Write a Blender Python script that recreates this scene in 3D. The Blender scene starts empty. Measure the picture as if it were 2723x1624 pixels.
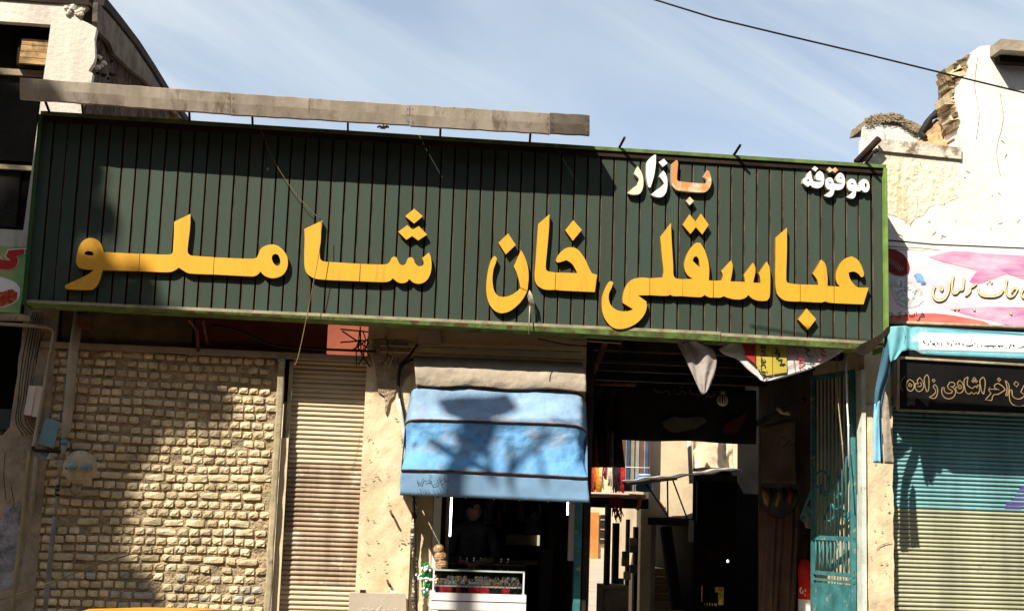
import bpy, bmesh, math, random
from mathutils import Vector, Matrix, noise
from mathutils.geometry import tessellate_polygon
random.seed(7)
R = math.radians
scene = bpy.context.scene
COL = scene.collection

# ---------------------------------------------------------------- camera
F = 3600.0; W_, H_ = 2723.0, 1624.0
EYE = Vector((0, -13, 2.2))
zc = Vector((789, -23250, 3600)).normalized()
xc = Vector((33500, 1696, 3600)); xc = (xc - zc * xc.dot(zc)).normalized()
Xb = Vector((xc.x, -xc.y, -xc.z)); Zb = Vector((zc.x, -zc.y, -zc.z)); Yb = Zb.cross(Xb)
CR = Matrix((Xb, Yb, Zb))
cam_d = bpy.data.cameras.new('camera'); cam = bpy.data.objects.new('camera', cam_d); COL.objects.link(cam)
cam.matrix_world = Matrix.Translation(EYE) @ CR.to_4x4()
cam_d.sensor_fit = 'HORIZONTAL'; cam_d.sensor_width = 36; cam_d.lens = 36 * F / W_
cam_d.clip_end = 3000; cam_d.clip_start = 0.1
scene.camera = cam

# ---------------------------------------------------------------- sun, sky, exposure
SUN_EL, SUN_AZ = R(46), R(40)          # azimuth: from the -Y axis towards -X
LDIR = Vector((math.cos(SUN_EL) * math.sin(SUN_AZ), math.cos(SUN_EL) * math.cos(SUN_AZ), -math.sin(SUN_EL)))
sd = bpy.data.lights.new('sun', 'SUN'); sd.energy = 5.0; sd.angle = R(0.53); sd.color = (1.0, 0.93, 0.80)
so = bpy.data.objects.new('sun', sd); COL.objects.link(so); so.location = (-20, -25, 30)
so.rotation_euler = LDIR.to_track_quat('-Z', 'Y').to_euler()
wd = bpy.data.worlds.new('World'); scene.world = wd; wd.use_nodes = True
wn, wl = wd.node_tree.nodes, wd.node_tree.links
wn.clear()
wo = wn.new('ShaderNodeOutputWorld'); wb = wn.new('ShaderNodeBackground')
sk = wn.new('ShaderNodeTexSky'); sk.sky_type = 'NISHITA'; sk.sun_disc = False
sk.sun_elevation = SUN_EL; sk.sun_rotation = math.atan2(-LDIR.x, -LDIR.y)
sk.air_density = 1.0; sk.dust_density = 1.5; sk.ozone_density = 0.8; sk.altitude = 800
tc = wn.new('ShaderNodeTexCoord'); mp = wn.new('ShaderNodeMapping')
# thin streaky cirrus: noise stretched along a slanting direction of the sky
mp.vector_type = 'TEXTURE'
mp.inputs['Rotation'].default_value = (0.0, R(27), 0.0)
mp.inputs['Scale'].default_value = (0.75, 0.6, 0.13)
mp.inputs['Location'].default_value = (0.12, 0, 0.05)
n1 = wn.new('ShaderNodeTexNoise'); n1.inputs['Scale'].default_value = 1.25; n1.inputs['Detail'].default_value = 9
n1.inputs['Roughness'].default_value = 0.58; n1.inputs['Distortion'].default_value = 0.7
r1 = wn.new('ShaderNodeValToRGB'); r1.color_ramp.elements[0].position = 0.42; r1.color_ramp.elements[1].position = 0.70
n2 = wn.new('ShaderNodeTexNoise'); n2.inputs['Scale'].default_value = 2.2; n2.inputs['Detail'].default_value = 4
r2 = wn.new('ShaderNodeValToRGB'); r2.color_ramp.elements[0].position = 0.30; r2.color_ramp.elements[1].position = 0.60
mm = wn.new('ShaderNodeMath'); mm.operation = 'MULTIPLY'
mx = wn.new('ShaderNodeMix'); mx.data_type = 'RGBA'
ml = wn.new('ShaderNodeMath'); ml.operation = 'MULTIPLY_ADD'; ml.inputs[1].default_value = 0.58; ml.inputs[2].default_value = 0.30
wl.new(tc.outputs['Generated'], mp.inputs['Vector']); wl.new(mp.outputs[0], n1.inputs['Vector'])
wl.new(tc.outputs['Generated'], n2.inputs['Vector'])
wl.new(n1.outputs['Fac'], r1.inputs[0]); wl.new(n2.outputs['Fac'], r2.inputs[0])
wl.new(r1.outputs[0], mm.inputs[0]); wl.new(r2.outputs[0], mm.inputs[1]); wl.new(mm.outputs[0], ml.inputs[0])
wl.new(ml.outputs[0], mx.inputs[0]); wl.new(sk.outputs[0], mx.inputs[6]); mx.inputs[7].default_value = (5.7, 6.2, 6.4, 1)
wl.new(mx.outputs[2], wb.inputs[0]); wb.inputs[1].default_value = 0.08
wl.new(wb.outputs[0], wo.inputs[0])
scene.view_settings.view_transform = 'Standard'; scene.view_settings.look = 'None'
scene.view_settings.exposure = 0.95; scene.view_settings.gamma = 1; scene.view_settings.use_curve_mapping = False
scene.render.engine = 'CYCLES'

# ---------------------------------------------------------------- picture <-> place
def ray(px, py):
    return CR @ Vector(((px - W_ / 2) / F, -(py - H_ / 2) / F, -1))
def P(px, py, y=0.0):                 # point of the photograph carried onto the upright plane at depth y
    d = ray(px, py); return EYE + d * ((y - EYE.y) / d.y)
def PX(px, py, x):
    d = ray(px, py); return EYE + d * ((x - EYE.x) / d.x)
def D(x, y): return (x * 1.09445, y * 1.09434)
def PD(x, y, dep=0.0): return P(*D(x, y), dep)
def cv(pts, x0, y0, s): return [((p[0] / s + x0), (p[1] / s + y0)) for p in pts]

# ---------------------------------------------------------------- materials
def M(name, col, rough=0.85, var=0.12, scale=3.0, bump=0.0, bscale=60.0, metal=0.0, col2=None, amt=0.5,
      streak=False, col3=None, c3pos=0.62, c3scale=1.3, spec=0.15, stretch=None, bdist=0.01, emit=0.0, trans=0.0, grain=0.06, rand=0.0):
    m = bpy.data.materials.new(name); m.use_nodes = True
    n, l = m.node_tree.nodes, m.node_tree.links
    b = n['Principled BSDF']; b.inputs['Roughness'].default_value = rough; b.inputs['Metallic'].default_value = metal
    b.inputs['Specular IOR Level'].default_value = spec
    if trans: b.inputs['Transmission Weight'].default_value = trans
    g = n.new('ShaderNodeNewGeometry'); mpn = n.new('ShaderNodeMapping'); l.new(g.outputs['Position'], mpn.inputs[0])
    if streak: mpn.inputs['Scale'].default_value = (4, 4, 0.45)
    if stretch: mpn.inputs['Scale'].default_value = stretch
    nz = n.new('ShaderNodeTexNoise'); nz.inputs['Scale'].default_value = scale; nz.inputs['Detail'].default_value = 8
    nz.inputs['Roughness'].default_value = 0.65
    l.new(mpn.outputs[0], nz.inputs['Vector'])
    rp = n.new('ShaderNodeValToRGB'); rp.color_ramp.elements[0].position = 0.38; rp.color_ramp.elements[1].position = 0.62
    l.new(nz.outputs['Fac'], rp.inputs[0])
    c1 = Vector(col); cc = Vector(col2) if col2 else Vector([c * (1 - 2 * var) for c in col])
    rp.color_ramp.elements[0].color = (*(c1.lerp(cc, 1.0 if not col2 else amt * 2 if amt < .5 else 1.0)), 1)
    rp.color_ramp.elements[1].color = (*[min(1, c * (1 + var * 0.4)) for c in col], 1)
    out = rp.outputs[0]
    if col3:
        n3 = n.new('ShaderNodeTexNoise'); n3.inputs['Scale'].default_value = c3scale; n3.inputs['Detail'].default_value = 6
        n3.inputs['Roughness'].default_value = 0.7
        l.new(mpn.outputs[0] if streak else g.outputs['Position'], n3.inputs['Vector'])
        r3 = n.new('ShaderNodeValToRGB'); r3.color_ramp.elements[0].position = c3pos - 0.05; r3.color_ramp.elements[1].position = c3pos + 0.07
        l.new(n3.outputs['Fac'], r3.inputs[0])
        m3 = n.new('ShaderNodeMix'); m3.data_type = 'RGBA'; l.new(r3.outputs[0], m3.inputs[0]); l.new(out, m3.inputs[6])
        m3.inputs[7].default_value = (*col3, 1); out = m3.outputs[2]
    if grain:
        n4 = n.new('ShaderNodeTexNoise'); n4.inputs['Scale'].default_value = 130; n4.inputs['Detail'].default_value = 3
        l.new(g.outputs['Position'], n4.inputs['Vector'])
        mr = n.new('ShaderNodeMapRange'); mr.inputs[1].default_value = 0.3; mr.inputs[2].default_value = 0.7
        mr.inputs[3].default_value = 1 - grain * 2.5; mr.inputs[4].default_value = 1 + grain
        l.new(n4.outputs['Fac'], mr.inputs[0])
        m4 = n.new('ShaderNodeVectorMath'); m4.operation = 'SCALE'; l.new(out, m4.inputs[0]); l.new(mr.outputs[0], m4.inputs['Scale']); out = m4.outputs[0]
    if rand:      # each separate piece a little lighter or darker than its neighbours
        oi = n.new('ShaderNodeObjectInfo'); mr2 = n.new('ShaderNodeMapRange'); mr2.inputs[3].default_value = 1 - rand; mr2.inputs[4].default_value = 1 + rand * .7
        l.new(oi.outputs['Random'], mr2.inputs[0]); m5 = n.new('ShaderNodeVectorMath'); m5.operation = 'SCALE'; l.new(out, m5.inputs[0]); l.new(mr2.outputs[0], m5.inputs['Scale']); out = m5.outputs[0]
    l.new(out, b.inputs['Base Color'])
    if emit:
        l.new(out, b.inputs['Emission Color']); b.inputs['Emission Strength'].default_value = emit
    if bump:
        bz = n.new('ShaderNodeTexNoise'); bz.inputs['Scale'].default_value = bscale; bz.inputs['Detail'].default_value = 6
        l.new(g.outputs['Position'], bz.inputs['Vector'])
        bp = n.new('ShaderNodeBump'); bp.inputs['Strength'].default_value = bump; bp.inputs['Distance'].default_value = bdist
        l.new(bz.outputs['Fac'], bp.inputs['Height']); l.new(bp.outputs[0], b.inputs['Normal'])
    return m

m_plaster = M('cream_plaster', (.66, .55, .36), .95, .10, 3.0, .25, 35, col2=(.52, .40, .25), amt=.35, col3=(.40, .29, .18), c3pos=.63, c3scale=2.6, bdist=.02)
m_white = M('whitewash', (.80, .76, .70), .95, .07, 1.5, .5, 16, col3=(.56, .44, .30), c3pos=.69, c3scale=2.0, streak=False, bdist=.02)
m_whitel = M('weathered_whitewash', (.66, .59, .50), .95, .14, .5, .45, 20, streak=True, col3=(.34, .26, .19), c3pos=.70, c3scale=.6, bdist=.02)
m_rough = M('peeling_yellow_plaster', (.80, .73, .56), .95, .08, 2.0, .6, 14, col3=(.58, .42, .22), c3pos=.61, c3scale=.9, streak=True, bdist=.05)
m_mud = M('mud_plaster', (.30, .20, .12), .98, .25, 3, .9, 15, bdist=.06)
m_dark = M('dark_void', (.012, .010, .009), .95, .3, 2)
m_dkbrown = M('dark_brown_stain', (.034, .021, .014), .9, .3, 2, .4, 30)
m_mortar = M('mud_mortar', (.43, .33, .20), .98, .2, 6, 1.0, 45, bdist=.03, grain=.1)
m_bricks = [M('brick_ochre', (.64, .52, .33), .95, .15, 9, .8, 70, bdist=.01, rand=.16),
            M('brick_sand', (.70, .58, .38), .95, .15, 9, .8, 70, bdist=.01, rand=.14),
            M('brick_tan', (.58, .46, .285), .95, .18, 9, .8, 70, bdist=.01, rand=.2),
            M('brick_painted', (.55, .48, .36), .95, .25, 9, .8, 70, bdist=.01, col3=(.27, .34, .35), c3pos=.56, c3scale=9),
            M('brick_orange', (.60, .33, .18), .95, .2, 9, .8, 70, bdist=.01)]
m_slat = M('dark_green_cladding', (.042, .064, .050), .62, .14, 1.2, .12, 25, streak=True, col2=(.046, .060, .044), spec=.12, col3=(.060, .064, .045), c3pos=.63, c3scale=1.8, grain=.05, rand=.14)
m_slatlip = M('rust_edge', (.15, .10, .065), .8, .3, 5)
m_groove = M('black_groove', (.008, .006, .005), .8, .2, 5)
m_green = M('faded_green_paint', (.13, .19, .055), .7, .2, 6, .2, 40, col3=(.12, .07, .03), c3pos=.62, c3scale=7, stretch=None)
m_greenpale = M('pale_green_flashing', (.32, .28, .18), .7, .2, 6, .2, 40, col3=(.17, .24, .10), c3pos=.64, c3scale=3.0)
m_gold = M('yellow_painted_metal', (.68, .35, .03), .55, .07, 2.2, .05, 30, col2=(.66, .32, .025), spec=.3, col3=(.56, .24, .03), c3pos=.62, c3scale=2.2, streak=True, grain=.05)
m_goldside = M('yellow_letter_edge', (.20, .11, .02), .6, .15, 9)
m_wlet = M('white_painted_metal', (.84, .80, .74), .6, .04, 4, col3=(.60, .30, .11), c3pos=.66, c3scale=5, grain=.02)
m_wcream = M('cream_painted_metal', (.80, .68, .48), .6, .06, 4, col3=(.60, .34, .12), c3pos=.60, c3scale=5, grain=.02)
m_wrust = M('rusting_white_metal', (.76, .58, .38), .6, .2, 5, col3=(.55, .24, .08), c3pos=.47, c3scale=7, grain=.03)
m_gutter = M('galvanised_sheet', (.47, .40, .32), .6, .16, .9, .15, 20, streak=True, col2=(.33, .27, .21), spec=.3, grain=.05, col3=(.22, .165, .12), c3pos=.62, c3scale=1.7)
m_gutterend = M('dull_grey_sheet', (.20, .165, .13), .7, .2, 3, grain=.03)
m_black = M('black_iron', (.02, .018, .016), .6, .2, 8)
m_rust = M('rusty_iron', (.14, .06, .035), .85, .3, 12, .3, 80)
m_rail = M('grey_painted_frame', (.40, .33, .21), .85, .2, 5, .3, 40, col3=(.20, .13, .08), c3pos=.62, c3scale=6)
m_shut = M('dirty_roller_steel', (.54, .455, .31), .7, .18, .8, .1, 40, col2=(.48, .38, .25), stretch=(1.2, 1.2, 3), col3=(.46, .50, .47), c3pos=.70, c3scale=3, metal=.0, spec=.3, rand=.10)
m_shutlow = M('rusty_roller_steel', (.41, .325, .225), .75, .3, 1.0, .1, 40, col2=(.27, .195, .13), stretch=(5, 5, .8), col3=(.62, .54, .43), c3pos=.60, c3scale=3.4, spec=.3, rand=.12)
m_cyan = M('turquoise_roller_steel', (.17, .36, .375), .6, .16, 1.0, .05, 40, spec=.3, stretch=(3, 3, .5), col3=(.13, .22, .21), c3pos=.66, c3scale=5, rand=.07)
m_sage = M('sage_roller_steel', (.37, .37, .25), .6, .14, 1.0, .05, 40, spec=.3, stretch=(3, 3, .5), col3=(.25, .23, .16), c3pos=.66, c3scale=5, rand=.07)
m_blue = M('blue_tarpaulin', (.22, .34, .49), .7, .14, 2.2, .5, 9, spec=.2, col3=(.24, .26, .29), c3pos=.57, c3scale=2.6, bdist=.05, grain=.02)
m_bluev = M('blue_tarpaulin_bright', (.11, .29, .52), .66, .12, 2.0, .5, 9, spec=.25, col3=(.17, .24, .34), c3pos=.58, c3scale=3.0, bdist=.05, grain=.02)
m_canvas = M('beige_canvas', (.36, .30, .23), .95, .12, 2.5, .4, 12, bdist=.04)
m_teal = M('teal_paint', (.05, .19, .20), .6, .2, 5, .2, 40, col3=(.40, .36, .26), c3pos=.64, c3scale=9)
m_tealcloth = M('light_teal_canvas', (.14, .37, .42), .7, .12, 2.0, .2, 10, col3=(.45, .58, .52), c3pos=.6, c3scale=2.5, bdist=.03)
m_shadecloth = M('shaded_blue_canvas', (.05, .13, .19), .75, .12, 2)  # canvas colour darkened to read as lying in shade
m_bluecloth = M('striped_blue_canvas', (.25, .55, .75), .75, .12, 2)
m_whiteflat = M('white_sheet', (.80, .80, .80), .7, .04, 4, grain=.02)
m_yellow = M('taxi_yellow_paint', (.62, .30, .03), .35, .04, 2, spec=.5, grain=.0)
m_glass = M('dark_window_glass', (.022, .020, .018), .12, .2, 2, spec=.6, grain=0)
m_pole = M('galvanised_pole', (.25, .24, .22), .6, .1, 4)
m_asphalt = M('asphalt', (.055, .053, .05), .95, .2, 4, .5, 90)
m_pave = M('paving', (.20, .17, .14), .95, .15, 2, .4, 50)
m_pipe = M('pipe_beige_paint', (.34, .28, .20), .75, .15, 5, .1, 40, col3=(.13, .25, .36), c3pos=.66, c3scale=4)
m_pipeblue = M('pipe_blue_paint', (.13, .28, .38), .75, .2, 8, col3=(.38, .32, .22), c3pos=.55, c3scale=9)
m_leaf = M('plane_leaves', (.06, .10, .025), .7, .3, 3)
m_bark = M('bark', (.14, .10, .07), .95, .3, 3, .8, 12, bdist=.04)
# ---------------------------------------------------------------- mesh helpers
class MB:
    def __init__(s): s.v = []; s.f = []; s.m = []; s.cur = 0; s.sm = []; s.smooth = False
    def face(s, idx): s.f.append(tuple(idx)); s.m.append(s.cur); s.sm.append(s.smooth)
    def add(s, vs, fs):
        b = len(s.v); s.v += [Vector(v) for v in vs]
        for f in fs: s.face([b + i for i in f])
        return s
    def box(s, x0, x1, y0, y1, z0, z1):
        x0, x1 = min(x0, x1), max(x0, x1); y0, y1 = min(y0, y1), max(y0, y1); z0, z1 = min(z0, z1), max(z0, z1)
        return s.add([(x0, y0, z0), (x1, y0, z0), (x1, y1, z0), (x0, y1, z0), (x0, y0, z1), (x1, y0, z1), (x1, y1, z1), (x0, y1, z1)],
                     [(0, 3, 2, 1), (4, 5, 6, 7), (0, 1, 5, 4), (1, 2, 6, 5), (2, 3, 7, 6), (3, 0, 4, 7)])
    def hexa(s, a, b):   # a, b: two quads of 4 points (front and back), matching order
        return s.add(list(a) + list(b), [(0, 1, 2, 3), (7, 6, 5, 4), (0, 4, 5, 1), (1, 5, 6, 2), (2, 6, 7, 3), (3, 7, 4, 0)])
    def bar(s, p, q, w, h=None):
        h = h or w; p = Vector(p); q = Vector(q); d = (q - p).normalized()
        u = d.cross(Vector((0, 1, 0)))
        if u.length < .1: u = d.cross(Vector((1, 0, 0)))
        u.normalize(); n = d.cross(u).normalized()
        c = [(-1, -1), (1, -1), (1, 1), (-1, 1)]
        return s.hexa([p + u * w / 2 * i + n * h / 2 * j for i, j in c], [q + u * w / 2 * i + n * h / 2 * j for i, j in c])
    def tube(s, pts, r, n=8, closed=False, cap=True):
        pts = [Vector(p) for p in pts]; rs = r if isinstance(r, (list, tuple)) else [r] * len(pts)
        b = len(s.v); K = len(pts); up = None
        for i, p in enumerate(pts):
            a = pts[max(i - 1, 0)] if not closed else pts[i - 1]; c = pts[min(i + 1, K - 1)] if not closed else pts[(i + 1) % K]
            d = (c - a).normalized() if (c - a).length > 1e-9 else Vector((0, 0, 1))
            if up is None:
                up = d.orthogonal().normalized()
            up = (up - d * up.dot(d)); up = up.normalized() if up.length > 1e-6 else d.orthogonal().normalized()
            w = d.cross(up)
            for k in range(n):
                t = 2 * math.pi * k / n
                s.v.append(p + (up * math.cos(t) + w * math.sin(t)) * rs[i])
        o = s.smooth; s.smooth = n > 4
        for i in range(K if closed else K - 1):
            j = (i + 1) % K
            for k in range(n):
                k2 = (k + 1) % n
                s.face((b + i * n + k, b + i * n + k2, b + j * n + k2, b + j * n + k))
        s.smooth = o
        if cap and not closed:
            s.face([b + k for k in range(n)][::-1]); s.face([b + (K - 1) * n + k for k in range(n)])
        return s
    def lathe(s, c, prof, n=16, axis='z'):
        c = Vector(c); b = len(s.v)
        for (r, h) in prof:
            for k in range(n):
                t = 2 * math.pi * k / n; a, e = r * math.cos(t), r * math.sin(t)
                s.v.append(c + (Vector((a, e, h)) if axis == 'z' else Vector((a, h, e)) if axis == 'y' else Vector((h, a, e))))
        o = s.smooth; s.smooth = True
        for i in range(len(prof) - 1):
            for k in range(n):
                k2 = (k + 1) % n
                s.face((b + i * n + k, b + i * n + k2, b + (i + 1) * n + k2, b + (i + 1) * n + k))
        s.smooth = o
        s.face([b + k for k in range(n)][::-1]); s.face([b + (len(prof) - 1) * n + k for k in range(n)])
        return s
    def prism(s, outer, y0, y1, holes=(), sidemat=None):
        """outline in x,z carried from y0 (front) to y1 (back)"""
        loops = [[(p[0], p[1]) for p in outer]] + [[(p[0], p[1]) for p in h] for h in holes]
        tris = tessellate_polygon([[Vector((x, z, 0)) for x, z in lp] for lp in loops])
        flat = [p for lp in loops for p in lp]; N = len(flat); b = len(s.v)
        s.v += [Vector((x, y0, z)) for x, z in flat] + [Vector((x, y1, z)) for x, z in flat]
        for t in tris:
            a = [flat[i] for i in t]
            ar = (a[1][0] - a[0][0]) * (a[2][1] - a[0][1]) - (a[2][0] - a[0][0]) * (a[1][1] - a[0][1])
            t = tuple(t) if ar > 0 else tuple(t)[::-1]
            s.face([b + i for i in t]); s.face([b + N + i for i in t[::-1]])
        cm = s.cur
        if sidemat is not None: s.cur = sidemat
        o = 0
        for lp in loops:
            n = len(lp)
            for i in range(n):
                j = (i + 1) % n
                s.face((b + o + i, b + N + o + i, b + N + o + j, b + o + j))
            o += n
        s.cur = cm
        return s
    def grid(s, fn, nu, nv, smooth=True, thick=None):
        b = len(s.v); o = s.smooth; s.smooth = smooth
        for j in range(nv + 1):
            for i in range(nu + 1): s.v.append(Vector(fn(i / nu, j / nv)))
        for j in range(nv):
            for i in range(nu):
                a = b + j * (nu + 1) + i; s.face((a, a + 1, a + nu + 2, a + nu + 1))
        s.smooth = o
        return s
    def obj(s, name, mats, parent=None, label=None, kind=None, recentre=True, mesh=False):
        me = bpy.data.meshes.new(name)
        if not s.v: return None
        xs = [v.x for v in s.v]; ys = [v.y for v in s.v]; zs = [v.z for v in s.v]
        c = Vector(((min(xs) + max(xs)) / 2, (min(ys) + max(ys)) / 2, (min(zs) + max(zs)) / 2)) if recentre else Vector()
        me.from_pydata([tuple(v - c) for v in s.v], [], s.f)
        if not isinstance(mats, (list, tuple)): mats = [mats]
        for m in mats: me.materials.append(m)
        me.polygons.foreach_set('material_index', s.m); me.polygons.foreach_set('use_smooth', s.sm)
        bm = bmesh.new(); bm.from_mesh(me); bmesh.ops.recalc_face_normals(bm, faces=bm.faces); bm.to_mesh(me); bm.free()
        me.update()
        o = bpy.data.objects.new(name, me); COL.objects.link(o)
        place(o, c, parent)
        if label: o['label'] = label
        if kind: o['kind'] = kind
        return o

ABS = {}
def place(o, c, parent):
    c = Vector(c)
    if parent is not None:
        o.parent = parent; o.location = c - ABS[parent.name]
    else: o.location = c
    ABS[o.name] = c
def thing(name, label, cat, loc=(0, 0, 0), group=None):
    o = bpy.data.objects.new(name, None); COL.objects.link(o); o.location = loc; ABS[o.name] = Vector(loc)
    o.empty_display_size = .1
    o['label'] = label; o['category'] = cat
    if group: o['group'] = group
    return o
def tag(o, label, cat, group=None):
    o['label'] = label; o['category'] = cat
    if group: o['group'] = group
    return o
def solid(o, t=.004, off=0):
    m = o.modifiers.new('thickness', 'SOLIDIFY'); m.thickness = t; m.offset = off; return o
def bevel(o, w=.005, seg=2):
    m = o.modifiers.new('edge', 'BEVEL'); m.width = w; m.segments = seg; m.limit_method = 'ANGLE'; return o

def smooth_loop(pts, ang=42, sub=4, closed=True):
    """Catmull-Rom through the traced points, sharp where the outline turns hard"""
    n = len(pts); out = []; V2 = [Vector((p[0], p[1])) for p in pts]
    def corner(i):
        if not closed and i in (0, n - 1): return True
        a = V2[i] - V2[i - 1]; b = V2[(i + 1) % n] - V2[i]
        if a.length < 1e-9 or b.length < 1e-9: return True
        return abs(a.angle_signed(b)) > R(ang)
    C = [corner(i) for i in range(n)]
    for i in range(n if closed else n - 1):
        j = (i + 1) % n; p1, p2 = V2[i], V2[j]; L = (p2 - p1).length
        t1 = (p2 - p1) if C[i] else (p2 - V2[i - 1]).normalized() * L
        t2 = (p2 - p1) if C[j] else (V2[(j + 1) % n] - p1).normalized() * L
        k = 1 if (C[i] and C[j]) else sub
        for q in range(k):
            t = q / k; t_2 = t * t; t_3 = t_2 * t
            out.append(p1 * (2 * t_3 - 3 * t_2 + 1) + t1 * (t_3 - 2 * t_2 + t) + p2 * (-2 * t_3 + 3 * t_2) + t2 * (t_3 - t_2))
    if not closed: out.append(V2[-1])
    return [(p.x, p.y) for p in out]
def outl(pts, y, sub=4, smooth=True, ang=42):
    if smooth: pts = smooth_loop(pts, ang, sub)
    r = [P(a, b, y) for a, b in pts]
    return [(p.x, p.z) for p in r]
def xz(pts, y): return [(P(a, b, y).x, P(a, b, y).z) for a, b in pts]
def wobble(pts, amp, step, seed=0):
    """broken edge: subdivide a 2-D polyline and jitter it"""
    out = []; rr = random.Random(seed)
    for i in range(len(pts) - 1):
        a = Vector(pts[i]); b = Vector(pts[i + 1]); k = max(1, int((b - a).length / step))
        for q in range(k):
            p = a.lerp(b, q / k)
            if q or i: p += Vector((rr.uniform(-amp, amp), rr.uniform(-amp, amp)))
            out.append((p.x, p.y))
    out.append(tuple(pts[-1])); return out
def stroke(mb, pts, w, y, t=.002, taper=False, sub=3):
    """pen stroke traced on the photograph, laid as a thin ribbon on the upright plane y (w in metres)"""
    pts = smooth_loop(pts, 70, sub, closed=False) if len(pts) > 2 else pts
    q = [P(a, b, y) for a, b in pts]; q = [Vector((p.x, p.z)) for p in q]; n = len(q); L = []; Rr = []
    for i in range(n):
        d = (q[min(i + 1, n - 1)] - q[max(i - 1, 0)]); d = d.normalized() if d.length > 1e-9 else Vector((1, 0))
        nn = Vector((-d.y, d.x)); k = w if not isinstance(w, (list, tuple)) else w[0] + (w[1] - w[0]) * i / (n - 1)
        if taper: k *= .35 + .65 * math.sin(math.pi * min(1, max(0, (i + .6) / (n + .2))))
        L.append(q[i] + nn * k / 2); Rr.append(q[i] - nn * k / 2)
    b = len(mb.v)
    for i in range(n):
        mb.v += [Vector((L[i].x, y, L[i].y)), Vector((Rr[i].x, y, Rr[i].y)), Vector((L[i].x, y + t, L[i].y)), Vector((Rr[i].x, y + t, Rr[i].y))]
    for i in range(n - 1):
        a = b + 4 * i; c = a + 4
        mb.face((a, a + 1, c + 1, c)); mb.face((a, c, c + 2, a + 2)); mb.face((a + 1, a + 3, c + 3, c + 1))
# ================================================================ GROUND, ROAD
mb = MB(); mb.box(-60, 70, -40, -2.05, -.3, 0); o = mb.obj('road', m_asphalt, kind='structure')
mb = MB(); mb.box(-60, 70, -1.9, 0.3, -.3, .15); o = mb.obj('sidewalk', m_pave, kind='structure')
mb = MB()
for i in range(52): mb.box(-60 + i * 2.5, -57.51 + i * 2.5, -2.048, -1.902, -.3, .16)
mb.obj('kerb', M('kerb_stone', (.38, .36, .33), .9, .1, 3), kind='structure')
mb = MB(); mb.box(-60, 70, .302, 130, -.3, .30); mb.obj('courtyard_ground', M('dusty_ground', (.42, .34, .26), .95, .1, 1.5, .4, 30), kind='structure')
mb = MB(); mb.box(-60, 70, -70, -40.01, -.3, .02); mb.obj('far_ground', m_asphalt, kind='structure')

# ================================================================ THE BIG SIGN
SY = -.45; SX0, SX1, SZ0, SZ1 = -3.062, 5.012, 3.955, 5.706
sign = thing('shop_sign', 'long dark green slatted signboard with big yellow Persian lettering above the bazaar entrance', 'sign', (1, -.3, SZ0))
mb = MB(); mb.box(SX0 + .01, SX1 - .01, SY + .024, SY + .03, SZ0, SZ1 - .01); mb.obj('backing', m_groove, sign)
mb = MB(); mb.box(SX0 + .02, SX1 - .02, SY + .032, -.16, SZ0 + .03, SZ1 - .03); mb.obj('box_body', m_dkbrown, sign)
w = .1286; x = -2.8327 - 2 * w; src_me = None; k = 0
while x < SX1 - .03:
    x0 = max(x + .021, SX0 + .01); x1 = min(x + w - .0015, SX1 - .02); full = abs((x1 - x0) - (w - .0225)) < 1e-4
    if not (full and src_me):
        mb = MB(); z0, z1 = SZ0 + .01, SZ1 - .02
        mb.add([(x0, SY, z0), (x1, SY, z0), (x1, SY, z1), (x0, SY, z1), (x1, SY + .024, z0), (x1, SY + .024, z1)], [(0, 1, 2, 3), (1, 4, 5, 2)])
        mb.cur = 1; mb.box(x0 - .0045, x0, SY - .002, SY + .02, z0, z1)
        o = mb.obj('slat', [m_slat, m_slatlip], sign)
        if full: src_me = o
    else:
        o = src_me.copy(); COL.objects.link(o); place(o, Vector((x + w / 2, ABS[src_me.name].y, ABS[src_me.name].z)), sign)
    k += 1; x += w
for nm, a in (('top_rail', (SX0 - .015, SX1 + .015, SY - .04, -.40, SZ1 - .0, SZ1 + .034)),
              ('top_return', (SX0, SX1, SY - .022, SY - .001, SZ1 - .055, SZ1 - .002))):
    mb = MB(); mb.box(*a); mb.obj(nm, m_green if nm == 'top_rail' else m_dkbrown, sign)
mb = MB(); mb.box(SX0 - .03, SX0 + .008, SY - .05, -.16, SZ0 - .02, SZ1 - .001); mb.obj('side_rail', M('dark_green_paint', (.03, .075, .02), .7, .2, 5), sign)
mb = MB(); mb.box(SX1 - .012, SX1 + .022, SY - .05, -.16, SZ0 - .07, SZ1 - .001); mb.obj('side_rail', M('bright_green_paint', (.19, .30, .07), .7, .15, 5, col3=(.26, .13, .06), c3pos=.62, c3scale=4), sign)
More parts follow.
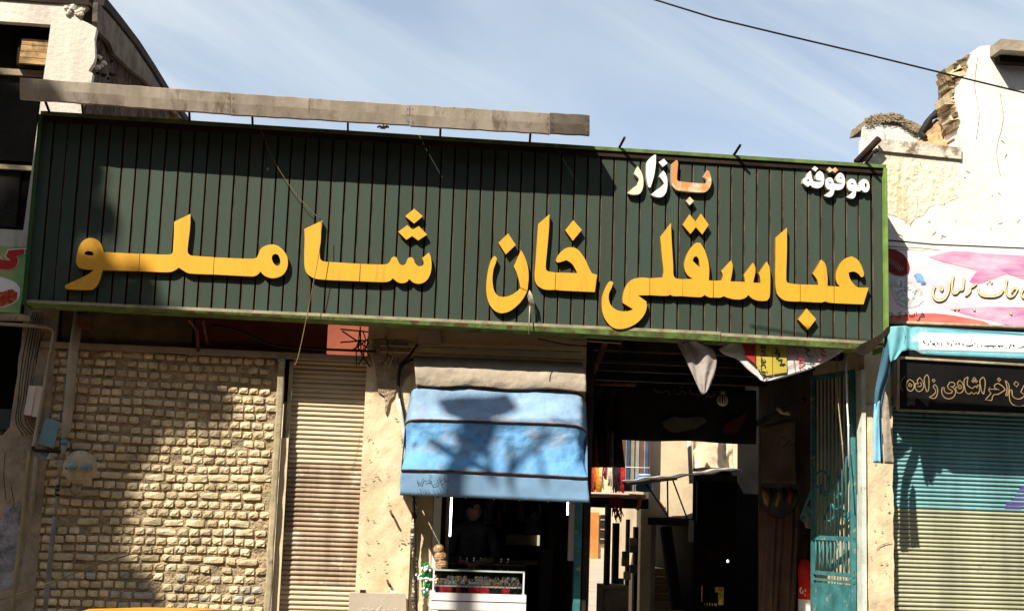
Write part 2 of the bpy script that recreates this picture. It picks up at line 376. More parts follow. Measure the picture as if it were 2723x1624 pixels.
def flashing(x0, x1, h0, h1, z0, z1):
    mb = MB(); n = 24; rr = random.Random(int(x0 * 10))
    for i in range(n):
        a, b = i / n, (i + 1) / n; xa, xb = x0 + (x1 - x0) * a, x0 + (x1 - x0) * b
        ha, hb = h0 + (h1 - h0) * a, h0 + (h1 - h0) * b; za, zb = z0 + (z1 - z0) * a, z0 + (z1 - z0) * b
        mb.cur = 0
        mb.add([(xa, SY - .034, za + .022), (xb, SY - .034, zb + .022), (xb, SY - .036, zb - .006), (xa, SY - .036, za - .006)], [(0, 3, 2, 1)])
        mb.add([(xa, SY + .01, za + .022), (xb, SY + .01, zb + .022), (xb, SY - .034, zb + .022), (xa, SY - .034, za + .022)], [(0, 3, 2, 1)])
        mb.cur = 1
        mb.add([(xa, SY - .036, za - .0062), (xb, SY - .036, zb - .0062), (xb, SY - .026, zb - .0062 - hb), (xa, SY - .026, za - .0062 - ha)], [(0, 3, 2, 1)])
        mb.add([(xa, SY - .026, za - .0062 - ha), (xb, SY - .026, zb - .0062 - hb), (xb, -.2, zb - .0125 - hb), (xa, -.2, za - .0125 - ha)], [(0, 3, 2, 1)])
    mb.obj('bottom_flashing', [m_greenpale, M('grass_green_lip', (.13, .20, .055), .7, .25, 8, col3=(.10, .055, .025), c3pos=.55, c3scale=9)], sign)
flashing(SX0 - .04, 3.37, .006, .06, 3.955, 3.975); flashing(3.375, 4.86, .05, .055, 3.965, 3.955)
mb = MB(); mb.box(4.865, SX1 + .02, -.56, -.2, 3.93, 3.95); mb.obj('bottom_flashing', m_greenpale, sign)

LY = -.502
A = lambda p: cv(p, 160, 500, 4); B = lambda p: cv(p, 700, 500, 4); C = lambda p: cv(p, 1220, 530, 4); Dc = lambda p: cv(p, 1760, 540, 4)
E = lambda p: cv(p, 1640, 380, 7.977); Fc = lambda p: cv(p, 2080, 400, 7.977)
def letter(name, pts, holes=(), mats=None, t=.05, y=LY):
    mb = MB(); mb.prism(outl(pts, y), y, y + t, [outl(h, y) for h in holes], sidemat=1)
    return mb.obj(name, mats or [m_gold, m_goldside], sign)
letter('letter', A([(465,680),(445,620),(420,575),(380,545),(330,530),(285,537),(235,570),(200,625),(180,700),(168,780),(180,820),(210,850),(260,863),(355,870),(300,915),(200,965),(60,1030),(48,1050),(60,1072),(140,1080),(300,1083),(350,1075),(390,1040),(420,980),(440,920),(455,872),(835,884),(842,700)]),
       [A([(255,690),(275,675),(305,670),(340,680),(357,700),(350,715),(310,716),(265,706)])])
letter('letter', A([(848,698),(1150,708),(1185,700),(1198,680),(1203,600),(1210,500),(1212,358),(1386,275),(1383,400),(1355,650),(1358,690),(1385,715),(1440,722),(1636,735),(1625,918),(1385,908),(1340,895),(1300,870),(1262,845),(1225,870),(1180,890),(1100,894),(840,884)]))
letter('letter', A([(1642,737),(2050,752),(2090,740),(2110,700),(2130,650),(2170,620),(2240,600),(2310,612),(2370,660),(2410,720),(2422,790),(2410,860),(2370,920),(2310,950),(2250,957),(2190,940),(2150,910),(2132,885),(2105,915),(2060,937),(2000,937),(1632,918)]),
       [A([(2250,740),(2262,710),(2290,697),(2320,710),(2340,760),(2340,805),(2322,828),(2295,822),(2265,790)])])
letter('letter', B([(437,435),(628,345),(620,450),(603,650),(603,740),(615,765),(650,782),(700,785),(1030,806),(1021,990),(900,985),(640,973),(550,960),(490,930),(455,890),(440,840),(436,700),(440,550)]))
letter('letter', B([(1037,806),(1290,813),(1325,803),(1345,785),(1365,745),(1390,728),(1415,735),(1430,765),(1450,805),(1480,822),(1505,815),(1520,795),(1535,755),(1555,738),(1585,738),(1603,765),(1615,800),(1650,832),(1690,828),(1705,810),(1705,780),(1690,745),(1762,685),(1780,730),(1790,800),(1785,880),(1760,950),(1720,995),(1660,1017),(1600,1005),(1551,965),(1530,995),(1480,1010),(1430,1000),(1378,957),(1350,985),(1300,998),(1200,997),(1029,990)]))
letter('letter_dot', B([(1605,220),(1697,300),(1605,377),(1510,300)]))
letter('letter_dot', B([(1532,395),(1590,443),(1655,405),(1742,495),(1648,557),(1584,510),(1522,550),(1435,465)]))
letter('letter', C([(380,600),(405,625),(395,670),(370,740),(358,830),(362,910),(380,980),(420,1025),(480,1037),(550,1020),(610,985),(652,945),(727,978),(690,1045),(640,1110),(570,1170),(510,1200),(440,1207),(380,1180),(330,1120),(300,1030),(293,930),(303,810),(325,700),(352,630)]))
letter('letter', C([(662,540),(700,610),(735,720),(743,830),(737,900),(729,970),(657,938),(640,860),(620,790),(585,712)]))
letter('letter_dot', C([(525,362),(605,485),(500,585),(422,462)]))
letter('letter', C([(845,262),(965,158),(960,300),(945,480),(925,700),(928,745),(950,765),(1029,778),(1020,962),(930,960),(880,945),(830,905),(808,840),(815,700),(835,400)]))
letter('letter', C([(1035,778),(1262,785),(1240,740),(1200,680),(1145,645),(1085,665),(1050,672),(1035,655),(1045,615),(1085,560),(1140,520),(1200,510),(1260,530),(1320,600),(1360,670),(1385,730),(1415,785),(1470,803),(1447,985),(1100,968),(1027,960)]))
letter('letter_dot', C([(1218,222),(1308,325),(1213,440),(1132,328)]))
letter('letter', C([(1620,868),(1643,885),(1625,940),(1598,1000),(1595,1060),(1615,1120),(1660,1165),(1720,1187),(1800,1188),(1855,1168),(1745,1100),(1742,1050),(1755,980),(1785,910),(1830,860),(1890,838),(1960,832),(2029,838),(2029,1018),(1905,1020),(1995,1085),(1998,1150),(1975,1220),(1910,1300),(1820,1355),(1720,1378),(1640,1362),(1575,1300),(1535,1220),(1520,1110),(1530,1020),(1560,940),(1595,880)]))
letter('letter', C([(2035,838),(2170,830),(2178,760),(2165,640),(2143,400),(2257,250),(2262,400),(2280,700),(2285,810),(2310,842),(2381,850),(2379,1028),(2275,1026),(2250,1012),(2220,1025),(2035,1018)]))
letter('letter', Dc([(223,808),(330,805),(270,760),(240,690),(245,610),(280,520),(330,450),(370,422),(410,425),(450,490),(485,590),(503,680),(503,760),(498,820),(547,825),(544,1003),(500,1000),(455,975),(420,997),(350,997),(223,988)]),
       [Dc([(328,603),(345,570),(370,565),(390,590),(400,640),(403,683),(370,655),(335,620)])])
letter('letter_dot', Dc([(220,230),(295,118),(357,198),(415,112),(498,230),(430,333),(362,255),(305,328)]))
letter('letter', Dc([(553,825),(635,822),(650,770),(632,720),(738,607),(752,660),(750,720),(730,832),(885,838),(880,800),(873,760),(970,632),(993,680),(993,740),(970,846),(1050,848),(1045,790),(1030,745),(1115,620),(1140,670),(1152,740),(1152,900),(1145,1000),(1120,1035),(1070,1040),(1000,1030),(950,1005),(920,975),(890,1005),(840,1022),(760,1020),(700,1005),(660,988),(620,1003),(551,1003)]))
letter('letter', Dc([(1210,368),(1330,262),(1330,500),(1323,820),(1335,845),(1370,855),(1469,865),(1469,1045),(1370,1043),(1300,1030),(1245,990),(1222,950),(1208,850),(1208,600)]))
letter('letter', Dc([(1475,865),(1665,870),(1650,810),(1605,750),(1695,600),(1735,640),(1755,720),(1763,800),(1762,880),(1829,885),(1829,1062),(1770,1055),(1735,1045),(1700,1055),(1475,1045)]))
letter('letter', Dc([(1835,885),(1895,888),(1865,850),(1850,790),(1860,720),(1900,640),(1950,590),(2020,565),(2080,600),(2120,660),(2148,740),(2145,780),(2120,788),(2090,750),(2040,727),(1985,738),(2000,800),(2040,860),(2085,895),(2200,898),(2180,960),(2145,1075),(1990,1070),(1835,1062)]))
letter('letter_dot', Dc([(1540,1120),(1640,1232),(1555,1345),(1450,1235)]))
wm = [m_wlet, M('white_letter_edge', (.45, .40, .34), .6, .1, 9)]; wr = [m_wrust, wm[1]]
letter('letter', E([(445,495),(500,580),(545,680),(565,800),(560,920),(530,1020),(480,1080),(400,1097),(290,1090),(225,1062),(290,1000),(370,940),(440,880),(475,770),(440,720),(370,660),(400,580)]), mats=[m_wcream, wm[1]])
letter('letter', E([(800,255),(832,255),(830,420),(815,560),(790,700),(755,830),(715,945),(680,940),(655,870),(630,700),(630,500),(645,400),(700,330)]), mats=wm)
letter('letter', E([(985,590),(1030,640),(1065,740),(1078,860),(1065,980),(1030,1080),(960,1145),(860,1150),(780,1125),(725,1100),(830,1010),(930,940),(1010,860),(960,780),(900,710),(940,640)]), mats=wm)
letter('letter_dot', E([(1000,338),(1080,430),(975,508),(890,410)]), mats=wm)
letter('letter', E([(1170,440),(1270,360),(1297,400),(1292,550),(1280,700),(1280,780),(1310,810),(1400,825),(1650,850),(1800,860),(1890,855),(1912,820),(1895,770),(1835,720),(1920,580),(1960,600),(1990,690),(2007,780),(2000,880),(1960,970),(1890,1035),(1800,1050),(1600,1040),(1300,1005),(1220,960),(1170,880),(1160,700)]), mats=wr)
letter('letter_dot', E([(1550,1140),(1640,1235),(1545,1320),(1470,1230)]), mats=wr)
letter('letter', Fc([(595,435),(530,500),(520,560),(445,600),(435,690),(545,775),(600,728),(640,775),(720,798),(790,795),(860,745),(890,650),(888,560),(860,480),(800,435),(750,460),(715,530),(715,600),(745,630),(838,645),(832,668),(730,670),(660,655),(625,560),(610,450)]),
       [Fc([(518,640),(555,602),(575,640),(560,665)]), Fc([(782,515),(838,553),(822,560)])], mats=wm)
letter('letter', Fc([(1245,478),(1290,510),(1325,590),(1335,680),(1310,760),(1270,815),(1200,838),(1108,832),(1095,900),(1065,960),(1010,988),(950,980),(885,955),(960,910),(1030,840),(960,815),(925,765),(918,680),(935,610),(980,578),(1030,578),(1070,610),(1100,700),(1170,714),(1282,710),(1278,690),(1190,680),(1150,640),(1140,580),(1170,510),(1210,480)]),
       [Fc([(978,658),(1040,675),(1052,702),(990,692)]), Fc([(1213,558),(1267,585),(1272,607),(1222,592)])], mats=wm)
letter('letter_dot', Fc([(940,405),(1005,355),(1065,402),(1130,360),(1190,420),(1125,478),(1065,432),(1005,470)]), mats=wr)
letter('letter_dot', Fc([(690,335),(762,385),(705,448),(632,390)]), mats=wm)
letter('letter', Fc([(1490,605),(1540,630),(1570,690),(1590,745),(1638,745),(1645,680),(1690,620),(1750,608),(1810,640),(1845,710),(1850,800),(1815,870),(1765,890),(1710,865),(1685,830),(1650,862),(1600,868),(1567,865),(1560,930),(1540,990),(1490,1020),(1430,1012),(1360,985),(1440,935),(1500,862),(1430,850),(1390,800),(1382,720),(1400,650),(1440,610)]),
       [Fc([(1448,688),(1510,703),(1524,732),(1468,720)]), Fc([(1750,700),(1775,690),(1795,720),(1795,780),(1775,795),(1752,760)])], mats=wm)
# screws / arms standing up from the top rail (the lamp hood is gone on the right)
for px in (132, 222, 505, 672, 925, 1170, 1408, 1645, 1950, 2300):
    p = P(px, 300 + (px - 117) * .0636, SY - .03); hood = px < 1500
    mb = MB()
    if hood: mb.bar((p.x, -.50, SZ1 + .03), (p.x - .01, -.66, SZ1 + (.24 if px > 150 else .09)), .02)
    else: mb.bar((p.x, -.44, SZ1 + .02), (p.x + .03, -.62, SZ1 + .10), .022)
    mb.obj('bracket', m_black, sign)
# rag of whitish debris
mb = MB(); rr = random.Random(3)
for i in range(6):
    c = P(1003 + i * 4, 338 - rr.uniform(-2, 6), -.5); mb.bar(c, c + Vector((rr.uniform(-.05, .07), 0, rr.uniform(-.01, .02))), .014, .03)
tag(mb.obj('debris', m_whitel), 'small scrap of pale rubble lying on the top edge of the green signboard', 'rubble')

# ---------------------------------------------------------------- lamp hood (gutter-like sheet)
hood = thing('sign_hood', 'long bent grey sheet metal hood carried above the left part of the green signboard', 'metal hood', P(800, 310, -.7))
HY = -.86
def hood_piece(a, b, mat, n, seed, drop=0):
    mb = MB(); rr = random.Random(seed); T, Bt = [], []
    for i in range(n + 1):
        t = i / n; px = a[0] + (b[0] - a[0]) * t
        top = P(px, a[1] + (b[1] - a[1]) * t + rr.uniform(-.7, .7), HY - .01)
        bot = P(px, a[2] + (b[2] - a[2]) * t + rr.uniform(-.9, .9), HY + .05)
        mid = top.lerp(bot, .5) + Vector((0, -.004 + rr.uniform(-.005, .005), 0))
        T.append((top, mid, bot))
    mb.smooth = False
    for i in range(n):
        p, q = T[i], T[i + 1]
        for s_ in (0, 1): mb.add([p[s_], q[s_], q[s_ + 1], p[s_ + 1]], [(0, 3, 2, 1)])
        bk = Vector((0, .37, 0))
        mb.add([p[0], q[0], q[0] + bk, p[0] + bk], [(0, 1, 2, 3)])
        fl = Vector((0, .05, .004)); mb.add([p[2], q[2], q[2] + fl, p[2] + fl], [(0, 1, 2, 3)])
    e = T[-1]; mb.add([e[0], e[0] + Vector((0, .37, 0)), e[2] + Vector((0, .05, 0)), e[2]], [(0, 1, 2, 3)])
    solid(mb.obj('sheet', mat, hood), .006)
    for e_ in (T[0], T[-1]):
        for k_ in (.2, .5, .8):
            c_ = e_[0].lerp(e_[2], k_) + Vector((.02 if e_ is T[0] else -.02, -.008, 0)); rv = MB(); rv.lathe(c_, [(.001, .002), (.004, .0), (.003, -.003), (.001, -.004)], 6, 'y'); rv.obj('rivet', m_gutterend, hood)
hood_piece((53, 208, 262), (611, 247, 303), m_gutter, 24, 1); hood_piece((613, 248, 304), (1089, 280, 332), m_gutter, 20, 2)
hood_piece((1091, 279, 334), (1462, 302, 355), m_gutter, 16, 3); hood_piece((1463, 301, 354), (1567, 307, 359), m_gutterend, 5, 4)

# ================================================================ LEFT BUILDING
lb = thing('left_building', 'whitewashed two storey building with a cracked corner left of the green sign', 'building', (-6, 1, .15))
YL = .15
xr = P(250, 120, YL).x
win = xz([(-160, 45), (135, 66), (115, 212), (104, 300), (62, 612), (-160, 600)], YL)
outer = wobble(xz([(243, 215), (240, 185), (251, 150), (252, 75), (236, 60), (215, 42), (240, 8)], YL), .02, .05, 2)
outer = outer + xz([(-160, -10), (-160, 656), (80, 656)], YL) + [(P(150, 500, YL).x, P(150, 700, YL).z), (P(220, 500, YL).x, P(215, 380, YL).z)] + wobble(xz([(217, 330), (215, 290), (232, 262), (243, 215)], YL), .018, .05, 5)[:-1]
mb = MB(); mb.prism(outer, YL, YL + .09, [win]); mb.obj('wall', m_whitel, lb)
# window: recess, panes, frame bars, slatted cooler box
mb = MB(); mb.box(P(-300, 100, .5).x, P(140, 100, .5).x, .5, .52, P(0, 640, .5).z, P(0, 40, .5).z + .1); mb.obj('window_back', m_dark, lb)
wf = MB()
for (x0, x1, ya, yb) in ((-160, 132, 172, 188), (-160, 88, 428, 440)):
    a = P(x0, ya, .42); b = P(x1, ya + 4, .42); c = P(x0, yb, .42)
    wf.box(a.x, b.x, .40, .44, c.z, a.z)
a = P(-300, 100, .49); b = P(140, 100, .49)
wfo_ = MB(); wfo_.box(a.x, b.x, .47, .495, P(0, 640, .5).z, P(0, 40, .5).z + .1); wfo = wfo_.obj('window', m_dark, lb, 'tall dark window with slatted cooler box in its upper light')
for q in range(2):
    part_ = MB(); b0 = q * 8; part_.add(wf.v[b0:b0 + 8], [tuple(i - b0 for i in f) for f in wf.f[q * 6:q * 6 + 6]]); part_.obj('frame_bar', m_rail, wfo)
mb = MB(); mb.box(P(-160, 300, .45).x, P(100, 300, .45).x, .45, .455, P(0, 426, .45).z, P(0, 192, .45).z); mb.obj('pane', m_glass, wfo)
mb = MB(); mb.box(P(-160, 300, .45).x, P(70, 300, .45).x, .45, .455, P(0, 602, .45).z, P(0, 444, .45).z); mb.obj('pane', m_glass, wfo)
wood = M('slatted_wood', (.46, .29, .13), .8, .25, 3, .3, 40, stretch=(1, 1, 6), col3=(.20, .12, .06), c3pos=.55, c3scale=6)
for i in range(4):
    ya, yb = 105 + i * 16.5, 120.5 + i * 16.5
    a = P(60 - i * 2.5, ya, .28); b = P(134, ya + 2, .28); c = P(60, yb, .28)
    mb = MB(); mb.box(a.x, b.x, .26, .30, c.z, a.z); mb.obj('cooler_slat', wood, wfo)
a = P(48, 104, .32); b = P(134, 180, .32); mb = MB(); mb.box(a.x + .01, b.x, .302, .40, b.z, a.z); mb.obj('cooler_box', m_dkbrown, wfo)
# exposed side wall behind the broken corner, seen running back
XS = xr - .06
def sidepoly(pts, xo=0.0): return [PX(a, b, XS + xo) for a, b in pts]
edge = [(253, 2), (264, 12), (300, 55), (350, 118), (395, 185), (432, 243), (470, 300), (505, 345), (540, 400)]
low = [(560, 470), (420, 600), (246, 700)]
nE = len(edge)
mb = MB(); top = sidepoly(edge)
for i in range(nE - 1):
    a, b = top[i], top[i + 1]
    mb.add([a, b, Vector((b.x, b.y, 3.0)), Vector((a.x, a.y, 3.0))], [(0, 1, 2, 3)])
mb.obj('side_wall', M('dark_raw_mud', (.13, .085, .055), .98, .35, 3, 1.0, 9, bdist=.12, col3=(.03, .02, .015), c3pos=.54, c3scale=4), lb)
# plaster still clinging under the roof edge, with a broken lower border
mb = MB(); rr = random.Random(9); pr = []
in_ = [(252, 60), (256, 72), (264, 88), (283, 118), (296, 140), (318, 160), (345, 190), (375, 215), (400, 236), (440, 270), (470, 310)]
ed2 = [(254, 6), (272, 28), (300, 58), (325, 90), (350, 121), (372, 155), (395, 188), (413, 218), (432, 246), (455, 280), (480, 316)]
for (a, b) in zip(ed2, in_):
    pr.append((PX(*a, XS + .05), PX(b[0] + rr.uniform(-4, 4), b[1] + rr.uniform(-5, 5), XS + .05)))
for i in range(len(pr) - 1):
    mb.add([pr[i][0], pr[i + 1][0], pr[i + 1][1], pr[i][1]], [(0, 1, 2, 3)])
solid(mb.obj('plaster_band', M('stained_plaster', (.19, .155, .12), .95, .25, 3, .8, 14, bdist=.04), lb), .05)
mb = MB()
for i in range(nE - 1):
    a, b = top[i], top[i + 1]; u = Vector((.09, 0, 0)); h = Vector((0, 0, .045)); d = Vector((-.6, 0, 0))
    mb.hexa([a + u - h, b + u - h, b + u + h, a + u + h], [a + d - h, b + d - h, b + d + h, a + d + h])
mb.obj('roof_edge', M('tar_roofing', (.035, .028, .024), .9, .3, 4, .5, 30), lb)
a = P(-200, -14, YL); b = P(238, 4, YL); rz = P(150, 8, YL - .02).z
mb = MB(); mb.box(a.x, b.x, YL - .02, 6, rz, rz + .12); mb.obj('roof', m_dkbrown, lb)
# rubble stones in the broken corner
rr = random.Random(21)
for i in range(30):
    px = 176 + rr.random() * 50; py = 12 + rr.random() * 26 + (px - 176) * .15
    if i > 15: px = 243 + rr.random() * 26; py = 90 + rr.random() * 110
    if i > 24: px = 262 + rr.random() * 60; py = 130 + rr.random() * 90
    c = P(px, py, YL - .01 if i <= 15 else YL + .1 + rr.random() * .2); r0 = rr.uniform(.015, .035)
    mb = MB(); vs = []
    me_o = bmesh.new(); bmesh.ops.create_icosphere(me_o, subdivisions=1, radius=r0)
    for v in me_o.verts: vs.append(c + Vector((v.co.x * rr.uniform(.8, 1.5), v.co.y, v.co.z * rr.uniform(.6, 1.1))))
    mb.add(vs, [[v.index for v in f.verts] for f in me_o.faces]); me_o.free()
    mb.obj('stone', m_whitel if (i <= 15 or i % 4 == 0) else m_dkbrown, lb)
# left shop banner with the red letter and dish
lsg = thing('restaurant_banner', 'green and red banner with a dish of food left of the big sign in shade', 'banner', P(30, 750, -.12))
YB = -.13
G = lambda p: cv(p, 0, 640, 6.745)
mb = MB(); mb.prism(xz([(-120, 640), (76, 662), (52, 833), (-120, 822)], YB), YB, YB + .03)
mb.obj('sheet', M('green_yellow_print', (.10, .30, .13), .6, .3, 2.2, col2=(.42, .42, .16), grain=0), lsg)
mb = MB(); mb.prism(xz([(-120, 828), (52, 834), (80, 840), (80, 852), (-120, 848)], YB - .01), YB - .01, YB + .05); mb.obj('frame', m_rail, lsg)
kaf = [(430,150),(150,170),(100,275),(190,350),(20,345),(0,300),(-120,300),(-120,500),(150,512),(240,490),(310,410),(320,330),(290,275),(430,235)]
mb = MB(); mb.prism(outl(G([(445,135),(140,155),(85,280),(150,340),(40,350),(10,285),(-130,285),(-130,515),(150,525),(255,500),(330,410),(335,330),(310,285),(445,245)]), YB - .004, 3), YB - .004, YB - .001); mb.obj('letter_outline', m_whiteflat, lsg)
mb = MB(); mb.prism(outl(G(kaf), YB - .008, 3), YB - .008, YB - .005); mb.obj('letter', M('print_red', (.50, .03, .03), .6, .05, 3), lsg)
mb = MB(); mb.prism(outl(G([(360,850),(350,1000),(290,1090),(160,1165),(0,1205),(-130,1205),(-130,650),(0,650),(150,690),(280,750)]), YB - .004, 3), YB - .004, YB - .001); mb.obj('plate', m_whiteflat, lsg)
mb = MB(); mb.prism(outl(G([(230,870),(310,930),(300,1040),(200,1120),(0,1180),(-120,1180),(-120,910),(60,915),(140,880)]), YB - .008, 3), YB - .008, YB - .005); mb.obj('food', M('printed_stew', (.50, .06, .03), .6, .3, 40, col3=(.75, .40, .15), c3pos=.6, c3scale=30), lsg)

# ---------------------------------------------------------------- the houses across the street (behind the viewer); they close off the low sky
m_opp = M('dull_brick_front', (.11, .08, .06), .95, .2, 1.5, .3, 20)
for i, (x0, x1, h_, lab) in enumerate(((-60, -22, 13, 'five storey brown brick block across the street, far left behind the viewer'), (-21.9, -7, 15.5, 'tall brown brick block across the street, left behind the viewer'), (-6.9, 9, 14, 'brown brick block across the street right behind the viewer'), (9.1, 26, 16, 'tall brown brick block across the street, right behind the viewer'), (26.1, 68, 13, 'five storey brown brick block across the street, far right behind the viewer'))):
    t = thing('street_building', lab, 'building', ((x0 + x1) / 2, -18.5, 0))
    mb = MB(); mb.box(x0, x1, -26, -17.5, 0, h_); mb.obj('wall', m_opp, t)
    mb = MB(); mb.box(x0 - .02, x1 + .02, -26.1, -17.3, h_ + .001, h_ + .35); mb.obj('cornice', m_dkbrown, t)
    src_w = None; nx_ = int((x1 - x0) / 3)
    for r_ in range(int(h_ / 3.2)):
        for c_ in range(nx_):
            cx = x0 + (c_ + .5) * (x1 - x0) / nx_; cz = 1.9 + r_ * 3.1
            if src_w is None:
                mb = MB(); mb.box(cx - .65, cx + .65, -17.5, -17.44, cz - .8, cz + .8); src_w = mb.obj('window', m_glass, t)
            else:
                o = src_w.copy(); COL.objects.link(o); place(o, Vector((cx, ABS[src_w.name].y, cz)), t)
# ================================================================ RIGHT BUILDING (white, broken parapet)
YR = .05
rb = thing('white_building', 'blown bright whitewashed building with broken brick corner right of the green sign', 'building', (7, 1, .15))
ed = wobble(xz([(2557, 390), (2554, 330), (2546, 290), (2540, 236), (2562, 206), (2573, 198), (2576, 160), (2586, 140), (2606, 121), (2646, 126)], YR), .012, .06, 4)
xl = P(2110, 700, YR).x; zb = P(2400, 640, YR).z
pts = ed + xz([(2648, 130), (2900, 140)], YR) + [(P(2900, 700, YR).x, 3.42), (P(2377, 700, YR).x, 3.42), (P(2377, 700, YR).x, P(2330, 880, YR).z), (xl, P(2330, 880, YR).z)]
pts += wobble(xz([(2255, 462), (2335, 385), (2338, 405)], YR), .01, .05, 8)[:-1] + xz([(2340, 408), (2556, 425)], YR)
mb = MB(); mb.prism(pts, YR, YR + .4); mb.obj('wall', m_white, rb)
# rougher lower part of the upper wall, a skim of peeling plaster 6 mm proud
pp = wobble(xz([(2336, 402), (2556, 422)], YR), .006, .1, 2) + wobble(xz([(2556, 422), (2552, 520), (2470, 555), (2420, 590), (2352, 575), (2336, 520)], YR), .03, .07, 3)
mb = MB(); mb.prism(pp[:-1], YR - .003, YR - .0005); mb.obj('peeling_plaster', m_rough, rb)
# coping with the slanting end
a = xz([(2336, 368), (2557, 393), (2557, 423), (2336, 400)], YR - .03)
mb = MB(); mb.prism(a, YR - .03, YR + .35); mb.obj('coping', M('stained_coping', (.72, .64, .52), .95, .15, 3, .5, 30, col3=(.20, .15, .11), c3pos=.55, c3scale=5, bdist=.02), rb)
mb = MB()
for (p, q, r_) in (((2277, 432), (2337, 369), .035), ((2290, 430), (2333, 398), .022)): mb.tube([P(*p, -.05), P(*q, -.05)], r_, 8)
mb.obj('verge_pipe', m_dkbrown, rb)
# roof slab edge at top right
a, b = P(2655, 108, -.15), P(2900, 116, -.15)
mb = MB(); mb.box(a.x, b.x + 1, -.20, 1.0, a.z - .115, a.z); mb.obj('roof_slab', m_canvas, rb)
mb = MB(); mb.box(a.x + .06, b.x + 1, -.05, YR - .002, a.z - .19, a.z - .117); mb.obj('roof_slab', m_dkbrown, rb)
# broken bricks sticking out of the torn corner
rr = random.Random(5)
brk = [(2577, 160), (2560, 165), (2548, 172), (2530, 185), (2520, 190), (2556, 182), (2570, 180), (2528, 205), (2560, 196), (2522, 216), (2540, 222), (2526, 232), (2538, 238), (2530, 246), (2522, 262), (2534, 258), (2513, 275), (2526, 272), (2538, 268), (2520, 285), (2532, 296), (2540, 310), (2528, 318), (2545, 330)]
for i, (px, py) in enumerate(brk):
    c = P(px + 6, py, YR + .12); wd_, h_ = rr.uniform(.05, .10), rr.uniform(.022, .04); an = rr.uniform(-.5, .15)
    mb = MB(); u = Vector((math.cos(an), 0, -math.sin(an))); v = Vector((math.sin(an), 0, math.cos(an)))
    f = [c + u * sx * wd_ * rr.uniform(.8, 1.1) + v * sz * h_ * rr.uniform(.7, 1.1) + Vector((0, -.09 + rr.uniform(-.03, .03), 0)) for sx, sz in ((-1, -1), (1, -1), (1, 1), (-1, 1))]
    mb.hexa(f, [q + Vector((0, .22, 0)) for q in f])
    mb.obj('brick', m_bricks[2] if i % 3 else m_mud, rb)
mb = MB(); mb.prism(wobble(xz([(2520, 190), (2580, 165), (2585, 395), (2538, 400), (2530, 330), (2518, 285), (2530, 240)], YR + .2), .02, .05, 1)[:-1], YR + .14, YR + .45); mb.obj('wall_core', m_mud, rb)
# heap of clay behind the parapet
heap = thing('clay_heap', 'slope of crumbling orange clay behind the parapet at the broken white corner', 'rubble heap', P(2510, 380, .5))
def heapf(u, v):
    a = P(2434 + u * 130, 388, .25); top = [(2434, 385), (2450, 360), (2470, 330), (2492, 310), (2515, 300), (2540, 298), (2564, 300)]
    i = min(5, int(u * 6)); t = u * 6 - i; py = top[i][1] * (1 - t) + top[i + 1][1] * t
    h = P(2434 + u * 130, py, .7)
    p = a.lerp(h, v); p.y = .30 + .5 * v; nn = noise.noise(p * 9) * .05 + noise.noise(p * 25) * .02
    return p + Vector((nn * .3, -nn, nn * .4))
mb = MB(); mb.grid(heapf, 26, 14); mb.obj('slope', M('orange_clay', (.52, .32, .17), .98, .25, 5, .9, 25, bdist=.04, col3=(.22, .12, .07), c3pos=.66, c3scale=6), heap)
mb = MB(); q = [P(*p, .72) for p in ((2432, 385), (2446, 362), (2466, 331), (2472, 318), (2490, 305), (2514, 300))]
mb.tube([q[0] + Vector((0, -.3, 0))] + [p + Vector((0, -.02, .01)) for p in q[1:]], [.02, .04, .045, .03, .05, .02], 8); mb.obj('tar_strip', m_black, heap)
# rooftop cooler wrapped in sheet with a straw pad
ck = thing('rooftop_cooler', 'rounded grey wrapped rooftop box with dry straw on top', 'rooftop cooler', P(2360, 400, .9))
YC = .9
wrap = M('milky_wrap', (.66, .66, .64), .45, .1, 3, .3, 8, col3=(.50, .44, .33), c3pos=.6, c3scale=3, spec=.5, bdist=.04)
mb = MB(); mb.prism(outl([(2284, 460), (2290, 400), (2297, 335), (2318, 318), (2340, 322), (2352, 350), (2352, 460)], YC, 4), YC, YC + .06); mb.obj('end_sheet', wrap, ck)
mb = MB(); mb.prism(outl([(2345, 330), (2400, 335), (2452, 345), (2438, 385), (2440, 470), (2345, 470)], YC, 2), YC + .02, YC + .7); mb.obj('side_sheet', wrap, ck)
mb = MB(); rr = random.Random(6)
for i in range(900):
    t = rr.random(); px = 2302 + t * 150; top = 318 - 14 * math.sin(math.pi * min(1, t * 1.15)) + (t > .6) * (t - .6) * 75; py = top + rr.uniform(-2, 20) * (1 - .3 * t)
    p = P(px, py, YC - .03 + rr.random() * .05); an = rr.uniform(-.7, .5); L = rr.uniform(.015, .04)
    d = Vector((math.cos(an), rr.uniform(-.3, .3), math.sin(an))) * L; n_ = Vector((0, 0, .0035)); mb.add([p - d - n_, p + d - n_, p + d + n_, p - d + n_], [(0, 1, 2, 3)])
mb.obj('straw', M('dry_straw', (.38, .30, .20), .95, .35, 20), ck, kind='stuff')
mb = MB(); mb.prism(outl([(2300, 338), (2306, 315), (2330, 305), (2365, 303), (2400, 312), (2440, 328), (2455, 338), (2440, 342), (2350, 332)], YC + .02, 3), YC + .03, YC + .5); mb.obj('straw_pad', M('straw_pad', (.30, .23, .15), .95, .3, 20, .9, 60, bdist=.02), ck)
mb = MB(); rr = random.Random(77)
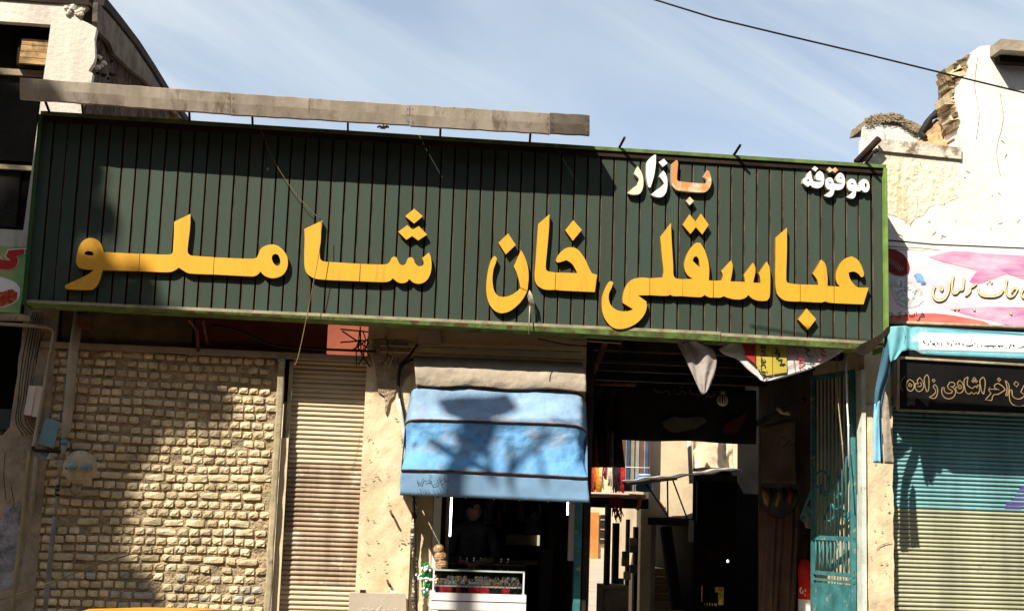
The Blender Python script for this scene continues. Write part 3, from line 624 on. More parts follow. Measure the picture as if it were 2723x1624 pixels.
for i in range(26):
    px, py = rr.uniform(2380, 2720), rr.uniform(180 if i % 2 else 450, 630)
    if px < 2565 and py < 420: continue
    a_ = rr.uniform(0, 3.1); L = rr.uniform(4, 16); stroke(mb, [(px, py), (px + L * .5 * math.cos(a_) + rr.uniform(-2, 2), py + L * .5 * math.sin(a_)), (px + L * math.cos(a_), py + L * math.sin(a_))], rr.uniform(.003, .008), YR - .004, .003, taper=True)
for pts_ in ([(2600, 150), (2592, 230), (2604, 300), (2596, 370)], [(2660, 250), (2668, 320), (2650, 400), (2661, 470)], [(2420, 600), (2440, 560), (2437, 520)]): stroke(mb, pts_, .004, YR - .004, .003)
mb.obj('cracks', M('crack_brown', (.30, .21, .13), .95, .3, 9), rb, kind='stuff')
# conduits across the white wall
for i, (pts_, r_) in enumerate(((([(2353, 638), (2480, 650), (2600, 655), (2760, 662)]), .008), (([(2353, 655), (2440, 659), (2525, 668)]), .005), (([(2353, 662), (2450, 666), (2520, 672)]), .004))):
    mb = MB(); mb.tube([P(a_, b_, -.02) for a_, b_ in pts_], r_, 6)
    tag(mb.obj('conduit', m_dkbrown if i == 0 else m_pipe), ('long brown conduit running across the white wall above the pink banner', 'upper thin cable end lying along the top of the pink banner', 'lower thin cable end lying along the top of the pink banner')[i], 'conduit')

# ---------------------------------------------------------------- arcade building: backing behind and under the sign
ab = thing('arcade_building', 'old plastered arcade building carrying the long green sign', 'building', (1, .5, .15))
mb = MB(); mb.box(-3.0, 5.0, -.14, .25, 4.06, 5.20); mb.obj('wall', m_dkbrown, ab)
mb = MB(); mb.box(-3.0, -1.5, .27, 2.4, 5.0, 5.15); mb.obj('roof_slab', m_dkbrown, ab)
mb = MB(); mb.box(.35, 5.3, .27, 2.4, 5.0, 5.15); mb.obj('roof_slab', m_dkbrown, ab)
mb = MB(); mb.box(-3.0, -.45, .32, .36, 3.4, 4.9); mb.obj('backing', m_dkbrown, ab)
mb = MB(); mb.box(.12, 1.5, .32, .36, 3.4, 4.9); mb.obj('backing', m_dkbrown, ab)
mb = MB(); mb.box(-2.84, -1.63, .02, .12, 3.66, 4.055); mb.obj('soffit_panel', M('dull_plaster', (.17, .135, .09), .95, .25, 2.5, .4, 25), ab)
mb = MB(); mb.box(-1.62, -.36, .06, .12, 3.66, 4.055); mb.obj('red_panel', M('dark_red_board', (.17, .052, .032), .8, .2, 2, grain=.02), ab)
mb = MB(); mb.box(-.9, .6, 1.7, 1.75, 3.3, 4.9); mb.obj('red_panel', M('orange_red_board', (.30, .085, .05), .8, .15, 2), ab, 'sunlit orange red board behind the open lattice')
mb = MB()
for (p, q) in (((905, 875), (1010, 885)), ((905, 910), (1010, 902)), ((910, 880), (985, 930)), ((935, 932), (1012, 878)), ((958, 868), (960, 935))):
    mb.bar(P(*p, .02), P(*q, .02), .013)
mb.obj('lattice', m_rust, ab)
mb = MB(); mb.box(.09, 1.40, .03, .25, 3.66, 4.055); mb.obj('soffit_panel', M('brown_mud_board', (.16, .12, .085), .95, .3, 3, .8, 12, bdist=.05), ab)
mb = MB(); mb.box(-3.0, .05, -.06, .04, 3.60, 3.655); mb.obj('steel_ledge', m_pipe, ab)
mb = MB(); mb.box(1.41, 5.25, .03, .2, 4.0, 4.05); mb.obj('steel_ledge', m_rust, ab)
# signboard brackets below the sign on the left
for (px, py) in ((525, 850),):
    mb = MB(); a = P(px - 25, 850, -.3); b = P(px, 880, -.12); c = P(px + 2, 935, -.08); mb.bar(a, b, .02); mb.bar(b, c, .03)
    mb.obj('sign_bracket', m_rust, ab)
mb = MB(); mb.bar(P(540, 850, -.25), P(552, 915, -.02), .025); mb.obj('sign_bracket', m_rust, ab)
mb = MB(); mb.box(P(216, 830, -.1).x, P(250, 830, -.1).x, -.2, -.1, 3.78, 3.90); mb.obj('sign_bracket', m_rust, ab)

# ---------------------------------------------------------------- left pillar
lp = thing('plaster_pillar', 'stained grey brown plaster pillar behind the gas pipes at the left edge', 'pillar', P(60, 1500, 0))
mb = MB(); YP = -.03
edge_ = wobble(xz([(62, 850), (58, 900), (32, 1087), (25, 1135), (8, 1155), (-30, 1160)], YP), .006, .08, 3)
zt = 4.03
pl = [(P(150, 900, YP).x, .15), (P(150, 900, YP).x, zt), (P(62, 850, YP).x, zt)] + edge_ + [(P(-200, 1160, YP).x, P(-200, 1160, YP).z), (P(-200, 1160, YP).x, .15)]
mb.prism(pl, YP, .3); m_lp = M('grimy_plaster', (.38, .31, .22), .95, .2, 2.5, .6, 25, col3=(.17, .13, .10), c3pos=.62, c3scale=2.4, bdist=.03)
mb.obj('shaft', m_lp, lp)
mb = MB(); mb.prism(wobble(xz([(12, 1350), (55, 1330), (60, 1480), (45, 1560), (-10, 1570), (-10, 1400)], YP), .015, .05, 6)[:-1], YP - .006, YP - .001); mb.obj('torn_paper', M('torn_poster_remains', (.34, .32, .34), .9, .3, 8, col3=(.25, .35, .40), c3pos=.6, c3scale=9), lp)
# cracks: sunk dark slivers standing 1 mm proud of the plaster
mb = MB(); stroke(mb, [(118, 880), (108, 905), (100, 935), (96, 950), (98, 965)], .012, YP - .002, taper=True); stroke(mb, [(14, 1200), (10, 1260), (16, 1330)], .005, YP - .002); stroke(mb, [(30, 1290), (36, 1330), (44, 1360)], .005, YP - .002)
mb.obj('crack', m_dkbrown, lp)
# dark shop bay at the far left
bay = thing('dark_shop_bay', 'unlit black shop opening at the far left edge under the food banner', 'shop bay', (-4.5, .6, .15))
mb = MB(); mb.box(-6, -2.9, 1.2, 1.25, .15, 4.2); mb.obj('back_wall', m_dark, bay)
mb = MB(); mb.box(-6, P(38, 1110, .3).x, .32, .36, P(0, 1140, .3).z, P(0, 1086, .3).z); mb.obj('shutter_box', M('dark_grey_sheet', (.07, .075, .07), .7, .1, 2), bay)
mb = MB(); mb.box(-6, -3.2, .4, 1.2, 3.95, 4.0); mb.obj('ceiling', m_dark, bay)

# ---------------------------------------------------------------- brick wall
BX0, BX1, BZT = -2.955, -.82, 3.60
bw = thing('brick_wall', 'wall of rounded crumbling mud bricks below the left half of the sign', 'wall', (-1.95, .05, .15))
def mort(u, v):
    x = BX0 + (BX1 - BX0 + .02) * u; z = .15 + (BZT - .15) * v
    p = Vector((x * 7, 3, z * 11)); return Vector((x, .006 + .014 * noise.noise(p) + .008 * noise.noise(p * 3.1), z))
mb = MB(); mb.grid(mort, 190, 330); mb.obj('mortar_bed', m_mortar, bw)
mb = MB(); mb.box(BX0, BX1 + .02, .045, .28, .15, BZT); mb.obj('core', m_mud, bw)
def brick_mesh(wd_, h_, seed):
    rr = random.Random(seed); mb = MB(); nx, nz = 5, 4
    ST = [-1, -.88, -.3, .3, .88, 1]; SV = [-1, -.80, 0, .80, 1]
    def f(u, v):
        a, b = ST[int(round(u * 5))], SV[int(round(v * 4))]; k = 1 - .10 * a * a * b * b
        # rounded pillow: the rim drops back into the wall
        e = max(abs(a) ** 7, abs(b) ** 6)
        x = a * wd_ / 2 * k; z = b * h_ / 2 * k; y = -.020 + .024 * e
        nn = noise.noise(Vector((x * 40 + seed * 7.3, z * 40, seed)))
        n2_ = noise.noise(Vector((a * 1.3 + seed, b * 1.3, seed * 3.1))); return Vector((x + nn * .005, y + nn * .006 + max(0, n2_) * .013, z + nn * .006 + (a * rr_s)))
    rr_s = rr.uniform(-.003, .003)
    mb.grid(f, nx, nz, False)
    # skirt down into the mortar
    b0 = 0; n1 = nx + 1; rim = [i for i in range(n1)] + [n1 * j + nx for j in range(1, nz + 1)] + [n1 * nz + i for i in range(nx - 1, -1, -1)] + [n1 * j for j in range(nz - 1, 0, -1)]
    base = len(mb.v)
    for i in rim: p = mb.v[i]; mb.v.append(Vector((p.x, .03, p.z)))
    L = len(rim)
    for i in range(L): j = (i + 1) % L; mb.face((rim[i], rim[j], base + j, base + i))
    return mb
# library of brick shapes: a few widths, each in four knocked-about versions
lib = {}
for wn_ in (.088, .098, .185):
    for s_ in range(5):
        lib[(wn_, s_)] = brick_mesh(wn_, .061, int(wn_ * 1000) + s_ * 13)
rr = random.Random(11); cand = []
z = BZT - .045; row = 0
while z > .19:
    ph = .0855 * rr.uniform(.97, 1.03); stretch = row in (13, 15, 18, 22)
    x = BX0 + rr.uniform(-.02, .03)
    while x < BX1 - .03:
        big = stretch and rr.random() < .75 or rr.random() < .02
        wn_ = .185 if big else (.088 if rr.random() < .5 else .098)
        gap = rr.uniform(.006, .014)
        if x + wn_ > BX1 + .03: break
        cx = x + wn_ / 2; sag = .012 * math.sin((cx + 3) * 1.7 + row * .25) + .006 * math.sin(cx * 5 + row)
        if rr.random() > .03:
            cand.append((cx, rr.uniform(-.005, .006), z + sag + rr.uniform(-.003, .003), wn_, rr.randrange(5), rr.uniform(-.035, .035), row))
        x += wn_ + gap
    z -= ph; row += 1
hgt = lambda c: c[2] > 1.30
vis = sorted([c for c in cand if hgt(c)], key=lambda c: -c[3] - .0001 * c[2])
seen = set(id(c) for c in vis[:300]); first = {}
rest = {}
for c in cand:
    m_i = 3 if (c[2] < 1.56 and rr.random() < .22) else rr.choice([0, 0, 1, 2])
    if c[2] < 1.5 and rr.random() < .02: m_i = 4
    Mx = Matrix.Translation((c[0], c[1] - .002, c[2])) @ Matrix.Rotation(c[5], 4, 'Y')
    if id(c) in seen:
        key = (c[3], c[4], m_i)
        if key not in first:
            o = lib[(c[3], c[4])].obj('brick', m_bricks[m_i], bw, recentre=False); first[key] = o
        else:
            o = first[key].copy(); COL.objects.link(o)
        place(o, Mx.translation, bw); o.rotation_euler = (rr.uniform(-.06, .10), c[5], rr.uniform(-.07, .07)); o.scale = (rr.uniform(.92, 1.07), 1, rr.uniform(.84, 1.08))
    else:
        r = rest.setdefault(m_i, MB()); s_ = lib[(c[3], c[4])]
        b = len(r.v); r.v += [Mx @ v for v in s_.v]; r.smooth = False
        for f in s_.f: r.face([b + i for i in f])
        r.smooth = False
allr = MB()
for m_i, r in rest.items():
    b = len(allr.v); allr.v += r.v; allr.cur = m_i; allr.smooth = False
    for f in r.f: allr.face([b + i for i in f])
allr.obj('brick', m_bricks, bw, kind='stuff')

# ---------------------------------------------------------------- jamb posts and narrow roller shutter
def zq(py, px=1361, y=0): return P(px, py, y).z
jm = thing('shutter_jamb', 'pale painted upright frame between brick wall and narrow rusty shutter', 'door frame', (-.75, 0, .15))
mb = MB()
def jf(u, v):
    z = .15 + 3.45 * v; return Vector((-.80 + .062 * u + .006 * noise.noise(Vector((1, 2, z * 3))), -.045 + .006 * noise.noise(Vector((u * 3, 5, z * 7))), z))
mb.grid(jf, 3, 60); o = mb.obj('face', m_rail, jm); solid(o, .05, 1)
mb = MB(); mb.box(-.735, -.697, .07, .1, .15, 3.6); mb.obj('gap', m_dark, jm)
mb = MB(); mb.box(-.70, -.665, -.01, .09, 2.0, 3.58); mb.obj('guide_channel', m_rail, jm)
mb = MB(); mb.box(-.735, -.665, -.03, .09, .15, 2.85); mb.obj('mortar_fill', m_plaster, jm)
def shutter(name, label, x0, x1, y, z0, z1, pitch, mats, pick, group=None, amp=.017):
    t = thing(name, label, 'roller shutter', ((x0 + x1) / 2, y, z0), group)
    mb = MB(); z = z1; i = 0; firsts = {}
    while z > z0:
        m = pick(z)
        if m not in firsts:
            mb = MB(); prof = [(.0, 0), (-.004 - amp * .2, -.10), (-amp, -.32), (-amp * 1.15, -.5), (-amp, -.70), (-amp * .3, -.88), (.002, -.93), (.004, -1.0)]
            b = 0
            for (dy, dz) in prof: mb.v += [Vector((x0, y + dy, z + dz * pitch)), Vector((x1, y + dy, z + dz * pitch))]
            mb.smooth = True
            for k in range(len(prof) - 1): mb.face((2 * k, 2 * k + 2, 2 * k + 3, 2 * k + 1))
            o = mb.obj('slat', mats[m], t); firsts[m] = (o, ABS[o.name].z - z)
        else:
            s_, dz = firsts[m]; o = s_.copy(); COL.objects.link(o)
            rs = random.Random(i * 7 + int(x0 * 9)); place(o, Vector(((x0 + x1) / 2, ABS[s_.name].y + rs.uniform(-.0025, .002), z + dz + rs.uniform(-.0015, .0015))), t); o.rotation_euler = (rs.uniform(-.06, .06), rs.uniform(-.0018, .0018), rs.uniform(-.003, .003))
        z -= pitch; i += 1
    mb = MB(); mb.box(x0, x1, y + .02, y + .03, z0, z1); mb.obj('backing', m_groove, t)
    return t
shutter('roller_shutter', 'narrow dented rusty beige roller shutter beside the brick wall', -.665, .03, .085, .15, 3.61, .0452, [m_shut, m_shutlow],
        lambda z: 1 if z < 2.62 - 0 and z > 1.5 else 0)
# ---------------------------------------------------------------- middle pillar
mp_ = thing('plaster_pillar', 'sunlit cream plaster pillar between the narrow shutter and the blue awning', 'pillar', (.5, 0, .15))
XPR = P(1098, 1300, 0).x
def rough_face(x0, x1, z0, z1, y, nx, nz, amp=.012, seed=0, edge=.0):
    mb = MB()
    def f(u, v):
        x = x0 + (x1 - x0) * u; z = z0 + (z1 - z0) * v; p = Vector((x * 4 + seed, 7, z * 4))
        e = edge * noise.noise(Vector((u * 2 + seed, 3, z * 9))) * (1 if u in (0, 1) else 0)
        return Vector((x + e, y - amp * (noise.noise(p) + .5 * noise.noise(p * 3)) , z))
    mb.grid(f, nx, nz); return mb
mb = rough_face(.03, XPR, .15, 4.0, -.02, 30, 100, .014, 3); o = mb.obj('shaft', m_plaster, mp_)
mb = MB(); mb.box(.032, XPR - .002, .0, .5, .15, 4.0); mb.obj('core', m_plaster, mp_)
m_pbrown = M('bared_mud_patch', (.34, .25, .16), .98, .3, 5, .8, 30, bdist=.04)
mb = MB()
mb.prism(wobble(xz([(990, 905), (1085, 905), (1100, 985), (1062, 1030), (1036, 1060), (1028, 1100), (1022, 1050), (1005, 1040), (984, 1035)], -.045), .012, .04, 9)[:-1], -.045, -.02)
mb.obj('broken_patch', m_pbrown, mp_)
rr = random.Random(13)
mb = MB()
for i in range(34):
    px, py = rr.uniform(955, 1085), rr.uniform(1060, 1530); L = rr.uniform(4, 12); a_ = rr.uniform(-1.2, .6)
    stroke(mb, [(px, py), (px + L * .5 * math.cos(a_), py + L * .5 * math.sin(a_) + rr.uniform(-2, 2)), (px + L * math.cos(a_), py + L * math.sin(a_))], rr.uniform(.004, .011), -.0385, taper=True)
mb.obj('chips', m_pbrown, mp_, kind='stuff')
# black cable down the pillar edge
cb = [(1100, 955), (1072, 968), (1060, 1000), (1064, 1060), (1072, 1090), (1082, 1150), (1094, 1210), (1100, 1300), (1103, 1400), (1102, 1500), (1108, 1630), (1110, 1720)]
mb = MB(); mb.tube([P(a_, b_, -.06) for a_, b_ in smooth_loop(cb, 80, 3, False)], .014, 7)
tag(mb.obj('cable', m_black), 'thick black cable clipped down the edge of the cream pillar beside the awning', 'cable')
mb = MB(); mb.tube([P(a_, b_, -.055) for a_, b_ in [(1058, 1060), (1066, 1100), (1074, 1150), (1076, 1180)]], .024, 8)
tag(mb.obj('conduit', m_whitel), 'short pale pipe sleeve on the pillar at the upper left of the awning', 'pipe')
mb = MB(); rr = random.Random(15)
prev = None
for i in range(40):
    y_ = 1322 + i * 9.5; x_ = 1099 + 4 * math.sin(i * .4) + rr.uniform(-1.5, 1.5) + i * .15; p = P(x_, y_, -.05)
    if prev: mb.tube([prev, p], [.017 + rr.random() * .008, .017 + rr.random() * .008], 6)
    prev = p
tag(mb.obj('cable_sleeve', M('flaking_black_paint', (.10, .08, .06), .9, .3, 15, .8, 60, col3=(.65, .55, .38), c3pos=.52, c3scale=14)), 'flaking black and cream drainpipe edge below the awning on the cream pillar', 'pipe')
# hooks with their shadows
for i, (px, py) in enumerate(((1042, 1358), (1034, 1542))):
    mb = MB(); a_ = P(px - 4, py, -.04); mb.tube([a_, a_ + Vector((0, -.05, .0)), a_ + Vector((.012, -.075, -.03)), a_ + Vector((.03, -.07, -.055))], .011, 6)
    tag(mb.obj('wall_hook', m_rust), ('upper bent rusty hook on the cream pillar', 'lower bent rusty hook on the cream pillar above the grey box')[i], 'hook')

# ---------------------------------------------------------------- right pillar
rp = thing('plaster_pillar', 'cream plaster pillar between the teal gate and the turquoise shutter', 'pillar', (4.9, 0, .15))
xa, xb = P(2300, 1400, 0).x, P(2373, 1300, 0).x
mb = rough_face(xa, xb, .15, 3.4, -.02, 14, 90, .012, 11, .012); mb.obj('shaft', m_plaster, rp)
mb = MB(); mb.box(xa + .003, xb - .006, 0, .4, .15, 4.0); mb.obj('core', m_plaster, rp)
mb = MB(); stroke(mb, [(2330, 1460), (2345, 1448), (2360, 1443), (2372, 1438)], .008, -.036, taper=True)
rr = random.Random(17)
for i in range(16):
    px, py = rr.uniform(2312, 2365), rr.uniform(1230, 1560); stroke(mb, [(px, py), (px + rr.uniform(2, 6), py + rr.uniform(-3, 4))], rr.uniform(.005, .01), -.036)
mb.obj('crack', m_pbrown, rp)
mb = MB(); mb.box(xa - .045, xa - .003, -.05, .1, .15, 3.75); mb.obj('edge_rail', M('pale_teal_rail', (.62, .66, .58), .7, .15, 3, col3=(.35, .28, .18), c3pos=.62, c3scale=5), rp)

# ---------------------------------------------------------------- right shop: shutter, black sign, canopy, banner
def pk(z): return 0 if z > P(2500, 1352, .1).z else 1
shutter('roller_shutter', 'wide roller shutter, turquoise above and sage green below, on the right', xb + .004, 8.2, .10, .15, 3.52, .0415, [m_cyan, m_sage], pk)
mb = MB(); mb.prism(outl([(2672, 1352), (2676, 1334), (2694, 1326), (2706, 1304), (2723, 1288), (2790, 1262), (2790, 1310), (2740, 1322), (2715, 1352)], .085, 3), .0825, .0865)
tag(mb.obj('painted_mark', M('purple_spray_paint', (.09, .06, .22), .7, .2, 3)), 'dark purple sprayed mark on the turquoise shutter at the right edge', 'graffiti')
bs = thing('black_signboard', 'framed black board with thin outlined gold script above the right shutter', 'sign', P(2550, 1020, -.06))
YK = -.08
mb = MB(); mb.prism(xz([(2390, 955), (2900, 985), (2900, 1105), (2390, 1088)], YK), YK, YK + .08); mb.obj('board', M('black_lacquer_board', (.010, .009, .009), .30, .2, 2, spec=.4, grain=0), bs)
mb = MB(); fr = [P(*p, YK - .012) for p in ((2388, 950), (2900, 980), (2900, 1108), (2388, 1090))]
for i in (0, 2, 3):
    a_, b_ = fr[i], fr[(i + 1) % 4]
    f_ = MB(); f_.bar(a_, b_, .022, .03); f_.obj('frame', m_rail, bs)
K = lambda p: cv(p, 2330, 860, 6.316)
neon = [
 K([(450,1130),(415,1060),(425,960),(490,880)]),
 K([(560,940),(520,980),(510,1060),(550,1125),(600,1125),(640,1060),(630,985),(590,950),(560,940)]), K([(545,1050),(560,1000),(600,1030),(590,1055),(545,1050)]),
 K([(730,905),(690,960),(710,1010),(660,1005),(655,1080),(700,1135),(760,1125),(798,1060),(790,990),(755,930),(730,905)]), K([(690,1050),(740,1055),(762,1020),(735,985)]),
 K([(855,855),(812,910),(820,1050),(850,1145),(878,1120),(888,1000),(880,900),(855,855)]),
 K([(965,930),(990,955),(965,985),(940,955),(965,930)]), K([(990,1020),(955,1060),(1000,1130),(970,1190),(890,1235),(980,1255),(1025,1190),(1030,1090),(990,1020)]),
 K([(1240,985),(1205,1040),(1215,1090),(1280,1125),(1270,1165),(1200,1170),(1150,1140),(1140,1070),(1110,1080),(1105,1170),(1150,1240),(1230,1262),(1300,1230),(1335,1150),(1300,1080),(1245,1060),(1310,1050),(1320,1010),(1285,985),(1240,985)]),
 K([(1400,950),(1365,1010),(1400,1060),(1340,1065),(1345,1135),(1390,1168),(1450,1140),(1468,1070),(1450,1000),(1400,950)]), K([(1375,1090),(1425,1090),(1430,1050),(1395,1020)]),
 K([(1545,890),(1480,945),(1490,1090),(1520,1165),(1570,1180),(1600,1150),(1640,1185),(1680,1155),(1710,1185),(1735,1130),(1740,1030),(1700,1040),(1695,1080),(1660,1050),(1620,1090),(1560,1060),(1530,1020),(1545,890)]),
 K([(1650,905),(1675,930),(1650,955),(1625,930),(1650,905)]), K([(1630,945),(1650,970),(1630,990),(1605,965),(1630,945)]), K([(1680,945),(1700,970),(1680,990),(1655,965),(1680,945)]),
 K([(1800,895),(1745,950),(1755,1060),(1780,1160),(1805,1185),(1825,1090),(1830,960),(1800,895)]),
 K([(2060,910),(2090,940),(2065,970),(2038,942),(2060,910)]), K([(2045,1000),(1990,1035),(1990,1080),(2080,1105),(1900,1100),(1915,1060),(1895,1120),(1930,1170),(1835,1280),(1940,1290),(1975,1195),(2050,1185),(2170,1110),(2120,1050),(2045,1000)]),
 K([(2165,950),(2215,1000),(2235,1080),(2205,1210),(2175,1210),(2200,1100),(2190,1030),(2165,950)]),
 K([(2350,970),(2395,1015),(2360,1060),(2310,1015),(2350,970)]),
 K([(2250,1110),(2235,1200),(2260,1320),(2340,1380),(2440,1385),(2560,1330),(2600,1200),(2580,1060),(2480,1040),(2430,1150),(2500,1200),(2440,1255),(2350,1260),(2290,1210),(2280,1120),(2250,1110)])]
m_neon = M('tarnished_gold_outline', (.32, .23, .12), .6, .15, 9, grain=0)
for s_ in neon:
    nb = MB(); stroke(nb, s_, .0085, YK - .006, .004, sub=4); nb.obj('script_stroke', m_neon, bs)
mb = MB(); mb.tube([P(2455, 1103, -.12), P(2461, 1103, -.12)], .014, 8); mb.obj('bolt', m_rust, bs)

# canopy of light teal cloth: sloping strip, white lettered band, hanging left leg
cn = thing('canopy', 'light teal cloth canopy with a white lettered band over the right shop', 'awning', P(2550, 900, -.6))
YN = -.72
def tp(px, py, y): return P(px, py, y)
top_ = [(2353, 890), (2365, 872), (2385, 866), (2500, 871), (2620, 879), (2900, 893)]
bot_ = [(2366, 960), (2382, 938), (2410, 931), (2432, 930), (2450, 941), (2500, 944), (2620, 949), (2900, 961)]
def along(L, t):
    x = 2358 + t * 540
    for i in range(len(L) - 1):
        if L[i][0] <= x <= L[i + 1][0]:
            k = (x - L[i][0]) / (L[i + 1][0] - L[i][0]); return (x, L[i][1] * (1 - k) + L[i + 1][1] * k)
    return L[0] if x < L[0][0] else L[-1]
def cf(u, v):
    a_, b_ = along(top_, u), along(bot_, u); p = P(a_[0], a_[1], -.58).lerp(P(b_[0], b_[1], YN), v)
    fold = math.exp(-((u - .06) / .07) ** 2); p.y -= fold * .03 * math.sin(u * 90) ; return p
mb = MB(); mb.grid(cf, 110, 8); solid(mb.obj('valance', m_tealcloth, cn), .004)
def wf_(u, v):
    px = 2443 + u * 460; a_ = (px, 884 + (px - 2443) * .033); b_ = (px, 930.5 + (px - 2443) * .027)
    ta, tb = along(top_, (px - 2358) / 540), along(bot_, (px - 2358) / 540)
    py = a_[1] * (1 - v) + b_[1] * v; k = (py - ta[1]) / (tb[1] - ta[1])
    p = P(ta[0], ta[1], -.58).lerp(P(tb[0], tb[1], YN), k); return p + Vector((0, -.006, 0))
mb = MB(); mb.grid(wf_, 20, 4); solid(mb.obj('white_band', m_whiteflat, cn), .002)
def on_band(px, py):   # depth of the sloping cloth at a picture point
    ta, tb = along(top_, (px - 2358) / 540), along(bot_, (px - 2358) / 540); k = (py - ta[1]) / (tb[1] - ta[1])
    return -.58 + (YN + .58) * k - .011
small = [  # right to left lettering: ...ساعت های سوئیسی و ژاپنی و فانتزی و دیواری
 ([(820,285),(775,300),(825,330),(820,365),(780,368),(758,345)], 9), ([(875,320),(872,360),(850,375)], 8), ([(905,265),(908,350)], 8), ([(930,350),(975,350),(980,310),(945,310),(975,370),(940,395)], 8), ([(1010,300),(1050,345),(990,358)], 8), ([(1085,325),(1105,330),(1098,370),(1065,380)], 8),
 ([(1222,300),(1180,315),(1228,345),(1210,385),(1155,375),(1140,350)], 9), ([(1270,330),(1262,375),(1235,385)], 8), ([(1285,355),(1320,355),(1318,335),(1340,355),(1340,275),(1345,355),(1400,355),(1400,320),(1375,330)], 8), ([(1440,340),(1462,335),(1460,375),(1440,390)], 7),
 ([(1560,360),(1580,385),(1530,395),(1500,378),(1560,375),(1590,365),(1620,365),(1625,340)], 8), ([(1660,305),(1655,370)], 8), ([(1705,350),(1712,390),(1680,405)], 8), ([(1765,350),(1780,370),(1755,405)], 7),
 ([(1870,365),(1885,400),(1830,405),(1818,380),(1900,372),(2000,380),(2008,360)], 9), ([(2040,375),(2065,375),(2060,350),(2075,400),(2050,415)], 8), ([(2080,380),(2100,370),(2115,380),(2135,365)], 8),
 ([(2230,370),(2245,415),(2200,420),(2175,400)], 8), ([(2265,320),(2258,390),(2300,390),(2320,365),(2290,350),(2330,395)], 8), ([(2365,400),(2440,405),(2470,380),(2500,395)], 8), ([(1290,290),(1310,290)], 7), ([(1590,295),(1612,297)], 7), ([(1955,400),(1975,402)], 7), ([(985,372),(1005,374)], 7)]
m_ink = M('black_print', (.03, .03, .035), .7, .1, 4, grain=0)
lt = MB()
for s_, wpx in small:
    s2 = K([(a_, b_) for a_, b_ in s_]); y_ = on_band(s2[0][0], sum(p[1] for p in s2) / len(s2))
    stroke(lt, s2, .0105, y_ - .004, .002)
lt.obj('lettering', m_ink, cn, kind='stuff')
# hanging left leg, its shaded part given a darker canvas colour
def leg(name, L, Rr_, y0, y1, mat, wav=.02, ph=0):
    mb = MB(); n = len(L) - 1
    def f(u, v):
        t = v * n; i = min(n - 1, int(t)); k = t - i
        a_ = (L[i][0] * (1 - k) + L[i + 1][0] * k, L[i][1] * (1 - k) + L[i + 1][1] * k); b_ = (Rr_[i][0] * (1 - k) + Rr_[i + 1][0] * k, Rr_[i][1] * (1 - k) + Rr_[i + 1][1] * k)
        y = y0 + (y1 - y0) * v + wav * math.sin(u * 7 + ph + v * 3)
        return P(a_[0] * (1 - u) + b_[0] * u, a_[1] * (1 - u) + b_[1] * u, y)
    mb.grid(f, 10, 24); solid(mb.obj(name, mat, cn), .004)
leg('hanging_cloth', [(2355, 880), (2347, 940), (2337, 985), (2326, 1040), (2322, 1110), (2322, 1228)], [(2376, 890), (2370, 950), (2368, 990), (2350, 1040), (2343, 1080), (2349, 1232)], -.6, -.5, m_shadecloth)
leg('hanging_cloth', [(2354, 1040), (2346, 1085), (2348, 1150), (2352, 1232)], [(2362, 1060), (2366, 1110), (2370, 1160), (2378, 1233)], -.54, -.50, m_canvas, .004)
leg('hanging_cloth', [(2368, 868), (2364, 905), (2364, 940), (2368, 962)], [(2400, 866), (2408, 890), (2404, 925), (2382, 955)], -.66, -.74, m_tealcloth, .015, 1)
leg('hanging_cloth', [(2325, 1075), (2322, 1120), (2322, 1230)], [(2340, 1065), (2338, 1120), (2342, 1231)], -.545, -.53, m_bluecloth, .004)
# pink banner
pb = thing('jewellery_banner', 'pink white printed banner with outlined gold Persian script and gems', 'banner', P(2550, 770, -.03))
YB2 = -.03
mbm = bpy.data.materials.new('pink_banner_print'); mbm.use_nodes = True
n_, l_ = mbm.node_tree.nodes, mbm.node_tree.links; bs_ = n_['Principled BSDF']; bs_.inputs['Roughness'].default_value = .5
g_ = n_.new('ShaderNodeNewGeometry'); mp2 = n_.new('ShaderNodeMapping'); mp2.inputs['Rotation'].default_value = (0, R(28), 0); mp2.inputs['Scale'].default_value = (.9, 1, 4.2); mp2.inputs['Location'].default_value = (.35, 0, .6)
nz_ = n_.new('ShaderNodeTexNoise'); nz_.inputs['Scale'].default_value = 1.5; nz_.inputs['Detail'].default_value = 3; nz_.inputs['Distortion'].default_value = .8
rp_ = n_.new('ShaderNodeValToRGB'); E_ = rp_.color_ramp.elements; E_[0].position = .44; E_[0].color = (.80, .76, .78, 1); E_[1].position = .78; E_[1].color = (.40, .16, .34, 1)
e = E_.new(.52); e.color = (.78, .40, .50, 1); e = E_.new(.60); e.color = (.70, .20, .34, 1)
l_.new(g_.outputs['Position'], mp2.inputs[0]); l_.new(mp2.outputs[0], nz_.inputs['Vector']); l_.new(nz_.outputs['Fac'], rp_.inputs[0]); l_.new(rp_.outputs[0], bs_.inputs['Base Color'])
mb = MB(); mb.prism(xz([(2348, 662), (2440, 668), (2530, 664), (2640, 678), (2900, 690), (2900, 872), (2600, 862), (2348, 852)], YB2), YB2, YB2 + .02); mb.obj('sheet', M('pinkish_white_print', (.78, .68, .71), .6, .10, .8, stretch=(1, 1, 3), col2=(.72, .52, .60), grain=0), pb)
def pink(pts, mat, dy=.003):
    mb = MB(); mb.prism(outl(pts, YB2 - dy, 4), YB2 - dy, YB2 - dy + .002); mb.obj('printed_swirl', mat, pb)
J = lambda p: cv(p, 2330, 640, 6.316)
mpk = lambda nm, c, c2: M(nm, c, .5, .2, 1.6, stretch=(1, 1, 3.5), col2=c2, grain=0)
pkA, pkB, pkC = mpk('pink_wash', (.58, .15, .30), (.80, .50, .60)), mpk('red_wash', (.62, .10, .09), (.70, .22, .18)), mpk('purple_wash', (.34, .11, .28), (.62, .36, .50))
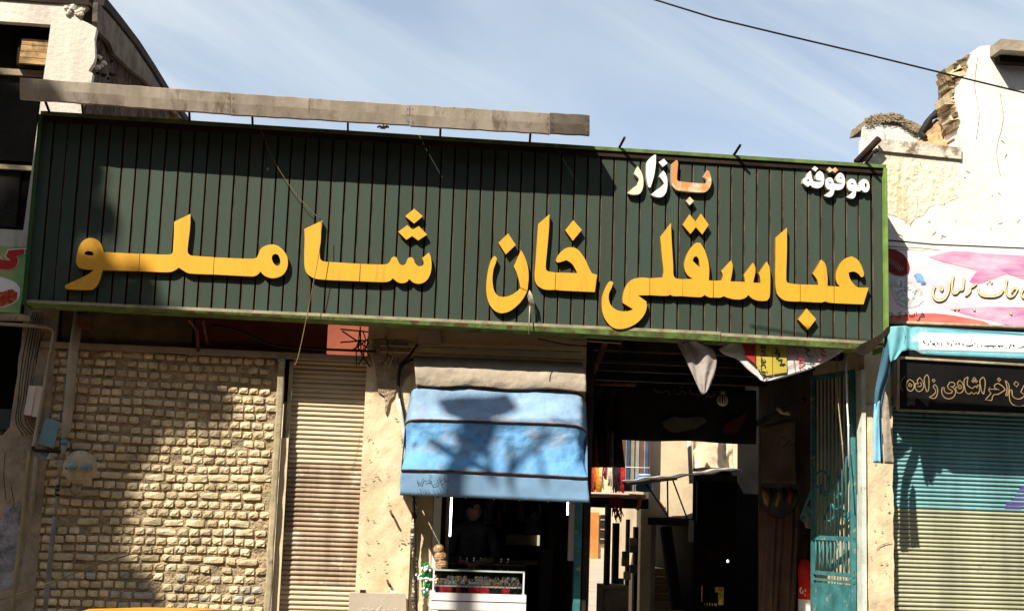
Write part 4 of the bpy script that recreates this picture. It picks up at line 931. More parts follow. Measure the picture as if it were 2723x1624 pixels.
pink(J([(880,270),(1300,170),(1700,200),(2482,250),(2900,260),(2900,560),(2482,640),(2200,560),(1950,640),(1700,720),(1560,690),(1700,500),(1400,420),(1100,350)]), pkA)
pink(J([(2000,420),(2300,380),(2900,420),(2900,640),(2482,600),(2250,560)]), pkC, .005)
pink(J([(140,1260),(500,1240),(820,1215),(1200,1240),(1500,1290),(1800,1350),(1900,1400),(1200,1385),(600,1365),(140,1330)]), pkB)
pink(J([(1240,1150),(1500,1130),(1900,1110),(2900,1125),(2900,1440),(2200,1420),(2000,1350),(1700,1290),(1480,1230)]), pkA)
pink(J([(2100,1330),(2482,1200),(2900,1220),(2900,1440),(2200,1415)]), pkC, .005)
mb = MB(); mb.prism(outl(J([(60,130),(260,135),(420,200),(520,310),(560,440),(540,540),(470,580),(330,570),(180,490),(60,400)]), YB2 - .008, 4), YB2 - .008, YB2 - .004); mb.obj('printed_gem', M('garnet_print', (.22, .03, .035), .45, .15, 8, grain=0), pb)
mb = MB(); rr = random.Random(41)
for i in range(9):
    x0 = 170 + i * 28; y0 = 250 + i * 22; stroke(mb, J([(x0, y0 + 90), (x0 + 18, y0 + 40), (x0 + 45, y0 + 75), (x0 + 70, y0 + 30)]), .004, YB2 - .010, .001)
mb.obj('gem_engraving', M('silver_print', (.45, .40, .40), .6, .1, 5), pb, kind='stuff')
mb = MB(); mb.prism(outl(J([(630,575),(690,540),(750,555),(790,610),(800,670),(840,700),(825,740),(760,740),(740,690),(690,690)]), YB2 - .004, 3), YB2 - .004, YB2 - .002); mb.obj('printed_gem', M('blue_gem_print', (.18, .38, .62), .45, .25, 12, grain=0), pb)
mb = MB(); mb.prism(outl(J([(100,560),(300,610),(480,640),(700,760),(790,880),(800,1000),(700,1090),(500,1120),(350,1050),(290,900),(240,760),(100,700)]), YB2 - .004, 4), YB2 - .004, YB2 - .002); mb.obj('printed_gem', M('diamond_print', (.70, .70, .72), .5, .2, 14, col3=(.25, .27, .32), c3pos=.66, c3scale=22, grain=0), pb)
mb = MB()
for i in range(46):
    a_ = rr.uniform(0, 6.28); r_ = rr.uniform(.1, 1); cx, cy = 480 + 200 * r_ * math.cos(a_), 860 + 200 * r_ * math.sin(a_)
    if rr.random() < .6 and cx > 540: continue
    stroke(mb, J([(cx, cy), (cx + rr.uniform(10, 35), cy + rr.uniform(-45, 30))]), rr.uniform(.003, .008), YB2 - .007, .001, taper=True)
mb.obj('facet_lines', M('facet_print', (.16, .17, .20), .6, .1, 5), pb, kind='stuff')
script = [
 (J([(990,760),(960,830),(955,920),(1000,990),(1070,1005),(1150,970),(1200,890),(1225,800),(1225,690)]), .014, True), (J([(1075,765),(1115,800),(1100,840),(1070,800)]), .012, False),
 (J([(1300,590),(1280,700),(1270,820),(1300,890),(1350,880),(1400,830),(1450,820),(1470,740),(1475,620)]), .011, False),
 (J([(1690,715),(1640,760),(1590,790),(1580,850),(1530,905),(1490,920)]), .010, True),
 (J([(1715,800),(1730,870),(1780,920),(1880,935),(2000,930),(2090,890),(2135,820)]), .0135, True), (J([(1860,690),(1870,700)]), .016, False), (J([(1930,690),(1945,705)]), .016, False), (J([(1895,660),(1910,665)]), .010, False),
 (J([(2200,650),(2180,760),(2190,890),(2240,945),(2310,920),(2350,860),(2380,810),(2310,810),(2270,870)]), .011, False),
 (J([(1310,1130),(1330,1150)]), .015, False), (J([(1370,1130),(1390,1150)]), .015, False), (J([(1635,1130),(1655,1170)]), .015, False), (J([(2255,1200),(2275,1235)]), .015, False),
 (J([(2482,800),(2440,880),(2460,950),(2500,960)]), .012, False)]
m_ol = M('brown_outline_print', (.07, .045, .02), .6, .1, 5, grain=0); m_py = M('pale_gold_print', (.84, .74, .36), .5, .08, 3, grain=0)
for s_, w_, tp_ in script:
    mb = MB(); stroke(mb, s_, w_ + .011, YB2 - .012, .002, taper=False, sub=4); mb.obj('letter_outline', m_ol, pb)
    mb = MB(); stroke(mb, s_, w_ + .002, YB2 - .016, .003, taper=False, sub=4); mb.obj('letter', m_py, pb)
sm2 = MB()
for s_ in ([(140,1190),(175,1200),(170,1250),(140,1245)], [(205,1170),(225,1240)], [(255,1200),(290,1240),(240,1300)], [(430,1190),(370,1220),(420,1250),(400,1295),(345,1275)], [(490,1210),(515,1250),(470,1260)], [(545,1190),(560,1260),(600,1255),(640,1250),(640,1210)], [(670,1190),(680,1250)], [(740,1250),(715,1320),(680,1330)], [(745,1260),(815,1255),(780,1215),(750,1225)]):
    stroke(sm2, J(s_), .008, YB2 - .012, .002)
sm2.obj('lettering', M('dark_green_print', (.06, .07, .05), .6, .1, 5), pb, kind='stuff')
mb = MB(); mb.tube([P(2350, 856, -.06), P(2600, 866, -.06), P(2900, 880, -.06)], .018, 8); tag(mb.obj('rail', m_rail), 'thin pale metal rail between the pink banner and the teal canopy', 'rail')
mb = MB(); mb.box(P(2350, 860, .0).x, 8.5, -.02, .04, P(2500, 900, 0).z - .2, P(2500, 866, 0).z); tag(mb.obj('shade_panel', m_dark), 'dark strip of wall in shade behind the teal canopy', 'wall')  # near black panel over the wall stands in for canopy shade
mb = MB(); a_ = P(2300, 938, -.6); mb.prism(outl([(2290, 945), (2268, 935), (2290, 915), (2340, 890), (2362, 868), (2375, 868), (2350, 900), (2325, 925), (2310, 940)], -.62, 2), -.62, -.59)
tag(mb.obj('scrap_sheet', m_dkbrown), 'crumpled dark metal scrap between sign end and teal canopy', 'metal scrap')
# ================================================================ BLUE AWNING
aw = thing('shop_awning', 'blue hooped tarpaulin awning with dusty bands and faint phone number over the jewellery stall', 'awning', P(1310, 1180, -.4))
def resample(pts, n):
    pts = smooth_loop(pts, 80, 4, False); V = [Vector(p) for p in pts]; L = [0]
    for i in range(1, len(V)): L.append(L[-1] + (V[i] - V[i - 1]).length)
    out = []
    for k in range(n + 1):
        t = L[-1] * k / n; i = 1
        while i < len(L) - 1 and L[i] < t: i += 1
        f = (t - L[i - 1]) / max(1e-9, L[i] - L[i - 1]); out.append(V[i - 1].lerp(V[i], f))
    return out
NU = 60
def hoop(pts, y, back):
    r = resample(pts, NU); out = []
    for i, p in enumerate(r):
        u = i / NU; e = max(0, 1 - min(u, 1 - u) / .06); yy = y + back * e * e
        out.append(P(p.x, p.y, yy))
    return out
h0 = hoop([(1091, 1052), (1097, 1034), (1115, 1026), (1180, 1027), (1320, 1033), (1450, 1038), (1525, 1042), (1548, 1052), (1558, 1072)], -.22, .16)
h1 = hoop([(1077, 1130), (1085, 1120), (1105, 1116), (1180, 1117), (1320, 1122), (1450, 1126), (1520, 1130), (1546, 1137), (1561, 1152)], -.50, .22)
h2 = hoop([(1066, 1249), (1180, 1251), (1320, 1257), (1450, 1264), (1562, 1270)], -.70, 0)
h3 = hoop([(1063, 1316), (1180, 1320), (1320, 1326), (1450, 1332), (1567, 1336)], -.70, 0)
def cloth(a, b, mat, sag, nv=16, wr=.012, seed=0, pinch=0, name='cloth'):
    def f(u, v):
        i = min(NU - 1, int(u * NU)); k = u * NU - i
        p = a[i].lerp(a[i + 1], k).lerp(b[i].lerp(b[i + 1], k), v); s_ = math.sin(math.pi * v)
        e = max(0, 1 - min(u, 1 - u) / .16)
        q = Vector((u * 9 + seed, v * 5, seed)); nn = noise.noise(q) + .5 * noise.noise(q * 2.6) + .35 * abs(noise.noise(Vector((u * 22, v * 9 + u * 8, seed))))
        p.y += sag * s_ + wr * nn * s_
        if pinch: p.x += pinch * e * s_ * (1 if u < .5 else -1) * .55; p.y += pinch * .9 * e * s_ * abs(math.sin(v * 5 + u * 20))
        return p
    mb = MB(); mb.grid(f, NU * 2, nv); return solid(mb.obj(name, mat, aw), .003)
cloth(h0, h1, m_blue, .03, seed=1); cloth(h1, h2, m_bluev, .05, nv=24, wr=.02, seed=5, pinch=.045)
m_val = M('blue_valance', (.17, .30, .46), .6, .10, 1.6, .15, 8, spec=.45, col3=(.27, .27, .28), c3pos=.66, c3scale=1.5, grain=.02)
cloth(h2, h3, m_val, .0, nv=6, wr=.006, seed=9)
for h in (h0, h1, h2):
    mb = MB(); mb.tube([p + Vector((0, -.012, 0)) for p in h], .008, 8); mb.obj('hoop_bar', m_rust, aw)
for side in (0, NU):   # cloth cheeks running back to the wall
    mb = MB(); sx = -.0 if side == 0 else .0
    for a, b in ((h0, h1), (h1, h2), (h2, h3)):
        p, q = a[side], b[side]; mb.add([p, q, Vector((q.x + (.03 if side == 0 else -.03), -.05, q.z + .02)), Vector((p.x + (.02 if side == 0 else -.02), -.05, p.z + .01))], [(0, 1, 2, 3)])
    solid(mb.obj('cheek', m_val, aw), .003)
def roll(u, v):
    a = P(1099 + u * 450, 946 + u * 17, -.06); b = P(1106 + u * 453, 1024 + u * 16 + 3 * math.sin(u * 14), -.26)
    p = a.lerp(b, v); p.y -= .07 * math.sin(math.pi * v) + .012 * noise.noise(Vector((u * 8, v * 4, 1))) + .006 * noise.noise(Vector((u * 20, v * 9 + u * 12, 1))); return p
mb = MB(); mb.grid(roll, 90, 18); solid(mb.obj('rolled_canvas', m_canvas, aw), .004)
N_ = lambda p: cv(p, 1050, 1230, 12.365)
mb = MB(); YA = -.716
for s_, w_ in (([(1640,460),(1625,560),(1650,630),(1700,600),(1740,600),(1775,550)], .006), ([(1490,440),(1465,540),(1480,620),(1530,600),(1575,570)], .006), ([(1410,540),(1395,640),(1340,700),(1280,735),(1220,735),(1205,650)], .007), ([(1310,590),(1320,605)], .008),
               ([(1425,775),(1445,795)], .008), ([(1510,735),(1590,745)], .007), ([(1110,400),(1140,405)], .008), ([(1165,400),(1190,402)], .008), ([(1135,520),(1165,535),(1140,560),(1145,600),(1070,590)], .007), ([(1060,600),(985,630)], .006), ([(970,500),(900,560),(885,640),(850,695),(790,640),(745,695),(740,560)], .006),
               ([(735,915),(765,925)], .007), ([(800,860),(850,870),(845,960)], .006), ([(900,850),(910,910)], .005), ([(990,860),(950,940),(1020,970),(990,860)], .005), ([(1100,860),(1060,950),(1135,985),(1110,900)], .005), ([(1180,930),(1200,932)], .006), ([(1235,955),(1280,860),(1305,970)], .006), ([(1360,965),(1400,885),(1425,985)], .006), ([(1480,880),(1530,920),(1470,985),(1520,990)], .006), ([(1640,910),(1580,950)], .006), ([(1690,890),(1740,895),(1720,985)], .006)):
    stroke(mb, N_(s_), w_ * .8, YA, .0015)
mb.obj('lettering', M('faded_blue_print', (.03, .07, .13), .7, .2, 9, grain=0), aw, kind='stuff')
for i in range(7):
    t = (i + .5) / 7; p = h3[int(t * NU)]; mb = MB(); mb.lathe(p + Vector((0, 0, -.002)), [(.001, -.004), (.012, -.004), (.012, .004), (.001, .004)], 8, 'y'); mb.obj('eyelet', m_black, aw)
# pipes and beam above the awning
for i, (a_, b_) in enumerate((((1010, 918), (1545, 936)), ((1010, 934), (1560, 958)), ((1520, 903), (1650, 912)))):
    mb = MB(); mb.tube([P(*a_, -.08), P(*b_, -.08)], .009, 6)
    tag(mb.obj('pipe', m_rail), ('upper thin pale pipe running above the blue awning', 'lower thin pale pipe just above the canvas roll', 'short pale pipe under the green flashing right of the awning')[i], 'pipe')
mb = MB(); mb.prism(xz([(1112, 872), (1172, 876), (1172, 916), (1112, 912)], -.1), -.1, .02); tag(mb.obj('junction_box', M('grey_tan_board', (.42, .33, .28), .9, .1, 3)), 'square greyish board fixed under the sign above the awning', 'box')
mb = MB(); mb.tube([P(*p, -.09) for p in smooth_loop([(1110, 915), (1085, 950), (1068, 965), (1060, 990)], 80, 4, False)], .011, 6); tag(mb.obj('cable', m_black), 'black cable looping left from the board above the awning', 'cable')
rr = random.Random(31)
for i in range(7):
    x0 = rr.uniform(955, 1035); pts = [P(x0, 878 + rr.uniform(0, 30), -.09)]
    for k in range(4): pts.append(P(x0 + rr.uniform(-12, 12), 905 + k * 22 + rr.uniform(-5, 5), -.09 + rr.uniform(-.03, .02)))
    mb = MB(); mb.tube(pts, rr.choice([.004, .006, .008]), 5)
    tag(mb.obj('loose_wire', rr.choice([m_black, m_rail, m_rust])), 'loose end of wire in the tangle above the cream middle pillar', 'wire', 'tangled wire ends above the middle pillar')

# ================================================================ JEWELLERY STALL
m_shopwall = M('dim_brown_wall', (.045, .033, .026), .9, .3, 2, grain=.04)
shp = thing('jewellery_shop', 'dark narrow jewellery shop room behind the display case', 'shop', (2, 1.2, .15))
xl_, xr_ = XPR, P(1548, 1400, 0).x
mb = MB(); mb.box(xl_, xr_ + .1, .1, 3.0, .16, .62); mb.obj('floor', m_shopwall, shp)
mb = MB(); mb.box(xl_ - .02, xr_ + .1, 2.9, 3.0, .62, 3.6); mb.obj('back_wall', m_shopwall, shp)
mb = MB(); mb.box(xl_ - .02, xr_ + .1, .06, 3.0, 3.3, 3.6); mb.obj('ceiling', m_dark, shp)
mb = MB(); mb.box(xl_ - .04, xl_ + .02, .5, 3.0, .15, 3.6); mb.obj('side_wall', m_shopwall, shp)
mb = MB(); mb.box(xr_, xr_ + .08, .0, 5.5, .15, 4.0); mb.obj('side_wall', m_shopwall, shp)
mb = MB(); mb.box(XPR, xr_, .0, .06, 2.9, 4.0); mb.obj('header', m_plaster, shp)
xj0, xj1 = P(1151, 1400, .05).x, P(1171, 1400, .05).x
mb = rough_face(XPR + .012, xj0 - .002, .15, 2.95, .10, 8, 60, .008, 4); mb.obj('reveal', m_plaster, shp)
mb = MB(); mb.box(xj0, xj1, .0, .06, .15, 2.95); mb.obj('door_post', M('white_post', (.70, .68, .64), .6, .05, 4), shp)
mb = MB(); mb.box(xj1 + .01, xj1 + .05, .06, .12, .15, 2.95); mb.obj('door_post', m_dkbrown, shp)
mb = MB(); mb.box(xj1 + .055, xj1 + .09, .10, .14, 1.1, 2.95); mb.obj('mirror_strip', m_rail, shp)
m_tube = M('lit_tube', (.75, .78, .95), .5, .02, 2, emit=9.0, grain=0)
p0, p1 = P(1201, 1322, .2), P(1196, 1425, .2)
mb = MB(); mb.tube([p0, p1], .009, 8); tag(mb.obj('tube_light', m_tube), 'bright thin vertical tube light at the left inside the stall', 'lamp')
p0, p1 = P(1510, 1330, .12), P(1509, 1368, .12)
mb = MB(); mb.tube([p0, p1], .008, 8); tag(mb.obj('tube_light', m_tube), 'short bright tube light beside the white board at the right of the stall', 'lamp')
mb = MB(); mb.box(P(1512, 1400, 0).x, P(1530, 1400, 0).x, -.02, .02, P(1520, 1490, 0).z, P(1520, 1335, 0).z); tag(mb.obj('white_board', M('pinkish_white_board', (.42, .36, .34), .6, .08, 4)), 'narrow whitish upright board at the right edge of the stall opening', 'board')
mb = MB(); mb.box(P(1528, 1400, 0).x, P(1546, 1400, 0).x, -.035, .03, .15, 2.6); tag(mb.obj('teal_post', m_teal), 'teal painted steel post between the stall and the passage', 'post')
mb = MB(); mb.box(P(1551, 1400, 0).x, P(1561, 1400, 0).x, -.03, .02, .15, 3.9); tag(mb.obj('iron_post', m_dkbrown), 'dark rust streaked iron post at the left edge of the passage', 'post')
# display case in front of the opening
Q = lambda p: cv(p, 1130, 1280, 4.314)
dc = thing('display_case', 'white counter display case with glass top full of watches on red boxes', 'display case', P(1270, 1624, -.3))
def rect3(x0, x1, y0, y1, d0, d1): # picture rectangle at depths
    a_ = P(x0, y1, d0); b_ = P(x1, y0, d0); return (a_.x, b_.x, d0, d1, a_.z, b_.z)
cx0, cx1 = P(1149, 1580, -.5).x, P(1393, 1580, -.5).x
zt_, zm_, z1_, z2_, z3_ = P(1270, 1519, -.5).z, P(1270, 1577, -.5).z, P(1270, 1597, -.5).z, P(1270, 1600, -.5).z, P(1270, 1621, -.5).z
m_wc = M('white_laminate', (.76, .72, .68), .5, .04, 3, spec=.4, grain=.01)
m_cg = bpy.data.materials.new('case_glass'); m_cg.use_nodes = True
_b = m_cg.node_tree.nodes['Principled BSDF']; _b.inputs['Base Color'].default_value = (.9, .95, .93, 1); _b.inputs['Transmission Weight'].default_value = 1; _b.inputs['Roughness'].default_value = .02; _b.inputs['IOR'].default_value = 1.1
mb = MB(); mb.box(cx0 - .01, cx1 + .02, -.52, -.02, z1_, zm_); mb.obj('shelf_edge', m_wc, dc)
mb = MB(); mb.box(cx0, cx1 + .01, -.50, -.02, z2_, z1_ - .001); mb.obj('gap', m_dkbrown, dc)
mb = MB(); mb.box(cx0 - .01, cx1 + .02, -.52, -.02, z3_, z2_); mb.obj('shelf_edge', m_wc, dc)
mb = MB(); mb.box(cx0, cx1 - .25, -.46, -.02, .15, z3_); mb.obj('panel', m_wc, dc)
for x_ in (cx0 + .0, cx1 - .06): mb = MB(); mb.box(x_, x_ + .055, -.515, -.462, .15, z3_); mb.obj('leg', m_wc, dc)
for x_ in (cx0, cx1 - .014): mb = MB(); mb.box(x_, x_ + .014, -.515, -.500, zm_, zt_); mb.obj('corner_post', m_wc, dc)
mb = MB(); mb.box(cx0, cx1, -.515, -.498, zt_, zt_ + .014); mb.obj('front_rail', M('pale_green_glass_edge', (.45, .52, .46), .3, .1, 5), dc)
mb = MB(); mb.box(cx0, cx1, -.497, -.02, zt_ + .004, zt_ + .010); mb.obj('glass_top', m_cg, dc)
mb = MB(); mb.box(cx0 + .015, cx1 - .015, -.512, -.508, zm_ + .001, zt_ - .001); mb.obj('glass_front', m_cg, dc)
mb = MB(); mb.box(cx0, cx1, -.03, -.02, zm_, zt_); mb.obj('case_back', m_dkbrown, dc)
m_redbox = M('red_box', (.42, .02, .03), .5, .1, 3, grain=0); m_blkbox = M('black_box', (.02, .015, .02), .5, .1, 3, grain=0); m_cush = M('white_cushion', (.70, .66, .62), .8, .05, 3)
m_silv = M('watch_metal', (.60, .56, .50), .25, .1, 9, metal=.9, grain=0); m_goldw = M('watch_gold', (.62, .40, .18), .25, .1, 9, metal=.9, grain=0); m_face = M('watch_dial', (.10, .09, .10), .3, .2, 9)
rr = random.Random(51); n_w = 21; pitch = (cx1 - cx0 - .05) / n_w
for row_ in range(3):
    for i in range(n_w):
        if row_ == 0: x_, y_, zz = cx0 + .03 + i * pitch, -.49, zm_ + .001
        else: x_, y_, zz = cx0 + .03 + i * pitch + rr.uniform(-.01, .01), -.49 + row_ * .10, zm_ + .001 + row_ * .02
        if row_ == 2 and rr.random() < .35: continue
        mk = m_redbox if (row_ == 0 and (i in (1, 2, 3, 5, 8, 9, 10, 11, 12)) or rr.random() < .2) else m_blkbox
        t = thing('watch_box', ('red' if mk is m_redbox else 'black') + ' box holding a shiny watch in the ' + ('front', 'middle', 'back')[row_] + ' row inside the glass display case', 'watch box', (x_ + pitch / 2, y_ + .035, zz), ('red' if mk is m_redbox else 'black') + ' watch boxes in the ' + ('front', 'middle', 'back')[row_] + ' row of the case')
        mb = MB(); mb.box(x_ + .001, x_ + pitch - .001, y_, y_ + .07, zz, zz + .052); mb.obj('box', mk, t)
        mb = MB(); mb.box(x_ + .003, x_ + pitch - .003, y_ + .004, y_ + .066, zz + .0525, zz + .064); mb.obj('cushion', m_cush, t)
        mt = m_silv if rr.random() < .6 else m_goldw; c = Vector((x_ + pitch / 2, y_ + .035, zz + .082)); rw = .017
        mb = MB(); mb.tube([c + Vector((rw * .9 * math.cos(a_ * math.pi / 5), rw * .5 * math.sin(a_ * math.pi / 5), rw * math.sin(a_ * math.pi / 5))) for a_ in range(10)], .006, 6, closed=True)
        mb.obj('watch_strap', mt, t)
        mb = MB(); mb.lathe(c + Vector((0, -.017, .008)), [(.001, -.004), (.014, -.004), (.014, .003), (.001, .003)], 10, 'y'); mb.obj('watch_dial', m_face if rr.random() < .5 else mt, t)
# woven rolls on the left end of the case
m_wicker = M('woven_straw', (.50, .29, .14), .9, .3, 25, .6, 80, col3=(.72, .60, .45), c3pos=.58, c3scale=30)
for i, (px, py, r_) in enumerate(((1167, 1459, .042), (1171, 1479, .05), (1174, 1500, .052))):
    c = P(px, py, -.38); mb = MB()
    for k in range(7):
        a_ = k * .45; rk = r_ * math.sqrt(max(.02, 1 - ((k - 3) / 3.6) ** 2)); mb.tube([c + Vector((rk * math.cos(t_ * math.pi / 6), rk * math.sin(t_ * math.pi / 6), (k - 3) * r_ * .27)) for t_ in range(12)], r_ * .17, 6, closed=True)
    mb.lathe(c, [(.01, -r_ * .8), (r_ * .8, -r_ * .5), (r_ * .9, 0), (r_ * .8, r_ * .5), (.01, r_ * .8)], 10)
    tag(mb.obj('woven_ball', m_wicker), ('topmost of three brown woven balls stacked on the display case', 'middle of three brown woven balls stacked on the display case', 'lowest brown woven ball resting on the display case')[i], 'woven ball')
# green garland with white beads
gl = thing('garland', 'hanging bunch of green ribbon strings with white beads left of the display case', 'garland', P(1128, 1590, -.2))
mb = MB(); wb_ = MB(); rr = random.Random(61)
for i in range(16):
    x0 = rr.uniform(1116, 1146); pts = []
    for k in range(7): pts.append(P(x0 + (rr.uniform(-3, 3)) - (k > 3) * 0 + (1128 - x0) * .4 * (abs(k - 3) / 3), 1497 + k * 14.5 + rr.uniform(-3, 3), -.2 + rr.uniform(-.05, .05)))
    mb.tube(pts, .006, 5)
    for k in (1, 3, 5):
        c = pts[k] + Vector((0, -.015, rr.uniform(-.02, .02))); wb_.lathe(c, [(.002, -.012), (.010, -.008), (.011, 0), (.010, .008), (.002, .012)], 7)
for i in range(8): p = P(rr.uniform(1106, 1122), rr.uniform(1520, 1560), -.2); mb.tube([P(1124, 1530, -.2), p], .005, 5); wb_.lathe(p, [(.002, -.01), (.010, 0), (.002, .01)], 7)
mb.obj('green_strings', M('green_plastic', (.015, .20, .05), .45, .2, 9, grain=0), gl, kind='stuff'); wb_.obj('white_beads', m_whiteflat, gl, kind='stuff')
# shop inside: inner counter, shelf, hanging goods
ic = thing('inner_counter', 'dim glass counter with trays in the middle of the dark shop', 'counter', (P(1300, 1500, 1.0).x, 1.0, .62))
a_ = rect3(1190, 1395, 1505, 1560, .8, 1.25); mb = MB(); mb.box(*a_); mb.obj('body', m_dkbrown, ic)
mb = MB(); mb.box(a_[0] - .02, a_[1] + .02, .78, 1.27, a_[5] + .001, a_[5] + .018); mb.obj('top', M('dark_counter_top', (.10, .09, .08), .3, .1, 3), ic)
rr = random.Random(71)
for i in range(9):
    x_ = a_[0] + .05 + i * .07; mb = MB(); mb.lathe((x_, .86, a_[5] + .019), [(.02, 0), (.022, .02), (.012, .035), (.018, .05), (.004, .06)], 8)
    tag(mb.obj('trinket', m_silv), 'small dim metal trinket standing in the row on the inner counter', 'trinket', 'trinkets on the inner counter')
mb = MB(); mb.box(P(1290, 1450, 2.2).x, P(1490, 1450, 2.2).x, 2.1, 2.5, P(0, 1453, 2.1).z - .02, P(0, 1450, 2.1).z + .01); tag(mb.obj('shelf', M('grey_shelf', (.32, .26, .22), .6, .1, 3)), 'long dim grey shelf across the back of the jewellery shop', 'shelf')
gd = [(1225, 1345, .10, .30, (.10, .10, .10)), (1305, 1350, .10, .34, (.22, .20, .18)), (1312, 1365, .07, .16, (.02, .02, .02)), (1326, 1380, .06, .20, (.35, .05, .04)), (1355, 1362, .12, .26, (.03, .04, .06)), (1385, 1348, .08, .2, (.30, .14, .05)), (1405, 1360, .10, .10, (.012, .012, .012)), (1385, 1375, .10, .10, (.30, .22, .10)), (1415, 1390, .16, .24, (.28, .26, .24)), (1340, 1345, .05, .12, (.4, .1, .05)), (1290, 1380, .06, .25, (.25, .2, .18)), (1435, 1375, .05, .35, (.16, .15, .15)), (1470, 1393, .09, .12, (.40, .38, .35)), (1240, 1375, .05, .2, (.2, .2, .22))]
for i, (px, py, w_, h_, c_) in enumerate(gd):
    c = P(px, py, 2.6); mb = MB(); rg = random.Random(i)
    def bagf(u, v): return Vector((c.x + (u - .5) * w_ * (1 - .25 * (1 - v) ** 2) + .006 * math.sin(v * 9 + i), 2.6 - .04 * math.sin(math.pi * u) - .01 * math.sin(v * 12), c.z + h_ / 2 - v * h_ + (.012 * math.sin(u * 9 + i))))
    mb.grid(bagf, 8, 8); mb.tube([Vector((c.x, 2.6, c.z + h_ / 2 - .01)), Vector((c.x, 2.6, c.z + h_ / 2 + .12))], .004, 4)
    tag(mb.obj('hanging_pouch', M('pouch_cloth', [min(.8, q * 1.5) for q in c_], .8, .2, 6)), ['narrow grey strap left of the man', 'broad pale pouch right of the man', 'small black pouch beside the pale one', 'thin red strap', 'dark blue pouch in the middle', 'short rust brown pouch at the top', 'square black purse on a long string', 'ochre tag below the rust brown pouch', 'large pale grey pouch right of the black purse', 'small red orange charm near the top', 'thin pale strap low beside the man', 'long thin grey strap right of the pale pouch', 'framed whitish card at the right', 'grey ribbon at the far left'][i] + ' hanging in the jewellery shop', 'pouch', 'goods hanging at the back of the shop')
sc = thing('inner_showcase', 'dim lit glass showcase on the back shelf of the shop', 'showcase', P(1390, 1450, 2.3))
b_ = rect3(1345, 1432, 1422, 1447, 2.15, 2.45); mb = MB(); mb.box(b_[0], b_[1], b_[2] + .02, b_[3], b_[4], b_[5]); mb.obj('box', M('yellowish_case', (.26, .21, .10), .5, .2, 4), sc)
mb = MB(); mb.box(b_[1] - .012, b_[1] + .012, 2.13, 2.168, b_[4], b_[5]); mb.obj('lit_edge', M('pale_lit_edge', (.65, .62, .40), .5, .02, 2, emit=.5, grain=0), sc)
mb = MB(); mb.box(P(1436, 1500, 1.9).x, P(1477, 1500, 1.9).x, 1.9, 2.1, .62, P(1450, 1459, 1.9).z); tag(mb.obj('grey_column', M('grey_cabinet', (.12, .10, .09), .7, .1, 3)), 'plain grey cabinet standing right of the inner counter', 'cabinet')
# ---------------------------------------------------------------- people
def skinned(name, joints, edges, radii, mat, parent, sub=2, root=0, label=None):
    me = bpy.data.meshes.new(name); me.from_pydata([tuple(j) for j in joints], edges, []); me.materials.append(mat)
    o = bpy.data.objects.new(name, me); COL.objects.link(o)
    place(o, Vector(), parent)
    sk_ = o.modifiers.new('skin', 'SKIN')
    for i, r_ in enumerate(radii):
        sv = me.skin_vertices[0].data[i]; sv.radius = r_ if isinstance(r_, tuple) else (r_, r_)
        sv.use_root = (i == root)
    s_ = o.modifiers.new('sub', 'SUBSURF'); s_.levels = sub; s_.render_levels = sub
    if label: o['label'] = label
    return o
m_skin = M('skin', (.20, .11, .07), .6, .08, 5, grain=0); m_shirt = M('dark_shirt', (.035, .03, .035), .9, .3, 7); m_hair = M('black_hair', (.012, .010, .009), .8, .2, 30)
hx = P(1261, 1340, .9).x; hz = P(1261, 1326, .9).z
man = thing('person', 'man in dark shirt in shade behind the display case, looking down at his hands', 'person', (hx, .95, .62))
def V3(x, y, z): return Vector((hx + x, .95 + y, hz + z))
J_ = [V3(0, .04, -.86), V3(0, .03, -.62), V3(0, .0, -.40), V3(0, .0, -.28), V3(0, -.02, -.21), V3(-.19, .0, -.33), V3(.19, .0, -.33), V3(-.25, -.04, -.60), V3(.25, -.04, -.60), V3(-.12, -.24, -.62), V3(.10, -.26, -.60), V3(-.09, .03, -.95), V3(.09, .03, -.95), V3(-.10, .02, -1.32), V3(.10, .02, -1.32), V3(-.10, .04, -1.68), V3(.10, .04, -1.68)]
Eg = [(0, 1), (1, 2), (2, 3), (3, 4), (3, 5), (3, 6), (5, 7), (6, 8), (7, 9), (8, 10), (0, 11), (0, 12), (11, 13), (12, 14), (13, 15), (14, 16)]
skinned('body', J_, Eg, [(.15, .11), (.15, .11), (.17, .12), (.12, .09), .055, .065, .065, .05, .05, .034, .034, .085, .085, .06, .06, .045, .045], m_shirt, man)
